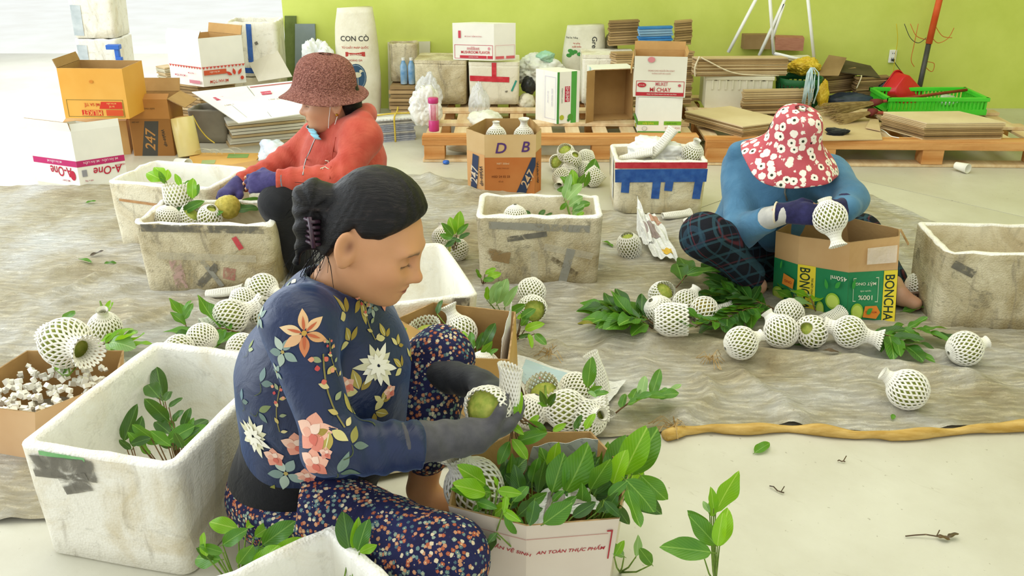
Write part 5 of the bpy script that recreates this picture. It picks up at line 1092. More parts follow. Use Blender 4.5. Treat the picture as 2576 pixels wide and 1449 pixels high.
paper('newspaper', 'sheet of newspaper upright in the brown fruit carton', [Vector((-.04, 2.50, .10)), Vector((-.01, 2.66, .10)), Vector((.0, 2.70, .30)), Vector((-.03, 2.60, .22))], .008, 6)
paper('newspaper', 'grey newspaper lining the back of the front leaf carton', [Vector((.02, 1.95, .14)), Vector((.20, 1.93, .14)), Vector((.20, 1.90, .31)), Vector((.05, 1.93, .27))], .008, 7)
paper('newspaper', 'newspaper curled over the front rim of the leaf carton', [Vector((.03, 1.66, .25)), Vector((.20, 1.68, .28)), Vector((.17, 1.78, .27)), Vector((.06, 1.76, .27))], .012, 8, prints=[(.2, .1, .5, .8, '#8f8a80'), (.6, .2, .8, .7, '#a8a399')], curl=-.02)

# ------------------------------------------------------------------ fruit in foam nets
UPR = (.15, -.25, 1); RT = (1, -.1, .15); LT = (-1, -.2, .2); AW = (.3, 1, .3); TC = (.25, -.9, .35)
for a in [
 ('topmost netted fruit of the pile left of the green carton, its green showing', 1664, 742, .046, 'open', (.3, -.6, .8)), ('netted fruit in the pile just below the topmost green one', 1658, 782, .052, 'dense', (-.6, -.2, .8)),
 ('round netted fruit in the pile nearest the sandalled foot', 1726, 764, .047, 'closed', (.5, .4, .6)), ('netted fruit with a straight open cuff to the right, over the dark leaves', 1682, 826, .054, 'cup', (1, -.05, .05)),
 ('netted fruit lying alone on its side in front of the dark sprigs', 1862, 877, .052, 'closed', (.95, .25, .25)), ('netted fruit with wide holes standing before the drink carton', 1965, 836, .055, 'closed', (-.5, .5, .6)),
 ('netted fruit with a split dark opening below the drink carton', 2040, 838, .053, 'wide', (-.5, -.6, .5)), ('netted fruit half hidden by leaves against the yellow stripe', 1985, 790, .050, 'dense', (.2, .5, .9)),
 ('netted fruit with a long frayed tail pointing at the leaf sprig', 2135, 848, .052, 'long', (.85, -.35, -.1)), ('single netted fruit alone on the bare tarpaulin at the right', 2283, 985, .058, 'closed', (-.7, .3, .4)),
 ('netted fruit lying on the white paper right of the drink carton', 2312, 722, .050, 'dense', (1, -.2, -.05)), ('netted fruit cut by the right edge below the foam box', 2426, 880, .054, 'closed', (1, .2, .2)),
 ('netted fruit beside the crumpled newspaper', 1581, 618, .048, 'cup', (.2, .2, -1)), ('netted fruit at the corner of the middle foam box, upper of two', 1336, 738, .052, 'dense', (.2, .6, .7)), ('netted fruit with its open end in front, lower of two by the middle box', 1338, 782, .050, 'open', (.2, -.9, .3)),
 ('brownish netted fruit squeezed between the two foam boxes', 1150, 628, .045, 'cup', (-.8, -.4, .3)), ('small netted fruit behind the white foam box', 1112, 600, .042, 'closed', (0, .3, 1)),
 ('netted fruit topmost in the pile behind the floral shirt', 662, 728, .055, 'tail', (.8, -.4, -.1)), ('netted fruit partly under the topmost one of the left pile', 612, 760, .048, 'dense', (-.6, .3, .5)), ('large netted fruit in the middle of the left pile', 578, 800, .060, 'long', (.75, .5, .15)),
 ('netted fruit pressed against the floral shirt in the left pile', 660, 785, .050, 'closed', (.3, -.5, .7)), ('netted fruit low in the left pile above the foam box rim', 510, 858, .050, 'dense', (-.6, .5, .3)), ('flattish netted fruit nearest the left foam box rim', 452, 885, .048, 'closed', (-.8, -.2, .2)), ('netted fruit under the broad leaves beside the left foam box', 610, 880, .050, 'dense', (.6, .2, .2)),
 ('dark netted fruit standing alone with leaves on top at the left', 265, 832, .054, 'closed', UPR)]:
    fr_px(a[0], *a[1:])
fruit('half unwrapped yellowish fruit among the dark sprigs', gp(1768, 812) + Vector((0, 0, .046)), .046, 'wide', aim=(.7, .4, .5), yellow=True)
for i, (u, v, zz, kd, am, lb) in enumerate([(1432, 430, .0, 'closed', (0, -.5, 1), 'netted fruit low in the heap by the pallet, front left'), (1470, 425, 0, 'dense', (.4, .2, 1), 'netted fruit low in the heap by the pallet, front right'), (1405, 410, .0, 'open', (-.4, -.8, .4), 'netted fruit showing green at the left end of the heap by the pallet'), (1440, 402, .06, 'wide', (.3, -.6, .8), 'netted fruit with large holes in the middle of the heap by the pallet'),
   (1474, 398, .05, 'dense', (.6, .3, .6), 'netted fruit at the right of the heap by the pallet'), (1424, 386, .075, 'open', (-.3, -.6, .9), 'netted fruit on top of the heap by the pallet with green showing'), (1413, 445, 0, 'tail', (-.2, -.8, -.3), 'netted fruit with its tail down at the foot of the heap by the pallet'), (1492, 448, 0, 'cup', (.6, .2, .6), 'netted fruit among leaves beside the blue-taped box')]):
    fr_px(lb, u, v, .046, kd, am, z=zz)
# fruit and nets inside boxes
fruit('netted fruit peeping over the rim of the middle foam box', at(1296, 545, 3.42), .045, 'dense', aim=(0, 0, 1)); fruit('netted fruit inside the marker-lettered carton, left', at(1248, 342, 4.60), .05, 'closed', aim=(0, 0, 1)); fruit('netted fruit inside the marker-lettered carton with its tail up', at(1318, 342, 4.62), .05, 'tail', aim=(0, -.1, 1))
fruit('netted fruit in an upright cuff in the brown carton', Vector((-.27, 2.74, .165)), .048, 'cup', aim=(-.1, -.1, 1)); fruit('leaning foam net with fruit at the back of the brown carton', Vector((-.165, 2.77, .17)), .05, 'tail', aim=(-.45, .3, .9)); fruit('netted fruit with its top bare in the brown carton by the sleeve', Vector((-.275, 2.64, .16)), .046, 'open', aim=(-.1, -.3, 1)); fruit('netted fruit at the front rim of the brown carton', Vector((-.085, 2.53, .17)), .045, 'dense', aim=(0, 0, 1))
fruit('netted fruit at the front left of the smeared foam box', at(420, 548, 3.42), .048, 'dense', aim=(.2, 0, 1)); fruit('netted fruit in the middle of the smeared foam box under a leaf', at(478, 552, 3.45), .046, 'cup', aim=(.5, -.3, .7)); fruit('netted fruit next to the held fruit in the smeared foam box', at(528, 545, 3.42), .046, 'wide', aim=(.3, -.3, .7))
nb = fruit('white foam cuff holding green leaves in the smeared foam box', at(448, 498, 3.52), .052, 'cup', aim=(-.1, .1, 1))
fruit('bare yellowish fruit held in the violet gloves', at(572, 520, 3.46), .052, None, yellow=True, name='custard_apple', core=1.0)
fruit('green fruit half in a white net held in the grey gloves', at(1228, 1028, 1.69), .047, 'open', aim=(-.25, -.75, .5), core=.98)
fruit('bunched white foam net end over the held green fruit', at(1280, 1008, 1.71), .036, 'tube', aim=(.1, .1, 1), fruit_in=False)
fruit('netted fruit held between the navy gloves', at(2088, 548, 2.97), .055, 'tail', aim=(.2, -.5, -.8))
fr_px('big netted fruit lying on the small carton at the left edge', 165, 862, .070, 'long', aim=(.7, -.6, .1), z=.17)
fruit('large foam net bulging from the left side of the leaf carton', Vector((-.085, 1.80, .25)), .062, 'long', aim=(-.35, -.2, .9))
for lb, u, v, r, kd, am in [('cream foam net with fruit beside the small sprig on the newspaper', 1370, 1000, .050, 'cup', (-.2, -.3, 1)), ('wide white foam net sagging over the newspaper', 1425, 1040, .058, 'long', (.9, -.1, .15)), ('netted fruit on the newspaper with lengthwise holes', 1448, 985, .050, 'dense', (.7, .4, .2)), ('white netted fruit at the back rim of the leaf carton', 1480, 1060, .050, 'closed', (.4, -.6, .5)), ('short foam net beside the held fruit on the newspaper', 1335, 1040, .048, 'dense', (.3, .2, .8))]:
    fr_px(lb, u, v, r, kd, am)
for lb, u, v, zz, r, am in [('tall empty foam net leaning behind the newspaper nets', 1508, 945, .06, .036, (-.35, .25, 1)), ('empty foam net lying below the blue-taped box', 1702, 540, .012, .034, (1, .2, .05)), ('empty foam net next to the plaid knee', 1742, 562, .012, .034, (.3, -1, .1)), ('torn empty foam net among the dark sprigs', 1800, 778, .012, .03, (1, .1, .2)), ('empty foam net above the long-tailed fruit by the drink carton', 2082, 800, .012, .034, (.9, .4, .2)), ('flat empty foam net beside the smeared foam box', 562, 735, .012, .034, (1, .1, .1)), ('empty foam net at the bottom of the left pile', 250, 938, .012, .036, (.9, .3, .1)),
   ('empty foam net lying behind the leaf carton', 1505, 1030, .012, .030, (.2, -1, .3))]:
    fruit(lb, fl(u, v, zz + r * .5), r, 'tube', aim=am, fruit_in=False)
# heap of nets in the blue-taped box
PLH = pm('white_plastic_sheeting', '#e9eae6', '#fbfbf8', 6, .35, .5)
for i, (u, v, kd, am, lb) in enumerate([(1742, 385, 'closed', (.2, -.3, 1), 'white net ball at the right of the blue-taped box'), (1640, 375, 'tube', (1, .1, .3), 'white foam net lying across the blue-taped box'), (1600, 392, 'tube', (.9, -.3, .3), 'white foam net at the left rim of the blue-taped box'), (1690, 388, 'tube', (-.8, .3, .3), 'white foam net at the front rim of the blue-taped box'), (1665, 362, 'tube', (.6, .2, .7), 'white foam net standing up in the blue-taped box')]):
    fruit(lb, at(u, v, 4.28 + .04 * (i % 2)), .05 if kd == 'closed' else .042, kd, aim=am, fruit_in=(kd == 'closed'))

def crumple(name, label, cat, c, radii, mat, amp=.3, seed=0):
    bm = bmesh.new(); bmesh.ops.create_icosphere(bm, subdivisions=5, radius=1)
    for v in bm.verts:
        p = np.array(v.co); k = 1 + amp * float(vnoise(p, 2.3, seed)) + amp * .6 * abs(float(vnoise(p, 6, seed + 3))) - amp * .5 * abs(float(vnoise(p, 11, seed + 5))); v.co = Vector((v.co.x * k * radii[0], v.co.y * k * radii[1], v.co.z * k * radii[2]))
    me = bpy.data.meshes.new(name); bm.to_mesh(me); bm.free(); me.polygons.foreach_set('use_smooth', [True] * len(me.polygons)); return tag(link(name, me, mat, None, loc=c), label, cat)
crumple('plastic_sheeting', 'crumpled bright white plastic heaped in the blue-taped box', 'plastic bag', at(1650, 392, 4.36), (.17, .10, .085), PLH, .35, 2)
# ------------------------------------------------------------------ leaf sprigs
def sprig_px(label, root_pt, leaves, wood=False, name='leafy_sprig', cat='leafy sprig', up=(0, -.75, .6), stem=.002, fill=0):
    root_pt = Vector(root_pt); rf = random.Random(len(leaves) * 3 + fill); src = list(leaves)
    for k in range(fill):
        q = rf.choice(src); j = [rf.uniform(-26, 26), rf.uniform(-6, 26), rf.uniform(-30, 30), rf.uniform(5, 40)]; leaves = leaves + [(q[0] + j[0], q[1] + j[1], q[2] + j[2], q[3] + j[3], q[4] + rf.uniform(.0, .08), q[5] + rf.uniform(-.02, .04), min(2, q[6] + rf.choice((0, 1, 1))) if q[6] < 3 else q[6])]
    root = thing(name, label, cat, root_pt); rn = random.Random(len(label)); m = MB()
    for i, (u0, v0, u1, v1, Y0, dY, mt) in enumerate(leaves):
        a, b = at(u0, v0, Y0) - root_pt, at(u1, v1, Y0 + dY) - root_pt; mid = a * .55 + Vector((0, 0, -.01)); m.tube([Vector((0, 0, 0)), mid, a], [stem * 1.3, stem, stem * .7], 5)
        upv = Vector(up) + Vector((rn.uniform(-.5, .5), rn.uniform(-.2, .3), rn.uniform(-.2, .4))); add_leaf(root, a, b, upv, mt, rn.randrange(5), rn.uniform(.9, 1.15))
    m.build('stem', TWIG if wood else TWIG_G, root, smooth=True); return root
sprig_px('tall sprig of broad leaves rising at the right of the leaf carton', (.16, 1.80, .08), [(1568, 1196, 1620, 1083, 1.66, .0, 0), (1588, 1196, 1646, 1076, 1.69, .02, 1), (1532, 1208, 1565, 1094, 1.72, .03, 1), (1543, 1218, 1566, 1134, 1.62, .0, 0), (1486, 1232, 1534, 1148, 1.62, .0, 1), (1560, 1200, 1600, 1150, 1.75, .05, 1), (1516, 1215, 1530, 1110, 1.76, .04, 1)], fill=6)
sprig_px('sprig drooping over the right rim of the leaf carton', (.17, 1.76, .12), [(1572, 1206, 1656, 1280, 1.58, -.05, 1), (1612, 1196, 1678, 1262, 1.62, -.04, 1), (1578, 1230, 1604, 1330, 1.54, -.06, 1), (1530, 1250, 1575, 1210, 1.56, .0, 1), (1520, 1290, 1555, 1240, 1.55, .0, 2), (1500, 1240, 1580, 1195, 1.64, .0, 2), (1520, 1260, 1560, 1300, 1.54, -.02, 2)], fill=4)
sprig_px('upright dark leaves in the middle of the leaf carton', (.05, 1.80, .08), [(1421, 1242, 1492, 1126, 1.62, .02, 1), (1389, 1240, 1418, 1143, 1.62, .02, 1), (1353, 1240, 1365, 1156, 1.64, .02, 2), (1338, 1215, 1350, 1147, 1.70, .03, 1), (1310, 1246, 1294, 1168, 1.64, .02, 2), (1281, 1215, 1288, 1138, 1.70, .02, 1), (1389, 1202, 1393, 1118, 1.72, .0, 0), (1440, 1240, 1465, 1150, 1.70, .03, 2), (1370, 1240, 1330, 1170, 1.72, .03, 2), (1410, 1245, 1440, 1165, 1.74, .03, 2)], fill=14)
sprig_px('lime heart-shaped leaves spilling over the left rim of the leaf carton', (-.06, 1.74, .10), [(1222, 1219, 1162, 1175, 1.58, -.03, 0), (1222, 1241, 1150, 1214, 1.56, -.03, 0), (1252, 1234, 1312, 1242, 1.54, -.02, 0), (1252, 1222, 1243, 1198, 1.56, .0, 0), (1266, 1284, 1311, 1312, 1.50, -.03, 0), (1274, 1248, 1268, 1290, 1.52, -.03, 0), (1200, 1262, 1250, 1278, 1.55, -.02, 1), (1190, 1285, 1230, 1262, 1.56, 0, 1), (1290, 1262, 1330, 1220, 1.56, .02, 1)], fill=6)
sprig_px('low dark leaves along the front rim of the leaf carton', (.04, 1.72, .12), [(1345, 1258, 1338, 1320, 1.53, -.04, 2), (1367, 1318, 1437, 1268, 1.52, .0, 1), (1300, 1300, 1350, 1262, 1.54, .0, 2), (1400, 1290, 1450, 1250, 1.56, .02, 1), (1440, 1300, 1500, 1262, 1.54, .02, 2), (1320, 1270, 1380, 1240, 1.58, .02, 1), (1390, 1262, 1415, 1232, 1.58, .0, 1), (1460, 1290, 1475, 1225, 1.60, 0, 1), (1500, 1290, 1535, 1250, 1.55, 0, 2), (1250, 1340, 1228, 1362, 1.49, -.02, 2)], fill=8)
sprig_px('lime sprig hanging below the held green fruit', at(1292, 1035, 1.69), [(1300, 1050, 1312, 985, 1.68, .02, 0), (1285, 1065, 1318, 1094, 1.68, -.02, 0), (1300, 1110, 1378, 1088, 1.70, .0, 1), (1288, 1104, 1330, 1152, 1.68, -.03, 0), (1282, 1110, 1252, 1170, 1.67, -.03, 1), (1328, 1060, 1382, 1100, 1.72, .0, 1), (1330, 1068, 1355, 1046, 1.73, .02, 0), (1390, 1085, 1425, 1066, 1.75, .02, 0), (1310, 1120, 1330, 1092, 1.71, .0, 1)], wood=True)
sprig_px('two narrow leaves standing behind the leaf carton', gp(1462, 1095), [(1445, 1080, 1465, 1045, 1.88, .02, 2), (1472, 1080, 1494, 1036, 1.86, .02, 0)])
sprig_px('small sprig on the cream net over the newspaper', gp(1370, 1015, .07), [(1372, 1020, 1358, 983, 2.05, -.01, 2), (1380, 1020, 1396, 990, 2.05, -.01, 2), (1376, 1022, 1350, 1016, 2.04, -.01, 1)])
sprig_px('sprig hanging on the tall empty net', gp(1495, 1010, .06), [(1478, 975, 1488, 898, 2.12, .02, 1), (1482, 990, 1515, 972, 2.10, -.02, 1), (1490, 995, 1530, 985, 2.08, -.02, 1), (1480, 985, 1500, 1000, 2.08, -.03, 3)])
# front edge
sprig_px('bright leaf sprig at the bottom edge beside the big foam box', fl(600, 1475, .10), [(600, 1330, 520, 1312, 1.56, .0, 0), (620, 1330, 668, 1285, 1.60, .04, 0), (640, 1350, 705, 1305, 1.58, .02, 0), (660, 1372, 738, 1312, 1.56, .0, 1), (560, 1370, 620, 1330, 1.54, .0, 1), (520, 1400, 500, 1345, 1.52, .0, 0), (560, 1390, 500, 1372, 1.52, 0, 1), (690, 1400, 755, 1352, 1.52, .0, 0), (600, 1420, 640, 1365, 1.50, .0, 1), (640, 1430, 690, 1370, 1.50, 0, 0)], fill=8)
sprig_px('three leaves standing in the foam box corner at the bottom edge', b7.location + Vector((.05, .12, .10)), [(880, 1385, 860, 1292, 1.46, .02, 2), (895, 1385, 902, 1300, 1.46, .02, 0), (900, 1385, 922, 1310, 1.45, .01, 1), (905, 1390, 950, 1368, 1.44, 0, 0)])
sprig_px('upright lime sprig at the bottom right on the bare floor', fl(1800, 1470), [(1800, 1290, 1852, 1180, 1.62, .03, 0), (1795, 1280, 1790, 1225, 1.60, .01, 0), (1790, 1345, 1735, 1290, 1.54, .0, 1), (1800, 1370, 1742, 1300, 1.52, .0, 1), (1805, 1375, 1815, 1290, 1.50, .02, 0), (1810, 1375, 1830, 1282, 1.52, .02, 0), (1785, 1290, 1768, 1258, 1.60, .02, 3), (1790, 1300, 1800, 1240, 1.6, .02, 0), (1790, 1390, 1660, 1372, 1.50, .0, 1), (1770, 1400, 1700, 1352, 1.50, .02, 1)])
sprig_px('pale leaves lying at the bottom edge right of the leaf carton', fl(1560, 1440), [(1570, 1400, 1515, 1362, 1.56, .0, 3), (1600, 1400, 1608, 1345, 1.58, .02, 3), (1640, 1420, 1605, 1375, 1.52, .0, 1), (1545, 1400, 1570, 1360, 1.55, .01, 0)])
# inside the big left foam box
sprig_px('dark leaf sprig leaning in the far corner of the big foam box', (-.86, 2.10, .05), [(410, 1010, 392, 920, 2.10, .10, 2), (400, 1000, 365, 960, 2.06, .08, 2), (425, 1060, 365, 1000, 2.02, .0, 2), (415, 1010, 428, 975, 2.06, .05, 2), (425, 1025, 460, 1000, 2.04, .03, 2), (435, 1060, 455, 1030, 2.0, .0, 2), (460, 1080, 475, 1025, 2.0, .02, 2), (470, 1090, 488, 1050, 1.98, .02, 1)], wood=True)
sprig_px('pair of dark leaves against the left side of the big foam box', (-.93, 2.03, .05), [(312, 1110, 345, 1015, 2.0, .05, 2), (335, 1125, 358, 1045, 1.98, .04, 2), (330, 1130, 300, 1105, 1.95, .0, 2)], wood=True)
sprig_px('heap of mid green leaves on the floor of the big foam box', (-.85, 2.06, .06), [(a, b - 28, c - (a - c) * .35, d - 34, e + .06, f, g) for a, b, c, d, e, f, g in [(400, 1145, 355, 1100, 1.86, .03, 1), (430, 1120, 395, 1085, 1.92, .03, 2), (420, 1140, 470, 1100, 1.88, .03, 1), (450, 1150, 500, 1095, 1.90, .03, 1), (380, 1130, 340, 1150, 1.86, -.02, 2), (430, 1150, 390, 1120, 1.86, .0, 1), (470, 1110, 510, 1085, 1.95, .03, 2), (440, 1110, 420, 1085, 1.95, .02, 1), (355, 1150, 330, 1120, 1.88, .0, 1), (460, 1155, 445, 1120, 1.86, 0, 2)]], wood=True, fill=8)
# by the women at the back
sprig_px('leaf sprig standing in the yellowed back left foam box', (-1.50, 4.10, .08), [(415, 450, 388, 412, 3.78, .03, 0), (412, 455, 362, 428, 3.78, .02, 0), (418, 455, 425, 425, 3.80, .02, 0), (415, 462, 400, 430, 3.78, .0, 1)])
sprig_px('leaves pushed into the white foam cuff', at(450, 490, 3.52), [(455, 470, 440, 435, 3.50, .02, 0), (460, 468, 478, 455, 3.52, .02, 1), (485, 500, 478, 450, 3.46, .0, 0), (490, 495, 500, 462, 3.5, .02, 1)])
sprig_px('leaves lying across the smeared foam box', at(500, 555, 3.42), [(455, 535, 515, 505, 3.44, .02, 1), (600, 520, 660, 500, 3.50, .05, 1), (590, 530, 655, 515, 3.45, .05, 2), (520, 550, 560, 530, 3.4, .0, 1), (440, 530, 490, 530, 3.46, .02, 2)])
sprig_px('sprig of long pale leaves standing in the middle foam box', at(1450, 590, 3.45), [(1420, 500, 1440, 440, 3.55, .03, 3), (1425, 505, 1462, 455, 3.52, .03, 3), (1430, 520, 1468, 490, 3.48, .02, 3), (1440, 530, 1483, 500, 3.46, .02, 1), (1425, 510, 1408, 530, 3.42, .0, 1), (1440, 545, 1470, 515, 3.45, .02, 3), (1450, 548, 1470, 530, 3.42, .02, 0)])
sprig_px('two dark leaves at the back of the middle foam box', at(1340, 590, 3.5), [(1335, 545, 1320, 527, 3.50, .02, 2), (1355, 545, 1372, 525, 3.52, .02, 2), (1370, 548, 1390, 535, 3.5, .02, 2)])
sprig_px('sprig on the floor by the heap of nets at the pallet', gp(1440, 470), [(1440, 470, 1415, 440, 4.45, .0, 1), (1445, 468, 1440, 425, 4.45, .02, 0), (1450, 470, 1470, 435, 4.45, .0, 1), (1430, 475, 1400, 478, 4.42, .0, 1), (1480, 465, 1500, 395, 4.6, .1, 1), (1470, 470, 1482, 430, 4.5, .0, 1)])
sprig_px('fresh sprig growing up behind the white foam box', gp(1140, 640), [(1140, 595, 1110, 560, 3.45, .0, 1), (1145, 590, 1130, 545, 3.48, .02, 0), (1150, 585, 1158, 530, 3.48, .02, 0), (1150, 590, 1178, 562, 3.45, .0, 1), (1140, 600, 1105, 590, 3.4, .0, 1), (1155, 600, 1182, 585, 3.42, .0, 2), (1135, 600, 1160, 610, 3.4, -.02, 2), (1145, 605, 1120, 620, 3.38, -.02, 2)], wood=True)
sprig_px('large pale sprig at the corner of the brown carton', gp(1270, 800), [(1235, 765, 1255, 705, 2.95, .02, 3), (1250, 765, 1275, 700, 2.95, .02, 3), (1270, 772, 1303, 718, 2.92, .02, 3), (1225, 755, 1230, 720, 2.95, .0, 0), (1280, 790, 1320, 765, 2.85, -.02, 1), (1300, 800, 1330, 790, 2.82, -.02, 0)])
sprig_px('reddish green leaves at the corner of the middle foam box', gp(1215, 715), [(1210, 700, 1200, 675, 3.12, .0, 1), (1220, 690, 1245, 672, 3.12, .0, 0), (1225, 700, 1260, 685, 3.10, .0, 0), (1215, 705, 1240, 700, 3.08, -.02, 1)], wood=True)
sprig_px('long sprig trailing on the tarpaulin right of the brown carton', gp(1300, 850), [(1310, 800, 1345, 775, 2.75, .0, 1), (1320, 830, 1365, 810, 2.70, -.02, 0), (1330, 840, 1340, 875, 2.66, -.04, 0), (1345, 840, 1375, 870, 2.66, -.04, 1), (1310, 820, 1330, 795, 2.74, .0, 1), (1305, 850, 1335, 840, 2.66, 0, 2)], wood=True)
sprig_px('leaves inside the brown carton at its right', (-.06, 2.62, .08), [(1190, 880, 1180, 835, 2.40, .02, 1), (1200, 880, 1215, 835, 2.40, .02, 2), (1215, 870, 1248, 815, 2.42, .03, 2), (1210, 890, 1240, 860, 2.36, .0, 1), (1170, 870, 1165, 830, 2.42, .02, 0), (1225, 895, 1250, 875, 2.36, 0, 1), (1100, 790, 1108, 752, 2.58, .02, 2)])
sprig_px('leaf by the sleeve at the left of the brown carton', (-.33, 2.66, .12), [(1000, 840, 992, 812, 2.44, .0, 1), (1005, 845, 1020, 825, 2.44, .0, 0)])
# right-hand pile
def flat(label, pts, mats, seed, n=9, leaf=.10, **kw):
    a, b = gp(*pts[0], .015), gp(*pts[1], .03); return sprig(label, a, b, n + (8 if n > 8 else 2), leaf * 1.15, mats, seed, sag=.03, minz=.012, **kw)
flat('dark sprig at the left end of the pile before the drink carton', [(1655, 835), (1520, 800)], (1, 2, 2), 1, 12, .115); flat('second dark sprig with broad leaves under the cuffed fruit', [(1640, 850), (1540, 850)], (1, 2, 1), 2, 10, .11); flat('dense dark sprig in the middle of the pile', [(1960, 800), (1790, 770)], (2, 2, 1), 3, 14, .10); flat('long-leaved sprig in front of the sandalled foot', [(1900, 800), (1830, 745)], (2, 1, 2), 4, 10, .11)
flat('dark sprig drooping forward from the middle of the pile', [(1940, 790), (1800, 840)], (2, 2, 1), 5, 10, .10); flat('low sprig beside the fruit lying alone', [(1830, 850), (1745, 868)], (1, 1, 2), 6, 6, .085); flat('broad pale leaf pair behind the pile', [(1700, 740), (1765, 705)], (2, 1), 7, 3, .14); flat('sprig rising before the yellow stripe of the drink carton', [(2000, 800), (1985, 715)], (1, 3, 1), 8, 7, .11, lift=.4)
flat('light sprig under the drink carton lettering', [(2050, 800), (2010, 770)], (1, 0, 3), 9, 6, .09, lift=.3); flat('sprig of broad leaves at the end of the long-tailed fruit', [(2180, 865), (2285, 905)], (2, 1, 2), 10, 7, .11); flat('thin sprig on the tarpaulin near the right foam box', [(2220, 850), (2350, 868)], (1, 2), 11, 5, .085); flat('sprig behind the netted fruit on white paper', [(2320, 775), (2360, 755)], (2, 1), 12, 4, .06)
flat('fan of small leaves on the tarpaulin behind the leaf carton', [(1540, 1060), (1660, 1030)], (1, 3, 1), 13, 7, .085, lift=.3); flat('light sprig beside the dark netted fruit at the left', [(240, 905), (330, 895)], (0, 0, 3), 14, 7, .09, lift=.3); flat('broad dark leaves over the left pile of nets', [(620, 860), (505, 870)], (1, 2, 1), 15, 6, .13); flat('three upright leaves left of the pile of nets', [(470, 850), (462, 810)], (1, 1), 16, 4, .075, lift=.8)
sprig_px('cut leaf tops standing on the dark netted fruit', gp(265, 830, .11), [(265, 790, 278, 755, 2.88, .0, 0), (258, 795, 240, 782, 2.88, .0, 1), (270, 790, 290, 762, 2.9, .0, 0)]); sprig_px('leaves on the small carton of foam chips', (-1.30, 2.48, .17), [(150, 940, 185, 905, 2.40, .0, 1), (140, 930, 160, 900, 2.38, .0, 0), (215, 880, 232, 845, 2.5, .0, 4), (160, 810, 188, 785, 2.62, .0, 1)])
for k, (lb, u, v, a, L, mt) in enumerate([('curled green leaf alone on the bare floor', 1918, 1128, 40, .075, 1), ('yellowing leaf left of the dark sprigs', 1480, 818, 170, .085, 4), ('leaf lying below the split netted fruit', 2025, 880, 170, .085, 2), ('leaf lying left of the thin sprig', 2215, 842, 175, .08, 1), ('leaf lying in front of the sandal at the right', 2300, 785, 10, .10, 1), ('dry curled leaf right of the single sprig', 2085, 915, 170, .06, 5), ('tiny leaf near the hem of the tarpaulin', 2245, 1058, 60, .03, 1),
   ('small round leaf on the tarpaulin left of the smeared foam box', 217, 678, 160, .07, 1), ('small leaf beside the smeared foam box', 278, 668, 30, .05, 1), ('dry dark leaf on the tarpaulin at the left', 245, 645, 20, .06, 5), ('small leaf left of the yellowed foam box', 230, 515, 20, .05, 1), ('leaf right of the middle foam box', 1530, 618, -50, .07, 1), ('leaf behind the left edge of the carton of chips', 175, 800, 60, .06, 1)]):
    lying_leaf(lb, u, v, a, L, mt, k % 5)
for lb, u, v, dx, dy in [('dry twig with curled leaf scraps at the bottom right', 2330, 1350, .10, -.01), ('thin dry twig on the bare floor', 1955, 1232, .03, -.035), ('short stalk on the bare floor near the hem', 2117, 1160, .02, -.006), ('dark twig on the tarpaulin beside the broad leaf pair', 1712, 690, .03, -.04)]:
    p = gp(u, v, .004); r_ = thing('dry_twig', lb, 'twig', p); rn = random.Random(u); q = [Vector((dx * t_, dy * t_ + rn.uniform(-.004, .004), rn.uniform(0, .006))) for t_ in (-.5, -.25, 0, .25, .5)]
    m = MB().tube(q, .0018, 5); m.tube([q[3], q[3] + Vector((.012, .014, .008))], .0014, 4); m.build('stalk', LEAF_MATS[5], r_)
    if dx > .05: add_leaf(r_, q[4], q[4] + Vector((.03, .01, .012)), (0, 0, 1), 5, 1); add_leaf(r_, q[3], q[3] + Vector((.028, -.012, .008)), (0, 0, 1), 5, 3)
# ------------------------------------------------------------------ the back of the hall: pallets
PZ = .155
def pallet(label, x0, x1, y0, depth, rot=0.0):
    r_ = thing('wooden_pallet', label, 'pallet', ((x0 + x1) / 2, y0 + depth / 2, 0), rot); L = x1 - x0; rn = random.Random(int(x0 * 100))
    def bd(name, c, d, m): MB().box((0, 0, 0), d).build(name, m, r_, loc=c, rot=(0, 0, rn.uniform(-.006, .006)), bevel=.003)
    for k, y in enumerate((0, .30, .62, .95)): bd('deck_board', (0, -depth / 2 + .05 + y * (depth - .1) / .95, PZ - .010), (L, .095, .020), WOOD if k == 0 else WOOD2)
    n = int(L / .155)
    for k in range(n): bd('cross_board', (-L / 2 + .05 + k * (L - .1) / (n - 1), 0, PZ - .030), (.085, depth - .02, .018), WOOD2)
    for x in np.linspace(-L / 2 + .07, L / 2 - .07, 4 if L > 1.4 else 3):
        for y in (-depth / 2 + .06, 0, depth / 2 - .06): bd('block', (float(x), y, .066), (.12, .11, .094), WOOD)
    for y in (-depth / 2 + .06, 0, depth / 2 - .06): bd('bottom_board', (0, y, .0095), (L, .10, .017), WOOD2)
    bd('front_rail', (0, -depth / 2 + .012, PZ - .030), (L, .022, .045), WOOD)
    return r_
pallet('wooden pallet on the left holding foam boxes and white cartons', -.52, 1.08, 5.40, 1.15); pallet('wooden pallet on the right holding cardboard bundles and the green crate', 1.13, 3.1, 5.30, 1.25, R(-2))
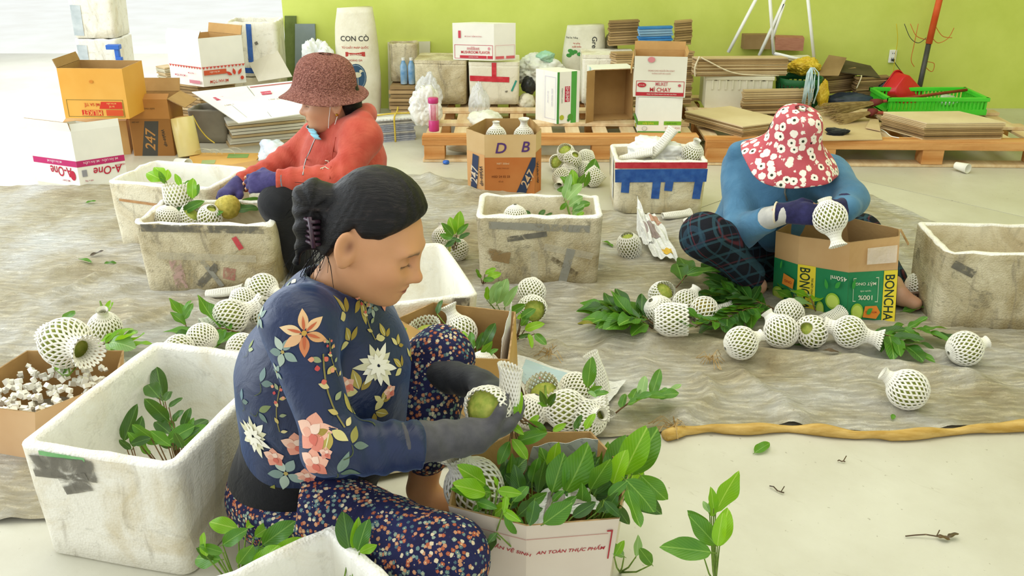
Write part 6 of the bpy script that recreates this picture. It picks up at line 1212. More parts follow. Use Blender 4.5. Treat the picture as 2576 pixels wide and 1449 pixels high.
# generic background helpers
def corner_carton(name, label, px, z, vtop, **kw):      # px: left, near and right bottom corners in the picture, at height z
    a, b, c = [fl(*p, z) for p in px]; d = a + c - b; h = at(px[1][0], vtop, b.y / S).z - z
    return carton_w(name, label, [tuple(a), tuple(b), tuple(c), tuple(d)], [(p.x, p.y) for p in (a, b, c, d)], h, **kw)
def front_carton(name, label, bl, br, z, vtop, d, **kw):
    c, L, rot = place(bl, br, z); h = at((bl[0] + br[0]) / 2, vtop, c.y / S).z - z; return Carton(name, label, on_edge(c, rot, d), rot, size=(L, d, h), **kw)
SHEET_M = [pm('kraft_sheet', '#a88a5e', '#bd9f72', 4, .85), pm('kraft_sheet_dark', '#8a6f4a', '#a0855c', 4, .85), pm('kraft_sheet_pale', '#c4ab80', '#d4bd94', 4, .85)]
def sheet_stack(label, px, z, vtop, n, top=None, mats=None, jit=.006, name='cardboard_stack', cat='cardboard stack', h=None, sheet='cardboard_sheet'):
    a, b, c = [Vector(p) if len(p) == 3 else fl(*p, z) for p in px]
    if h is None: h = at(px[1][0], vtop, b.y / S).z - z
    d = a + c - b; cen = (a + c) / 2; root = thing(name, label, cat, (cen.x, cen.y, z)); rn = random.Random(len(label) * 7 + n); th = h / n; m = MB()
    P = [Vector((p.x - cen.x, p.y - cen.y, 0)) for p in (a, b, c, d)]; V = [p + Vector((0, 0, 0)) for p in P] + [p + Vector((0, 0, th * .80)) for p in P]
    me = MB().add(V, [(3, 2, 1, 0), (4, 5, 6, 7), (0, 1, 5, 4), (1, 2, 6, 5), (2, 3, 7, 6), (3, 0, 4, 7)])
    ms = []
    for q in (mats or SHEET_M): k = me.mesh('cardboard_sheet'); k.materials.append(q); ms.append(k)
    for i in range(n):
        mm = rn.choice(ms)
        if i == n - 1 and top is not None: mm = mm.copy(); mm.materials[0] = top
        link(sheet, mm, None, root, loc=(rn.uniform(-jit, jit), rn.uniform(-jit, jit), th * i), rot=(0, 0, rn.uniform(-.012, .012)))
    return root, P, h
def strap(parent, pts, r, mat, name='strap'):
    P = [Vector(p) for p in pts]; Q = []
    if len(P) > 2:
        for i in range(len(P) - 1):
            p0, p1, p2, p3 = P[max(i - 1, 0)], P[i], P[i + 1], P[min(i + 2, len(P) - 1)]
            for k in range(6): t = k / 6; Q.append(.5 * ((2 * p1) + (p2 - p0) * t + (2 * p0 - 5 * p1 + 4 * p2 - p3) * t * t + (3 * p1 - p0 - 3 * p2 + p3) * t ** 3))
        Q.append(P[-1])
    else: Q = P
    MB().tube(Q, r, 5).build(name, mat, parent, smooth=True)
def blob(name, label, cat, c, radii, mat, amp=.25, seed=0, freq=2.2, n=3, parent=None, flat=None, pinch=0.0):
    bm = bmesh.new(); bmesh.ops.create_icosphere(bm, subdivisions=5 if n > 3 else 4, radius=1); P = np.array([v.co for v in bm.verts]); k = 1 + amp * vnoise(P, freq, seed) + amp * .6 * np.abs(vnoise(P, freq * 2.6, seed + 3)) - amp * .5 * np.abs(vnoise(P, freq * 5, seed + 5))
    for v, q in zip(bm.verts, k):
        s_ = q * (1 - pinch * max(0, v.co.z)); v.co = Vector((v.co.x * s_ * radii[0], v.co.y * s_ * radii[1], v.co.z * q * radii[2]))
        if flat is not None: v.co.z = max(v.co.z, -radii[2] * flat)
    me = bpy.data.meshes.new(name); bm.to_mesh(me); bm.free(); me.polygons.foreach_set('use_smooth', [True] * len(me.polygons)); o = link(name, me, mat, parent, loc=c)
    if label: tag(o, label, cat)
    return o
# ---- left stack of cartons
a1 = corner_carton('noodle_carton', 'white carton with pink band and upside-down red letters at the left edge', [(95, 455), (203, 471), (322, 452)], 0, 332, outer=CARD_W, inner=CARD_GREY)
for i in (0, 1):
    a1.panel(i, 0, .36, 1, .47, '#c4326e')
    a1.text(i, .5, .415, 'MÌ ĂN LIỀN · MÌ ĂN LIỀN' if i else 'MÌ ĂN LIỀN MÌ', .018, '#f2d3de', 180, maxw=.2)
a1.text(0, .62, .25, 'A-One', .055, '#c02a44', 180, maxw=.15); a1.disc(0, .88, .2, .06, .09, '#c02a44'); a1.text(0, .7, .09, 'MÌ CHAY', .012, '#b04058', 180); a1.text(1, .62, .24, 'A-One', .045, '#c02a44', 180, .2, maxw=.15); a1.text(1, .9, .30, '100 GÓI', .012, '#c02a44', 180); a1.panel(1, .08, .18, .18, .30, '#9a9aa0'); a1.text(1, .2, .10, '100 x 75g', .010, '#b04058', 180)
a1.flap(0, .05, 12, CARD_W); a1.flap(1, .04, -8, CARD_W)
zz = .27
front_carton('support_carton', 'plain brown carton under the orange noodle carton', (170, 398), (330, 388), 0, 308, .30, outer=CARD, closed=True)
o1 = front_carton('noodle_carton', 'orange noodle carton with upside-down red print on the left stack', (165, 297), (326, 299), zz, 172, .27, outer=pm('orange_carton', '#e0a240', '#e8b052', 3, .55, .3))
o1.frame_print(0, .06, .03, .94, .38, '#8a7a3a', .003); o1.text(0, .45, .265, 'MÌ SA TẾ', .026, '#cf4a26', 180); o1.panel(0, .28, .06, .60, .17, '#d23a26'); o1.text(0, .44, .115, 'MILIKET', .028, '#f0b45c', 180, maxw=.11); o1.poly_print(0, [(.56, .2), (.92, .2), (.92, .34), (.60, .34)], '#d23a26'); o1.text(0, .76, .30, 'MÌ ĂN LIỀN', .012, '#f0c070', 180); o1.text(0, .76, .24, 'SA TẾ', .014, '#f0c070', 180); o1.panel(0, .66, .06, .92, .18, '#d8552c'); o1.disc(0, .5, .74, .03, .03, '#d88a30'); o1.flap(3, .05, 20)
n1 = front_carton('energy_drink_carton', 'brown drink carton with dark slanted numerals standing among the left cartons', (338, 392), (440, 392), 0, 250, .24, outer=pm('brown_carton', '#b07a3e', '#bf8a4c', 3, .65))
n1.panel(0, .02, .0, 1, .66, '#9a6a34'); n1.poly_print(0, [(.20, .0), (.58, .0), (.72, .62), (.38, .62)], '#4c4a44'); n1.text(0, .46, .30, '247', .06, '#bf8a4c', 82, .15, maxw=.17); n1.text(0, .80, .32, 'Wake-up', .026, '#3a3832', -82, .2, maxw=.15); n1.text(0, .5, .84, 'NƯỚC TĂNG LỰC', .012, '#5a4a30', 180); n1.text(0, .16, .6, 'NET WT', .008, '#5a4a30')
n1.flap(1, .11, 118, CARD_IN); n1.flap(0, .05, -60); n1.flap(2, .08, 20)
# roll of film
tr = thing('film_roll', 'large roll of yellowish packing film leaning on the brown drink carton', 'film roll', tuple(fl(478, 392)), (R(-12), R(-9), 0)); TF = pm('amber_film', '#d9c57c', '#e8d998', 3, .25, .5)
MB().lathe([(.042, 0), (.066, 0), (.068, .003), (.068, .225), (.066, .228), (.042, .228)], 32, cap=False).build('film', TF, tr, smooth=True); MB().lathe([(.034, -.004), (.042, -.004), (.042, .234), (.034, .234), (.034, -.004)], 24, cap=False).build('core', CARD, tr, smooth=True)
h1 = corner_carton('noodle_carton', 'white noodle carton with upside-down red print on the cardboard pile', [(432, 208), (513, 219), (620, 207)], .285, 97, outer=CARD_W, inner=CARD)
for i in (0, 1):
    for k in range(12): h1.poly_print(i, [(k / 12, .41), ((k + .5) / 12, .36), ((k + 1) / 12, .41)], '#d2584e')
h1.panel(1, .03, .24, .55, .34, '#d8613e'); h1.text(1, .28, .29, 'MÌ ĂN LIỀN', .014, '#f4e0d0', 180); h1.text(1, .36, .09, 'MÌ HAI TÔM', .024, '#cc4430', 180, maxw=.12)
for a in (60, 100, 140): h1.poly_print(1, [(.76 + .1 * math.cos(R(a)) + px * 1.2, .18 + py) for px, py in petal(.16, .06, a)], '#d84e3a')
h1.disc(1, .9, .12, .04, .04, '#d84e3a'); h1.text(0, .35, .20, 'MÌ HAI TÔM', .016, '#cc4460', 180); h1.panel(0, .62, .06, .95, .13, '#d88a96'); h1.text(0, .7, .27, 'HAI TÔM', .012, '#cc4460', 180); h1.flap(0, .05, -30); h1.flap(2, .06, 15)
sheet_stack('pile of flattened cartons under the white noodle carton', [(425, 300), (510, 312), (640, 298)], 0, 212, 14, h=.283)
sheet_stack('small bundle of papers left of the white noodle carton', [(398, 198), (420, 203), (450, 198)], .25, 150, 7, mats=[SHEET_M[2], pm('old_paper', '#c9c0a0', '#d8d0b4', 5)], h=.09)
st_, P_, h_ = sheet_stack('stack of printed flattened cartons with thick grey edges by the coral jacket', [(570, 352), (582, 372), (775, 352)], 0, 300, 9, mats=[CARD_GREY, SHEET_M[2], pm('white_board', '#e2decd', '#ece8da', 4)], jit=.014, top=CARD_W, h=.17)
MB().box((0, 0, 0), (.30, .15, .001)).build('printed_panel', ink('#3f4a48'), st_, loc=(-.03, -.02, .172), rot=(0, 0, .04))
def board(name, label, corners, mat, cat='cardboard sheet', prints=(), texts=(), th=.006):
    P = [Vector(p) for p in corners]; c = sum(P, Vector()) / 4; c.z = min(p.z for p in P); root = thing(name, label, cat, c); ex = (P[1] - P[0]); ey = (P[3] - P[0]); nr = ex.cross(ey).normalized()
    V = [p - c for p in P] + [p - c - nr * th for p in P]; MB().add(V, [(0, 1, 2, 3), (7, 6, 5, 4), (0, 4, 5, 1), (1, 5, 6, 2), (2, 6, 7, 3), (3, 7, 4, 0)]).build('sheet', [mat], root)
    bil = lambda u, v: (P[0] * (1 - u) + P[1] * u) * (1 - v) + (P[3] * (1 - u) + P[2] * u) * v - c
    for k, (u0, v0, u1, v1, cl) in enumerate(prints): MB().add([bil(u0, v0) + nr * (.001 + .0003 * k), bil(u1, v0) + nr * (.001 + .0003 * k), bil(u1, v1) + nr * (.001 + .0003 * k), bil(u0, v1) + nr * (.001 + .0003 * k)], [(0, 1, 2, 3)]).build('printed_panel', ink(cl), root)
    for (u, v, s_, hh, cl, rt) in texts:
        m0, w, h0 = text_mesh(s_); me = m0.copy(); me.materials.clear(); sc_ = hh / h0
        for q in me.vertices:
            px, py = q.co.x * sc_, q.co.y * sc_; a = R(rt); q.co = bil(u + (px * math.cos(a) - py * math.sin(a)) / ex.length, v + (px * math.sin(a) + py * math.cos(a)) / ey.length) + nr * .0025
        link('lettering', me, ink(cl), root)
    return root
board('flattened_carton', 'wide white flattened carton with red oval logos lying tilted on the stack', [at(600, 309, 5.18), at(775, 283, 5.2), at(765, 200, 5.75), at(482, 231, 5.6)], CARD_W, prints=[(.48, .02, .486, .98, '#9a968c'), (.18, .1, .186, .6, '#b8b4a8'), (.5, .93, .95, .95, '#cc5a60'), (.1, .66, .2, .76, '#cc4a60'), (.56, .66, .66, .76, '#cc4a60')], texts=[(.15, .71, 'A-One', .014, '#f6e6e6', 0), (.61, .71, 'A-One', .014, '#f6e6e6', 0), (.2, .5, '100 GÓI', .02, '#b9a08a', 0), (.68, .5, '100 GÓI', .02, '#b9a08a', 0)])
board('flattened_carton', 'beige cardboard flap leaning behind the flattened white carton', [at(650, 205, 5.95), at(735, 192, 5.95), at(690, 112, 6.1), at(618, 142, 6.1)], CARD_GREY)
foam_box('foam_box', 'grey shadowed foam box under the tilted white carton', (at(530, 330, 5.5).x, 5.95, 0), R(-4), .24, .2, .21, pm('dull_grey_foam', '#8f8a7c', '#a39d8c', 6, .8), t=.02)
board('cardboard_sheet', 'orange-tan cardboard sheet lying on the floor beneath the left cartons', [fl(470, 418, .012), fl(640, 412, .012), fl(655, 385, .012), fl(480, 384, .012)], pm('orange_kraft', '#cf9f50', '#dcb066', 4, .8), prints=[(.55, .55, .85, .9, '#86a85a'), (.2, .1, .4, .4, '#a9b878')])
board('cardboard_sheet', 'narrow brown cardboard strip on the floor beside the orange-tan sheet', [fl(560, 432, .02), fl(655, 416, .02), fl(650, 402, .03), fl(560, 418, .03)], CARD)
mt = thing('tape_scraps', 'curled clear tape scraps on the cardboard floor sheet', 'tape', tuple(fl(540, 392, .012))); rn = random.Random(4)
for k in range(5):
    b = Vector((rn.uniform(-.08, .12), rn.uniform(-.03, .04), 0)); m = MB(); m.grid(lambda u, v: b + Vector((.05 * math.cos(u * 3), .02 * v, .012 + .03 * math.sin(u * 3))), 10, 1); m.build('tape_curl', film('clear_curl', '#e4ddc6', .5) if 'clear_curl' not in MATS else MATS['clear_curl'], mt, smooth=True)
yb = thing('strapping_band', 'yellow strapping band curving down beside the film roll', 'band', tuple(fl(545, 365))); pts = [at(484, 290, 5.35), at(500, 320, 5.32), at(520, 345, 5.3), at(540, 360, 5.3)]; strap(yb, [p - yb.location for p in pts], .004, pm('yellow_band', '#d9b93a', '#e6cc58', 20, .4), 'band')
cup = thing('foam_cup', 'white foam cup lying behind the yellowed foam box', 'cup', tuple(fl(460, 412, .03)), (R(90), 0, R(60))); MB().lathe([(.022, -.05), (.026, -.05), (.034, .04), (.036, .042), (.034, .044), (.030, .04), (.023, -.046), (.001, -.046)], 20, cap=False).build('cup', NETM, cup, smooth=True)
blob('plastic_bag', 'white and blue plastic bag behind the coral sleeve', 'plastic bag', at(690, 385, 5.0), (.09, .08, .07), pm('bluish_white_plastic', '#c9d8ea', '#f0f3f6', 5, .3, .5), .3, 3)
# white tubs, foam stack, blue post, wall-side things
for k in range(3):
    fb = foam_box('foam_box', ['bottom white foam box of the glaring stack at the far left', 'middle white foam box of the glaring stack at the far left', 'top white foam box of the glaring stack at the far left'][k], (at(270, 150, 6.3).x, 6.75, .005 + k * .262), 0, .30, .28, .26, F_LIGHT, mat_in=F_IN, seed=20 + k)
    strip(fb, 'front', -.11, .02, -.10, .22, .07, pm('pale_grey_picture', '#a9b4b8', '#cdd4d6', 9, .6), 'printed_picture', seed=k)
bp = thing('plastic_stand', 'blue plastic stand behind the orange carton', 'stand', tuple(fl(322, 300))); pz = bp.location; BLUEP = pm('blue_plastic', '#2a5fb8', '#356cc6', 5, .4, .4)
MB().box((0, 0, .25), (.03, .03, .50)).build('post', BLUEP, bp, bevel=.004); MB().box((0, 0, .008), (.10, .08, .016)).build('foot', BLUEP, bp, bevel=.003); MB().box((-.02, 0, .49), (.09, .05, .03)).build('bracket', BLUEP, bp, bevel=.004); MB().box((.012, -.01, .40), (.04, .03, .05)).build('clip', BLUEP, bp, bevel=.004)
fb = foam_box('foam_box', 'lower plain foam box behind the beige flap', (at(668, 180, 6.35).x, 6.62, 0), 0, .34, .26, .29, F_MID, seed=31); fb = foam_box('foam_box', 'white foam box with blue tape bands by the end of the green wall', (at(668, 150, 6.35).x, 6.62, .292), 0, .34, .26, .36, F_LIGHT, seed=32)
strip(fb, 'front', -.17, .05, .17, .035, .035, TAPE_B, seed=1); strip(fb, 'front', -.02, .10, -.01, .35, .035, TAPE_B, seed=2)
for x, y in ((-.04, .12), (.09, .07), (.02, .22)): strip(fb, 'front', x, y, x + .02, y + .01, .02, TAPE_K, 'hole_patch', seed=5, n=2)
board('grey_panel', 'grey board leaning against the green wall behind the knitted hat', [at(742, 280, 6.32), at(800, 280, 6.32), at(792, 60, 6.38), at(742, 60, 6.38)], pm('grey_board', '#7d8a8c', '#8b9798', 4, .5), cat='board', th=.02)
board('wall_shade_strip', 'olive strip painted as shade at the end of the green wall', [at(716, 260, 6.36), at(745, 260, 6.36), at(745, 40, 6.39), at(716, 40, 6.39)], cloth('olive_wall_shade', '#5c6a34', '#6c7a40'), cat='wall shade', th=.015)  # dark strip added for the shaded wall end, the shade is its colour
blob('white_bag', 'crumpled white plastic bags standing behind the knitted hat', 'plastic bag', at(800, 170, 6.05), (.09, .08, .17), pm('milky_plastic', '#dfe4e2', '#f5f6f2', 6, .35, .5), .35, 8, n=4)
# rice sacks
def sack(label, u, w, d, h, y, mat, seed, z0=0.0, top=.82):
    root = thing('sack', label, 'sack', (at(u, 150, y / S).x, y, z0)); m = MB(); n = 36; prof = [(0, .75), (.03, .93), (.15, 1.0), (.4, 1.03), (.65, 1.0), (.85, .93), (.95, .86), (1.0, top)]; zs = [p[0] for p in prof]; rs = [p[1] for p in prof]; K = 22; V = []
    for i in range(K + 1):
        f_ = i / K; r = np.interp(f_, zs, rs)
        for j in range(n):
            a = 2 * math.pi * j / n; ca, sa = math.cos(a), math.sin(a); x = math.copysign(abs(ca) ** .7, ca) * w / 2 * r; yy = math.copysign(abs(sa) ** .85, sa) * d / 2 * r * (1 - .35 * f_ ** 3)
            nz = float(vnoise((x * 14, yy * 14, f_ * h * 10), 1, seed)); V.append((x * (1 + .03 * nz), yy * (1 + .06 * nz), f_ * h + .006 * nz))
    F = [(i * n + j, i * n + (j + 1) % n, (i + 1) * n + (j + 1) % n, (i + 1) * n + j) for i in range(K) for j in range(n)] + [tuple(range(n))[::-1], tuple(K * n + j for j in range(n))]
    m.add(V, F).build('bag', mat, root, smooth=True); return root, BVHTree.FromPolygons([Vector(v) for v in V], F)
def sack_text(root, bvh, x, z, s_, hh, cl, rot=0, maxw=None):
    m0, w, h0 = text_mesh(s_); sc_ = hh / h0; sx = sc_ if not maxw else min(sc_, maxw / w); me = m0.copy(); me.materials.clear(); a = R(rot)
    for q in me.vertices:
        px, py = q.co.x * sx, q.co.y * sc_; X_ = x + px * math.cos(a) - py * math.sin(a); Z_ = z + px * math.sin(a) + py * math.cos(a); hit = bvh.ray_cast(Vector((X_, -1, Z_)), Vector((0, 1, 0))); q.co = (hit[0] if hit[0] else Vector((X_, -.05, Z_))) + Vector((0, -.002, 0))
    link('lettering', me, ink(cl), root.children[0])
def sack_shape(root, bvh, pts, cl, off=.002, name='printed_shape'):
    cx = sum(p[0] for p in pts) / len(pts); cz = sum(p[1] for p in pts) / len(pts); V = []
    for (X_, Z_) in [(cx, cz)] + list(pts): hit = bvh.ray_cast(Vector((X_, -1, Z_)), Vector((0, 1, 0))); V.append((hit[0] if hit[0] else Vector((X_, -.05, Z_))) + Vector((0, -off, 0)))
    n = len(pts); MB().add(V, [(0, 1 + i, 1 + (i + 1) % n) for i in range(n)]).build(name, ink(cl), root)
circ = lambda cx, cz, rx, rz, n=20: [(cx + rx * math.cos(2 * math.pi * k / n), cz + rz * math.sin(2 * math.pi * k / n)) for k in range(n)]
SACKM = pm('woven_white_sack', '#d9d2b8', '#e6e1cc', 8, .7, .25, .4, 25)
sk, bv_ = sack('white feed sack with a blue bird emblem behind the coral jacket', 900, .285, .20, .74, 6.55, SACKM, 3)
sack_text(sk, bv_, 0, .555, 'CON CÒ', .042, '#3c3a38', 0, .20); sack_text(sk, bv_, 0, .495, 'TỪ CHẤT PHÁP QUỐC', .022, '#c0473a', 0, .20); q = [(-.065, .435), (.065, .435), (.065, .465), (-.065, .465)]; sack_shape(sk, bv_, q, '#b8443c'); sack_text(sk, bv_, 0, .45, 'THƯƠNG PHẨM', .013, '#e9d9c4', 0, .11); sack_text(sk, bv_, 0, .412, 'HOÀNG GIA', .016, '#b8564a', 0, .09)
sack_shape(sk, bv_, circ(.0, .30, .066, .088), '#33506a'); sack_shape(sk, bv_, circ(.0, .30, .060, .081), '#8fa2ac', .0025); sack_shape(sk, bv_, circ(.0, .30, .056, .077), '#33506a', .003)
sack_shape(sk, bv_, circ(.004, .315, .030, .018), '#cfc9ac', .004); sack_shape(sk, bv_, circ(.032, .34, .011, .009), '#cfc9ac', .004); sack_shape(sk, bv_, [(.03, .325), (.04, .34), (.025, .34), (.018, .32)], '#cfc9ac', .0042); sack_shape(sk, bv_, [(.04, .338), (.055, .334), (.04, .343)], '#cfc9ac', .0042)
for x_ in (-.004, .008): sack_shape(sk, bv_, [(x_, .25), (x_ + .003, .25), (x_ + .003, .305), (x_, .305)], '#cfc9ac', .0042)
sk, bv_ = sack('dirty white sack with green print standing behind the white cartons', 1470, .30, .18, .62, 6.6, pm('dirty_white_sack', '#c9c6ae', '#dedbc8', 7, .7, .25, .4, 25), 5)
sack_text(sk, bv_, .06, .47, 'Green H', .034, '#3a3a38', -90); sack_text(sk, bv_, -.09, .545, 'Dal Da Trắng', .016, '#4a4a48', 0, .11); sack_text(sk, bv_, -.06, .51, 'hạt giống', .014, '#c05a50'); sack_text(sk, bv_, -.06, .49, 'xuất khẩu', .014, '#c05a50')
for x_, z_ in ((-.10, .46), (-.07, .455), (-.11, .43), (-.09, .445), (-.04, .44)): sack_shape(sk, bv_, circ(x_, z_, .018, .013, 8), '#3f8a3a')
sack_shape(sk, bv_, [(-.05, .43), (-.025, .43), (-.025, .45), (-.05, .45)], '#3f9a4a', .003)
blob('dark_sack', 'dark grimy rolled sack beside the printed white sack', 'sack', Vector((at(1535, 100, 6.2).x, 6.62, .28)), (.07, .09, .28), pm('grimy_sack', '#6a6348', '#8f8868', 7, .85), .15, 2)
# leaning door, dark clutter, bundle of newspapers
dr = board('cabinet_door', 'cream panelled cabinet door leaning against the green wall', [at(978, 278, 6.33), at(1082, 278, 6.33), at(1082, 104, 6.38), at(975, 106, 6.38)], pm('cream_paint', '#ccc8ac', '#d8d4ba', 4, .5), cat='door', th=.02)
sheet_stack('dark brown cardboard bundle in shade left of the dirty foam box', [(at(982, 250, 6.05).x, 6.72, 0), (at(982, 250, 6.05).x, 6.46, 0), (at(1044, 250, 6.05).x, 6.46, 0)], 0.0, 200, 9, mats=SHEET_M[:2], h=.24, jit=.008); BB = pm('blue_bottle_plastic', '#4a86b8', '#b9d2e0', 9, .25, .5); WCAP = pm('white_cap', '#e6e6e2')
for k, (u, lb) in enumerate(((1012, 'left blue water bottle in front of the stained foam box'), (1032, 'right blue water bottle in front of the stained foam box'))):
    bt = thing('water_bottle', lb, 'bottle', Vector((at(u, 200, 6.0).x, 6.53, .240))); MB().lathe([(.022, 0), (.024, .004), (.024, .12), (.012, .15), (.010, .16)], 16).build('bottle', BB, bt, smooth=True); MB().lathe([(.0115, .158), (.0115, .176)], 14).build('cap', WCAP, bt)
foam_box('foam_box', 'stained foam box of bottles behind the dirty foam box', (at(1020, 200, 6.2).x, 6.64, .241), 0, .20, .12, .26, F_DIRTY, seed=12)
nb_, P_, h_ = sheet_stack('bundle of old newspapers tied with yellow ribbon on the floor', [(930, 345), (945, 360), (1045, 352)], 0, 290, 12, mats=[pm('newsprint_edge', '#a8a49c', '#c4c0b6', 30, .8), pm('newsprint_edge_blue', '#8a90a0', '#b4b6ba', 30, .8)], h=.15, name='newspaper_bundle', cat='newspapers', sheet='newspaper', jit=.01, top=PAPER)
YR = pm('yellow_ribbon', '#c9ab3a', '#dcc256', 20, .45); x_ = .5 * (P_[1].x + P_[2].x); y_ = .5 * (P_[1].y + P_[2].y) - .01
strap(nb_, [(x_, y_, 0), (x_, y_ - .004, .08), (x_, y_, .155), (x_, y_ + .15, .158), (x_ - .01, y_ + .3, .155)], .006, YR, 'ribbon'); strap(nb_, [(P_[1].x, (P_[1].y + P_[0].y) / 2, .157), (0, 0, .160), (P_[2].x, (P_[2].y + P_[3].y) / 2, .157)], .006, YR, 'ribbon')
# ---- on the left pallet
def lidbox(label, bl, br, vtop, d, mat, seed):
    c, L, rot = place(bl, br, PZ); h = at((bl[0] + br[0]) / 2, vtop, c.y / S).z - PZ; loc = on_edge(c, rot, d); loc.z = PZ; o_ = foam_box('foam_box', label, loc, rot, L, d, h - .02, mat, taper=.03, seed=seed, r=.02)
    V = rrect(L, d, .02); n = len(V); MB().add([(x, y, h - .022) for x, y in V] + [(x, y, h) for x, y in V], [tuple(range(n))[::-1], tuple(n + i for i in range(n))] + [(i, (i + 1) % n, n + (i + 1) % n, n + i) for i in range(n)]).build('lid', mat, o_); return o_, h
d1, hh1 = lidbox('grubby closed foam box on the pallet under the red-lettered carton, left one', (1045, 262), (1174, 264), 152, .30, F_DIRTY, 15); d1['label'] = 'grubby closed foam box on the left pallet beside the red-taped one'
d2, hh2 = lidbox('closed foam box with a red tape cross on the left pallet', (1180, 264), (1307, 264), 157, .30, foam('foam_cream_clean', '#e4dfcb', '#cfc5a4', .3, .3, .2), 16)
w, d, h, k = d2['dim']; strip(d2, 'front', -.48 * w, .175, .30 * w, .165, .035, TAPE_R, seed=3); strip(d2, 'front', .0, .15, .0, .275, .03, TAPE_R, seed=4); strip(d2, 'front', .35 * w, .09, .44 * w, .16, .012, pm('teal_mark', '#2f8a7a', '#3f9a88', 9), seed=5); strip(d2, 'front', .22 * w, .085, .27 * w, .09, .012, TAPE_K, seed=6, n=2)
m1 = corner_carton('noodle_carton', 'white carton with red print standing on the two closed foam boxes', [(1140, 150), (1243, 153), (1297, 150)], PZ + hh1 + .003, 60, outer=CARD_W, inner=CARD_GREY, closed=True)
m1.frame_print(0, .04, .04, .97, .42, '#cc5a6a', .003); m1.text(0, .55, .22, 'MUSHROOM FLAVOR', .018, '#cc3a4a', 0, maxw=.19); m1.panel(0, .17, .06, .82, .13, '#cc3a4a'); m1.text(0, .5, .095, 'HƯƠNG VỊ NẤM', .011, '#f0dede'); m1.panel(0, .84, .06, .96, .13, '#cc3a4a'); m1.text(0, .5, .33, 'miliket', .022, '#d88a90'); m1.disc(0, .88, .33, .03, .04, '#e0a0a8'); m1.panel(0, .14, .60, .20, .80, '#cc4a5a'); m1.text(0, .5, .66, 'MÌ CHAY NẤM HƯƠNG', .012, '#cc7a84', maxw=.16); m1.panel(1, .05, .05, .45, .12, '#d8646a'); m1.panel(1, .55, .05, .95, .12, '#d8646a'); m1.frame_print(1, .05, .04, .95, .42, '#e0a0a4', .002)
CLR = film('clear_bag_film', '#eef0f0', .55, .12)
blob('plastic_bag', 'milky plastic bag slumped around the pink flask', 'plastic bag', fl(1070, 315, PZ) + Vector((0, .06, .10)), (.085, .07, .12), film('milky_bag_film', '#f0efe6', .85, .25), .3, 11, n=4); blob('plastic_bag', 'knotted clear bag hanging in front of the grubby foam box', 'plastic bag', at(1078, 228, 5.75), (.075, .05, .10), CLR, .35, 12, n=4, pinch=.6); blob('plastic_bag', 'clear bag standing before the red-taped foam box', 'plastic bag', at(1205, 262, 5.5), (.055, .05, .13), CLR, .3, 13, n=4, pinch=.6); blob('plastic_bag', 'pale plastic bag behind the marker-lettered carton', 'plastic bag', at(1222, 302, 5.25), (.09, .06, .06), film('pale_yellow_film', '#eeeedd', .85, .25), .25, 14)
fk = thing('vacuum_flask', 'pink flask with a clear middle on the front edge of the left pallet', 'flask', tuple(fl(1092, 329, PZ))); PINK = pm('magenta_plastic', '#b8286e', '#c43a7c', 5, .35, .45)
MB().lathe([(.0295, 0), (.0305, .004), (.0305, .062), (.029, .064)], 24).build('base_cup', PINK, fk, smooth=True); MB().lathe([(.0275, .064), (.0275, .165)], 24).build('window', pm('pale_pink_glass', '#dcaab8', '#ead2d6', 30, .1, .6), fk, smooth=True); MB().lathe([(.029, .165), (.0305, .167), (.0305, .192), (.027, .196)], 24).build('lid', PINK, fk, smooth=True)
for k in range(4): MB().box((-.012 + .008 * k, -.0268, .115), (.003, .002, .09)).build('printed_stripe', ink('#c9486e'), fk)
blob('plastic_heap', 'heap of white plastic sheeting with a green patch behind the cartons', 'plastic bag', at(1358, 165, 6.05) + Vector((0, 0, -.03)), (.15, .12, .10), pm('white_sheeting', '#d8dcd0', '#eceee4', 5, .35, .5), .3, 21, n=4); blob('green_bag', 'small green plastic bag on the heap of sheeting', 'plastic bag', at(1372, 143, 6.0), (.06, .05, .035), pm('pale_green_plastic', '#8fc4a8', '#aed8c0', 6, .35, .5), .3, 22); blob('black_bag', 'black bag in the gap beside the red-taped foam box', 'plastic bag', at(1330, 215, 5.95), (.05, .05, .06), pm('black_plastic', '#17191c', '#26292c', 8, .35, .5), .2, 23); blob('beige_sack', 'crumpled beige sack low behind the white cartons', 'sack', at(1325, 255, 5.9), (.06, .06, .05), SACKM, .2, 24)
gp1 = corner_carton('shrimp_carton', 'white carton with green stripes and a red upright word on the left pallet', [(1347, 300), (1400, 312), (1456, 307)], PZ, 182, outer=CARD_W, inner=CARD_GREY, closed=True)
gp1.panel(1, .0, 0, .10, 1, '#4f9a4a'); gp1.panel(1, .62, 0, .86, 1, '#58a84a'); gp1.panel(1, .34, .42, .56, .72, '#c22a48'); gp1.text(1, .45, .57, 'SHRIMP', .022, '#f2d6d8', -90, maxw=.09); gp1.text(1, .22, .55, 'TÔM ĐÔNG LẠNH', .012, '#7a8a7a', -90); gp1.disc(1, .22, .12, .10, .05, '#b9bf3a'); gp1.disc(1, .60, .12, .12, .06, '#5a9a3c'); gp1.disc(1, .52, .06, .06, .03, '#3f8a3a'); gp1.frame_print(0, .45, .08, .95, .9, '#b8b4d0', .002); gp1.text(0, .6, .5, 'BẢO QUẢN LẠNH', .010, '#a8a0c0', -90); gp1.text(0, .8, .5, 'DÙNG TRONG NGÀY', .010, '#a8a0c0', -90); gp1.panel(0, .38, 0, .385, 1, '#c8c8d0', 'printed_line')
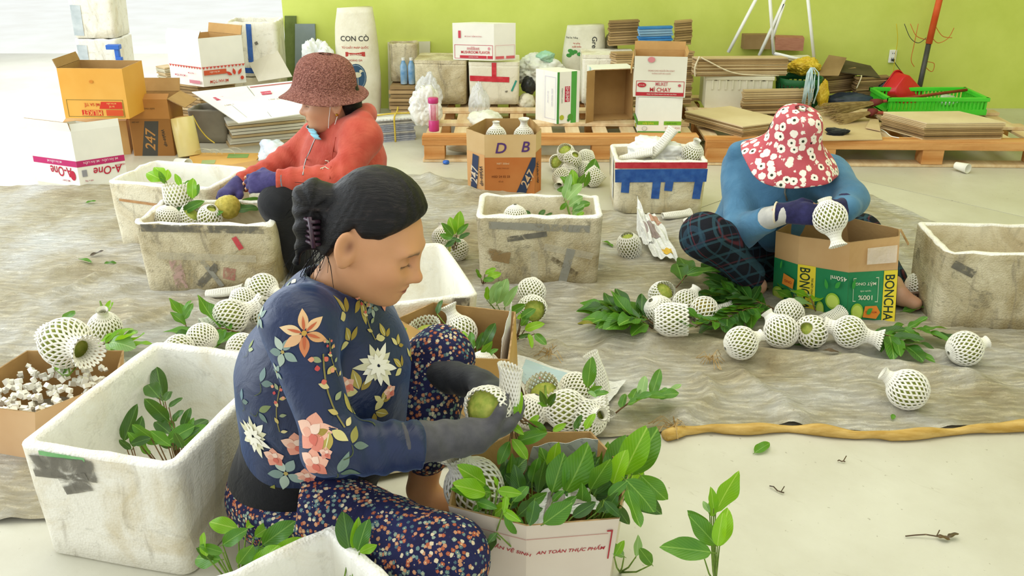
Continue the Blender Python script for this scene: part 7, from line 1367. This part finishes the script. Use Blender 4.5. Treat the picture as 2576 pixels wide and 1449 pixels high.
# carton lying on its side with the opening forwards
bl, br = fl(1492, 306, PZ), fl(1590, 300, PZ); w = (br - bl).length; h = at(1540, 176, bl.y / S).z - PZ; dp = .17; rz = math.atan2(br.y - bl.y, br.x - bl.x) - R(4); cen = (bl + br) / 2 + Vector((-math.sin(rz), math.cos(rz), 0)) * dp
oc = Carton('open_carton', 'white carton lying on its side with its brown inside facing out', (cen.x, cen.y, PZ + h / 2), (R(90), 0, rz), size=(w, h, dp), outer=CARD_W, inner=CARD_IN)
oc.panel(3, 0, .35, 1, .55, '#b9dcd0'); oc.panel(3, .35, .38, .65, .52, '#d8a0c0'); oc.flap(3, .07, 55, CARD_W); oc.flap(0, .05, 80, CARD_W); oc.disc(3, .8, .45, .06, .08, '#8fbf6a')
wl = front_carton('seafood_carton', 'white carton with green bands under the red-bordered noodle carton', (1603, 333), (1712, 334), PZ, 246, .20, outer=CARD_W, inner=CARD_GREY, closed=True)
wl.panel(0, .0, .22, .48, .33, '#7cb52f'); wl.panel(0, .60, .22, 1, .33, '#7cb52f'); wl.text(0, .24, .275, 'HẢI SẢN', .016, '#dcd84a'); wl.text(0, .78, .275, 'XUẤT KHẨU', .012, '#4f8a2a'); wl.text(0, .8, .14, 'ĐÔNG LẠNH', .016, '#d8b8b0'); wl.panel(0, 0, 0, 1, .04, '#5a9a3c'); wl.disc(0, .16, .12, .06, .06, '#b8b8b0'); wl.disc(0, .16, .12, .05, .05, '#e9e8df'); wl.panel(3, 0, .2, 1, .36, '#5f9f3f'); wl.disc(3, .5, .1, .2, .06, '#b9bf3a')
zt = PZ + wl.h + .003
mc = front_carton('noodle_carton', 'white noodle carton with a red-bordered label on top of the green-banded carton', (1592, 243), (1723, 246), zt, 142, .24, outer=pm('greyish_white_carton', '#dcd8c6', '#e6e2d2', 3, .65), inner=CARD)
mc.frame_print(0, .05, .03, .97, .40, '#b8303a', .003); mc.panel(0, .05, .03, .97, .12, '#b8303a'); mc.text(0, .55, .075, 'PHỤC VỤ ĐỘNG HÀNH CỦA MỌI GIA ĐÌNH', .010, '#e6dcd0', maxw=.17); mc.text(0, .52, .20, 'MÌ CHAY', .030, '#b8303a', maxw=.12); mc.text(0, .54, .33, 'MILIKET', .020, '#c06068', maxw=.07); mc.disc(0, .16, .30, .085, .06, '#b8303a'); mc.text(0, .16, .30, 'MÌ ĂN LIỀN', .007, '#e6dcd0'); mc.disc(0, .88, .30, .03, .035, '#c06068'); mc.text(0, .52, .66, 'DÙNG CHO NGƯỜI ĂN CHAY', .011, '#b06a64', maxw=.15); mc.text(0, .52, .59, 'KHÔNG CHẤT BẢO QUẢN', .011, '#b06a64', maxw=.15); mc.disc(0, .32, .92, .07, .07, '#d88a8e'); mc.flap(3, .10, 172, CARD_W); mc.flap(1, .03, 20); mc.flap(2, .05, 5)
lidbox('plain white foam box behind the open white carton', (1462, 262), (1592, 262), 138, .25, F_LIGHT, 17)[0]['label'] = 'plain white foam box behind the open white carton on its side'
sheet_stack('tall stack of brown flattened cartons behind the noodle carton', [(1530, 262), (1545, 268), (1738, 262)], PZ, 120, 24, h=.345); sheet_stack('bundle of blue flattened cartons on the brown stack', [(1603, 120), (1607, 123), (1690, 120)], .505, 85, 9, mats=[pm('blue_carton', '#2f78c0', '#4a90d2', 5, .6), pm('blue_carton_edge', '#7aa6cc', '#96bada', 5, .7)], h=.14); sheet_stack('brown flattened cartons behind the blue bundle', [(1528, 112), (1532, 116), (1605, 112)], .505, 85, 10, mats=SHEET_M[:2], h=.16); sheet_stack('brown flattened cartons right of the blue bundle', [(1693, 112), (1696, 116), (1738, 112)], .505, 85, 10, mats=SHEET_M[:2], h=.16)
# ---- on the right pallet
cr = thing('white_crate', 'white ribbed crate under the tied brown cardboard on the right pallet', 'crate', (0, 0, 0)); c, L, rot = place((1772, 271), (1938, 273), PZ); h = at(1850, 192, c.y / S).z - PZ; loc = on_edge(c, rot, .30); cr.location = (loc.x, loc.y, PZ); cr.rotation_euler = (0, 0, rot); CW = pm('cream_plastic', '#d9d4bd', '#e6e2cf', 5, .5)
MB().box((0, 0, .006), (L, .30, .012)).build('base', CW, cr)
for nm, c_, d_ in (('front_wall', (0, -.145, h / 2), (L, .008, h - .01)), ('back_wall', (0, .145, h / 2), (L, .008, h - .01)), ('side_wall', (-L / 2 + .004, 0, h / 2), (.008, .29, h - .01)), ('side_wall', (L / 2 - .004, 0, h / 2), (.008, .29, h - .01)), ('rim', (0, -.148, h - .012), (L + .015, .018, .024))): MB().box(c_, d_).build(nm, CW, cr, bevel=.003)
for k in range(9): MB().box((-L / 2 + .04 + k * (L - .08) / 8, -.151, h - .055), (.010, .008, .06)).build('rib', CW, cr)
for k in range(5): MB().box((-L / 2 + .06 + k * (L - .12) / 4, -.150, h - .022), (.016, .006, .012)).build('slot', pm('dark_slot', '#3a352c'), cr)
sb, P_, h_ = sheet_stack('stack of brown flattened cartons tied with cord on the white crate', [(1738, 186), (1752, 192), (1978, 190)], PZ + h + .002, 138, 11, top=SHEET_M[2], h=.115)
f0, f1 = P_[1], P_[2]; strap(sb, [(f0.x + .02, f0.y - .005, .12), (f0.x + .06, f0.y - .012, .10), (f0.x + .25, f0.y - .012, .02), (f1.x - .05, f1.y - .010, .002)], .005, CREAM, 'cord'); strap(sb, [(f0.x - .01, f0.y - .008, .0), (f0.x - .015, f0.y - .01, .06), (f0.x + .01, f0.y, .125)], .006, CREAM, 'cord')
sheet_stack('pale-topped stack of flattened cartons lying on the pallet behind the sun hat', [(1722, 306), (1868, 346), (1985, 330)], PZ, 322, 7, top=pm('pale_board', '#d8c39a', '#e4d2ac', 3, .8), h=.065); sheet_stack('pale-topped stack of flattened cartons before the bright green crate', [(2214, 322), (2322, 352), (2520, 350)], PZ, 312, 11, top=MATS['pale_board'], h=.10)
for lb, pp in (('cream cardboard sheet spread on the pallet right of the sun hat', [(2060, 352), (2220, 350), (2205, 300), (2050, 280)]), ('cardboard sheet lying behind the sun hat', [(1880, 285), (1990, 282), (1960, 265), (1868, 266)]), ('torn cardboard piece near the broom heads', [(2178, 320), (2215, 328), (2210, 300), (2190, 298)])):
    board('cardboard_sheet', lb, [fl(*p, PZ + .008 + (.012 if 'torn' in lb else 0)) for p in pp], SHEET_M[2])
gb = thing('green_basket', 'dark green plastic basket beside the white crate', 'basket', tuple(fl(2003, 266, PZ))); GP = pm('dark_green_plastic', '#1f5a30', '#2a6a3c', 5, .45)
for k, (r0, r1, z0, z1) in enumerate(((.115, .135, 0, .02), (.14, .15, .15, .19))): MB().lathe([(r0, z0), (r1, z1), (r1 - .008, z1), (r0 - .008, z0), (r0, z0)], 28, cap=False).build('band', GP, gb, smooth=True)
for k in range(28): a = 2 * math.pi * k / 28; MB().tube([(.125 * math.cos(a), .125 * math.sin(a), .015), (.140 * math.cos(a), .140 * math.sin(a), .155)], .007, 5).build('slat', GP, gb)
MB().lathe([(.001, .004), (.115, .004), (.115, .012), (.001, .012)], 24, cap=False).build('base', GP, gb); MB().lathe([(.001, .0), (.118, .0), (.122, .13), (.001, .13)], 20, cap=False).build('contents', pm('dark_contents', '#2c3a30', '#43523f', 8), gb)
YB = pm('yellow_plastic_twine', '#c9a21e', '#e6c845', 18, .4, .4, .6, 60); blob('yellow_bag', 'yellow plastic bag lying on the basket under the white trestle', 'plastic bag', at(2022, 166, 5.9), (.09, .07, .055), YB, .3, 31, n=4); blob('yellow_twine', 'hank of yellow twine hanging by the broom heads', 'twine', at(2070, 238, 5.7), (.035, .03, .085), YB, .2, 32, n=4)
cord = thing('cord_hank', 'hank of pale blue and white cords hanging over the basket', 'cord', at(2032, 262, 5.62)); rn = random.Random(12)
for k in range(22):
    x = rn.uniform(-.035, .04); m = [Vector((x * .3, 0, .23)), Vector((x, -.02, .20)), Vector((x * 1.1 + rn.uniform(-.01, .01), -.02, .10)), Vector((x + rn.uniform(-.015, .015), -.015, rn.uniform(-.01, .03)))]; MB().tube(m, .003, 4).build('cord', pm('pale_blue_cord', '#a9cdd8', '#d6e6ea', 20), cord, smooth=True)
bun1, P_, _ = sheet_stack('dark brown tied cardboard bundle by the green wall, left one', [(2052, 235), (2062, 240), (2150, 230)], PZ + .05, 160, 12, mats=SHEET_M[:2], h=.16, jit=.012); bun2, P_, _ = sheet_stack('dark brown tied cardboard bundle by the green wall, right one', [(2142, 240), (2150, 245), (2232, 240)], PZ + .04, 170, 12, mats=SHEET_M[:2], h=.13, jit=.012)
strap(bun2, [(P_[1].x, P_[1].y - .01, .06), (P_[1].x + .02, P_[1].y - .012, .13), (P_[1].x + .04, P_[1].y + .05, .14)], .004, CREAM, 'cord')
board('dark_cardboard', 'folded black-brown cardboard flap on the tied bundles', [at(2080, 175, 5.9), at(2215, 195, 5.9), at(2190, 165, 6.15), at(2100, 145, 6.15)], pm('blackish_board', '#4a4230', '#5c523c', 6, .85)); board('dark_cardboard', 'bent dark cardboard leaning on the left bundle', [at(2055, 190, 5.85), at(2110, 190, 5.85), at(2130, 145, 6.0), at(2085, 138, 6.05)], SHEET_M[1])
blob('blue_black_bag', 'dark blue bag lying under the tied bundles', 'plastic bag', at(2140, 252, 5.85), (.16, .08, .045), pm('navy_plastic', '#26303e', '#3a4658', 7, .4, .4), .2, 33); blob('black_roll', 'black rolled bag beside the red tub', 'plastic bag', at(2222, 225, 5.95), (.05, .05, .06), MATS['black_plastic'], .15, 34)
# brooms
def broom(label, tip, bind, end, r, seed, bindc):
    root = thing('broom', label, 'broom', bind); rn = random.Random(seed); a, b, e = [Vector(p) - Vector(bind) for p in (tip, bind, end)]; d = a - b; s_ = d.cross(Vector((0, 0, 1))).normalized(); u_ = s_.cross(d).normalized(); m = MB()
    for k in range(170):
        ang = rn.random() * 6.28; q = math.sqrt(rn.random()); w = (s_ * math.cos(ang) * 1.3 + u_ * math.sin(ang) * .6) * r * q; m.tube([b + w * .25, b + d * .5 + w * .8, b + d * rn.uniform(.85, 1.05) + w * 1.3], .0016, 3)
    o_ = m.build('bristles', pm('straw', '#a38a58', '#c4ac78', 25, .85), root); o_['kind'] = 'stuff'
    MB().tube([b - d * .16, b - d * .06, b + d * .06], [.013, .022, .026], 8).build('binding', bindc, root, smooth=True); MB().tube([b, e], .010, 8).build('handle', pm('red_brown_stick', '#8f3a2c', '#a34a38', 20, .5), root, smooth=True); return root
MAR = pm('maroon_cord', '#6a2a2a', '#7d3a36', 20); broom('straw broom with its red-brown handle pointing up to the right', at(2082, 278, 5.45), at(2200, 258, 5.55), at(2432, 226, 5.75), .055, 1, MAR); broom('lower straw broom with a maroon binding before the green crate', at(2100, 305, 5.35), at(2192, 282, 5.38), at(2330, 292, 5.40), .045, 2, MAR)
# red tub, green crate
tb = thing('red_tub', 'red plastic tub tipped against the green wall above the green crate', 'tub', at(2288, 232, 5.85), (R(-108), R(42), R(6))); RP = pm('red_plastic', '#c4141f', '#d3222c', 5, .3, .5)
def tubmesh():
    m = MB(); rg = []
    for w, d, z in ((.19, .15, 0), (.205, .165, .006), (.235, .195, .09), (.25, .21, .10), (.262, .222, .10), (.262, .222, .092), (.252, .212, .092)): rg.append([(x, y, z) for x, y in rrect(w, d, .045, 6, 3)])
    n = len(rg[0])
    for q in rg: m.v += q
    for i in range(len(rg) - 1):
        for j in range(n): m.f.append((i * n + j, i * n + (j + 1) % n, (i + 1) * n + (j + 1) % n, (i + 1) * n + j)); m.mi.append(0)
    m.f.append(tuple(range(n))[::-1]); m.mi.append(0); return m
tubmesh().build('tub', RP, tb, smooth=True)
gc = thing('green_crate', 'bright green slatted plastic crate at the right end of the pallet', 'crate', (0, 0, 0)); c, L, rot = place((2222, 300), (2480, 302), PZ); L = max(L, .62); gc.location = on_edge(Vector((c.x + .06, c.y + .12, PZ)), 0, .34); GB = pm('bright_green_plastic', '#3fc42a', '#52d23a', 5, .4, .4); hh = .11
MB().box((0, 0, .006), (L, .34, .012)).build('base', GB, gc)
for sx, sy, lx, ly in ((0, -.165, L, .012), (0, .165, L, .012), (-L / 2 + .006, 0, .012, .34), (L / 2 - .006, 0, .012, .34)):
    MB().box((sx, sy, hh - .012), (lx + .012, ly + .012, .024)).build('rim', GB, gc, bevel=.003); MB().box((sx, sy, .02), (lx, ly, .03)).build('lower_rail', GB, gc)
for sy in (-.165, .165):
    for k in range(26): MB().box((-L / 2 + .012 + k * (L - .024) / 25, sy, .06), (.011, .008, .075)).build('slat', GB, gc)
for sx in (-L / 2 + .006, L / 2 - .006):
    for k in range(13): MB().box((sx, -.155 + k * .31 / 12, .06), (.008, .011, .075)).build('slat', GB, gc)
blob('plastic_scrap', 'clear plastic scrap inside the bright green crate', 'plastic bag', gc.location + Vector((.16, .05, .05)), (.06, .05, .03), CLR, .3, 41); blob('black_glove', 'black cloth glove dropped on the pallet edge right of the sun hat', 'glove', fl(2105, 340, PZ) + Vector((0, 0, .018)), (.065, .045, .02), cloth('black_cloth', '#121416', '#1f2224'), .35, 42)
# white frame, box pile behind it, socket, pole, wires
wf = thing('white_trestle', 'white painted trestle standing on the tied cardboard by the green wall', 'trestle', at(1945, 165, 5.95)); WP = pm('white_paint', '#e9e9e4', '#f4f4f0', 5, .45)
for p in ([(1922, -40), (1832, 132)], [(1992, -40), (1910, 140)], [(1934, -40), (1946, 136)], [(1946, 134), (2048, 158)], [(2028, -40), (2050, 168)], [(1915, -30), (2036, -36)], [(1942, 100), (1972, 10)]): strap(wf, [at(*q, 5.95) - wf.location for q in p], .012, WP, 'bar')
sheet_stack('pile of pale foam slabs behind the white trestle', [(1862, 190), (1868, 196), (2035, 190)], .30, 135, 5, mats=[pm('pale_slab', '#d9d4bc', '#e6e2ce', 5), SHEET_M[2]], h=.13); bx1 = front_carton('brown_box', 'dark brown box on the slabs behind the white trestle', (1870, 124), (1938, 124), .433, 88, .12, outer=SHEET_M[1], closed=True); bx2 = front_carton('pinkish_box', 'pinkish corrugated box on the slabs behind the white trestle', (1948, 126), (2020, 128), .433, 95, .12, outer=pm('pinkish_card', '#a8705a', '#b8826a', 20, .8, stretch=(1, 1, 6)), closed=True)
sheet_stack('cartons piled under the foam slabs behind the crate', [(1862, 280), (1868, 284), (2040, 280)], PZ, 190, 10, h=.143)
so_ = thing('wall_socket', 'white double power socket on the green wall', 'socket', at(2244, 141, 6.4) + Vector((0, -.002, 0))); MB().box((0, -.008, 0), (.05, .016, .09)).build('plate', WP, so_, bevel=.004)
for z_ in (.022, -.012):
    for x_ in (-.006, .006): MB().box((x_, -.0165, z_), (.003, .002, .009)).build('slot', MATS['dark_slot'], so_)
MB().box((0, -.026, -.022), (.022, .022, .014)).build('plug', MATS['black_plastic'], so_, bevel=.003)
cb = thing('power_cable', 'thin black cable hanging from the wall socket', 'cable', at(2244, 150, 6.3)); strap(cb, [at(2246, 150, 6.36) - cb.location, at(2256, 165, 6.3) - cb.location, at(2268, 182, 6.2) - cb.location, at(2276, 200, 6.1) - cb.location], .003, MATS['black_plastic'], 'cable')
po = thing('steel_pole', 'dark pole with an orange sleeve standing against the green wall', 'pole', (at(2328, 190, 6.2).x, 6.66, 0)); MB().tube([(-.03, 0, 0), (.02, .06, .50)], .018, 12).build('shaft', pm('dark_steel', '#3d3c3a', '#4c4b48', 10, .4, .4), po, smooth=True); MB().tube([(.0185, .058, .48), (.075, .08, 1.1)], .022, 12).build('sleeve', pm('orange_plastic', '#d9562a', '#e66a3c', 8, .5), po, smooth=True)
OW = pm('orange_wire', '#c9622e', '#d87a3e', 10, .5); wr = thing('orange_wires', 'tangle of orange and dark wires hanging by the pole', 'wire', at(2320, 120, 6.3)); rn = random.Random(6)
for k, (pp, mm) in enumerate([([(2255, 60), (2258, 100), (2252, 140), (2246, 190)], pm('yellow_wire', '#d9c22e')), ([(2275, 60), (2290, 95), (2310, 108), (2330, 95)], MATS['dark_steel']), ([(2310, 60), (2300, 110), (2292, 150), (2300, 168)], OW), ([(2345, 95), (2360, 108), (2385, 96), (2400, 70)], OW), ([(2338, 120), (2322, 150), (2330, 170), (2345, 180), (2350, 160), (2330, 155)], OW), ([(2350, 60), (2370, 90), (2395, 95)], OW), ([(2290, 60), (2305, 90), (2330, 100)], OW)]): strap(wr, [at(*q, 6.28) - wr.location for q in pp], .0025, mm, 'wire')
cup2 = thing('paper_cup', 'white paper cup lying on the floor at the right end of the pallet', 'cup', tuple(fl(2420, 420, .03)), (R(90), 0, R(30))); MB().lathe([(.020, -.04), (.028, .04), (.026, .04), (.019, -.038), (.001, -.038)], 18, cap=False).build('cup', NETM, cup2, smooth=True)
tw = thing('white_twine', 'white plastic twine lying on the right pallet', 'twine', fl(2230, 335, PZ) + Vector((0, 0, .006))); strap(tw, [fl(*q, PZ + .006) - tw.location for q in ((2215, 325), (2228, 332), (2240, 342), (2262, 347))], .003, WP, 'twine'); blob('plastic_scrap', 'small blue scrap on the floor before the left pallet', 'scrap', fl(1122, 408, .012), (.018, .014, .012), BLUEP, .2, 50); blob('dust_bag', 'small dusty sack under the left pallet', 'sack', fl(1160, 395, .05) + Vector((0, .25, 0)), (.10, .06, .035), SACKM, .15, 51)
for o in list(bpy.data.objects):
    if 'dim' in o.keys(): del o['dim']
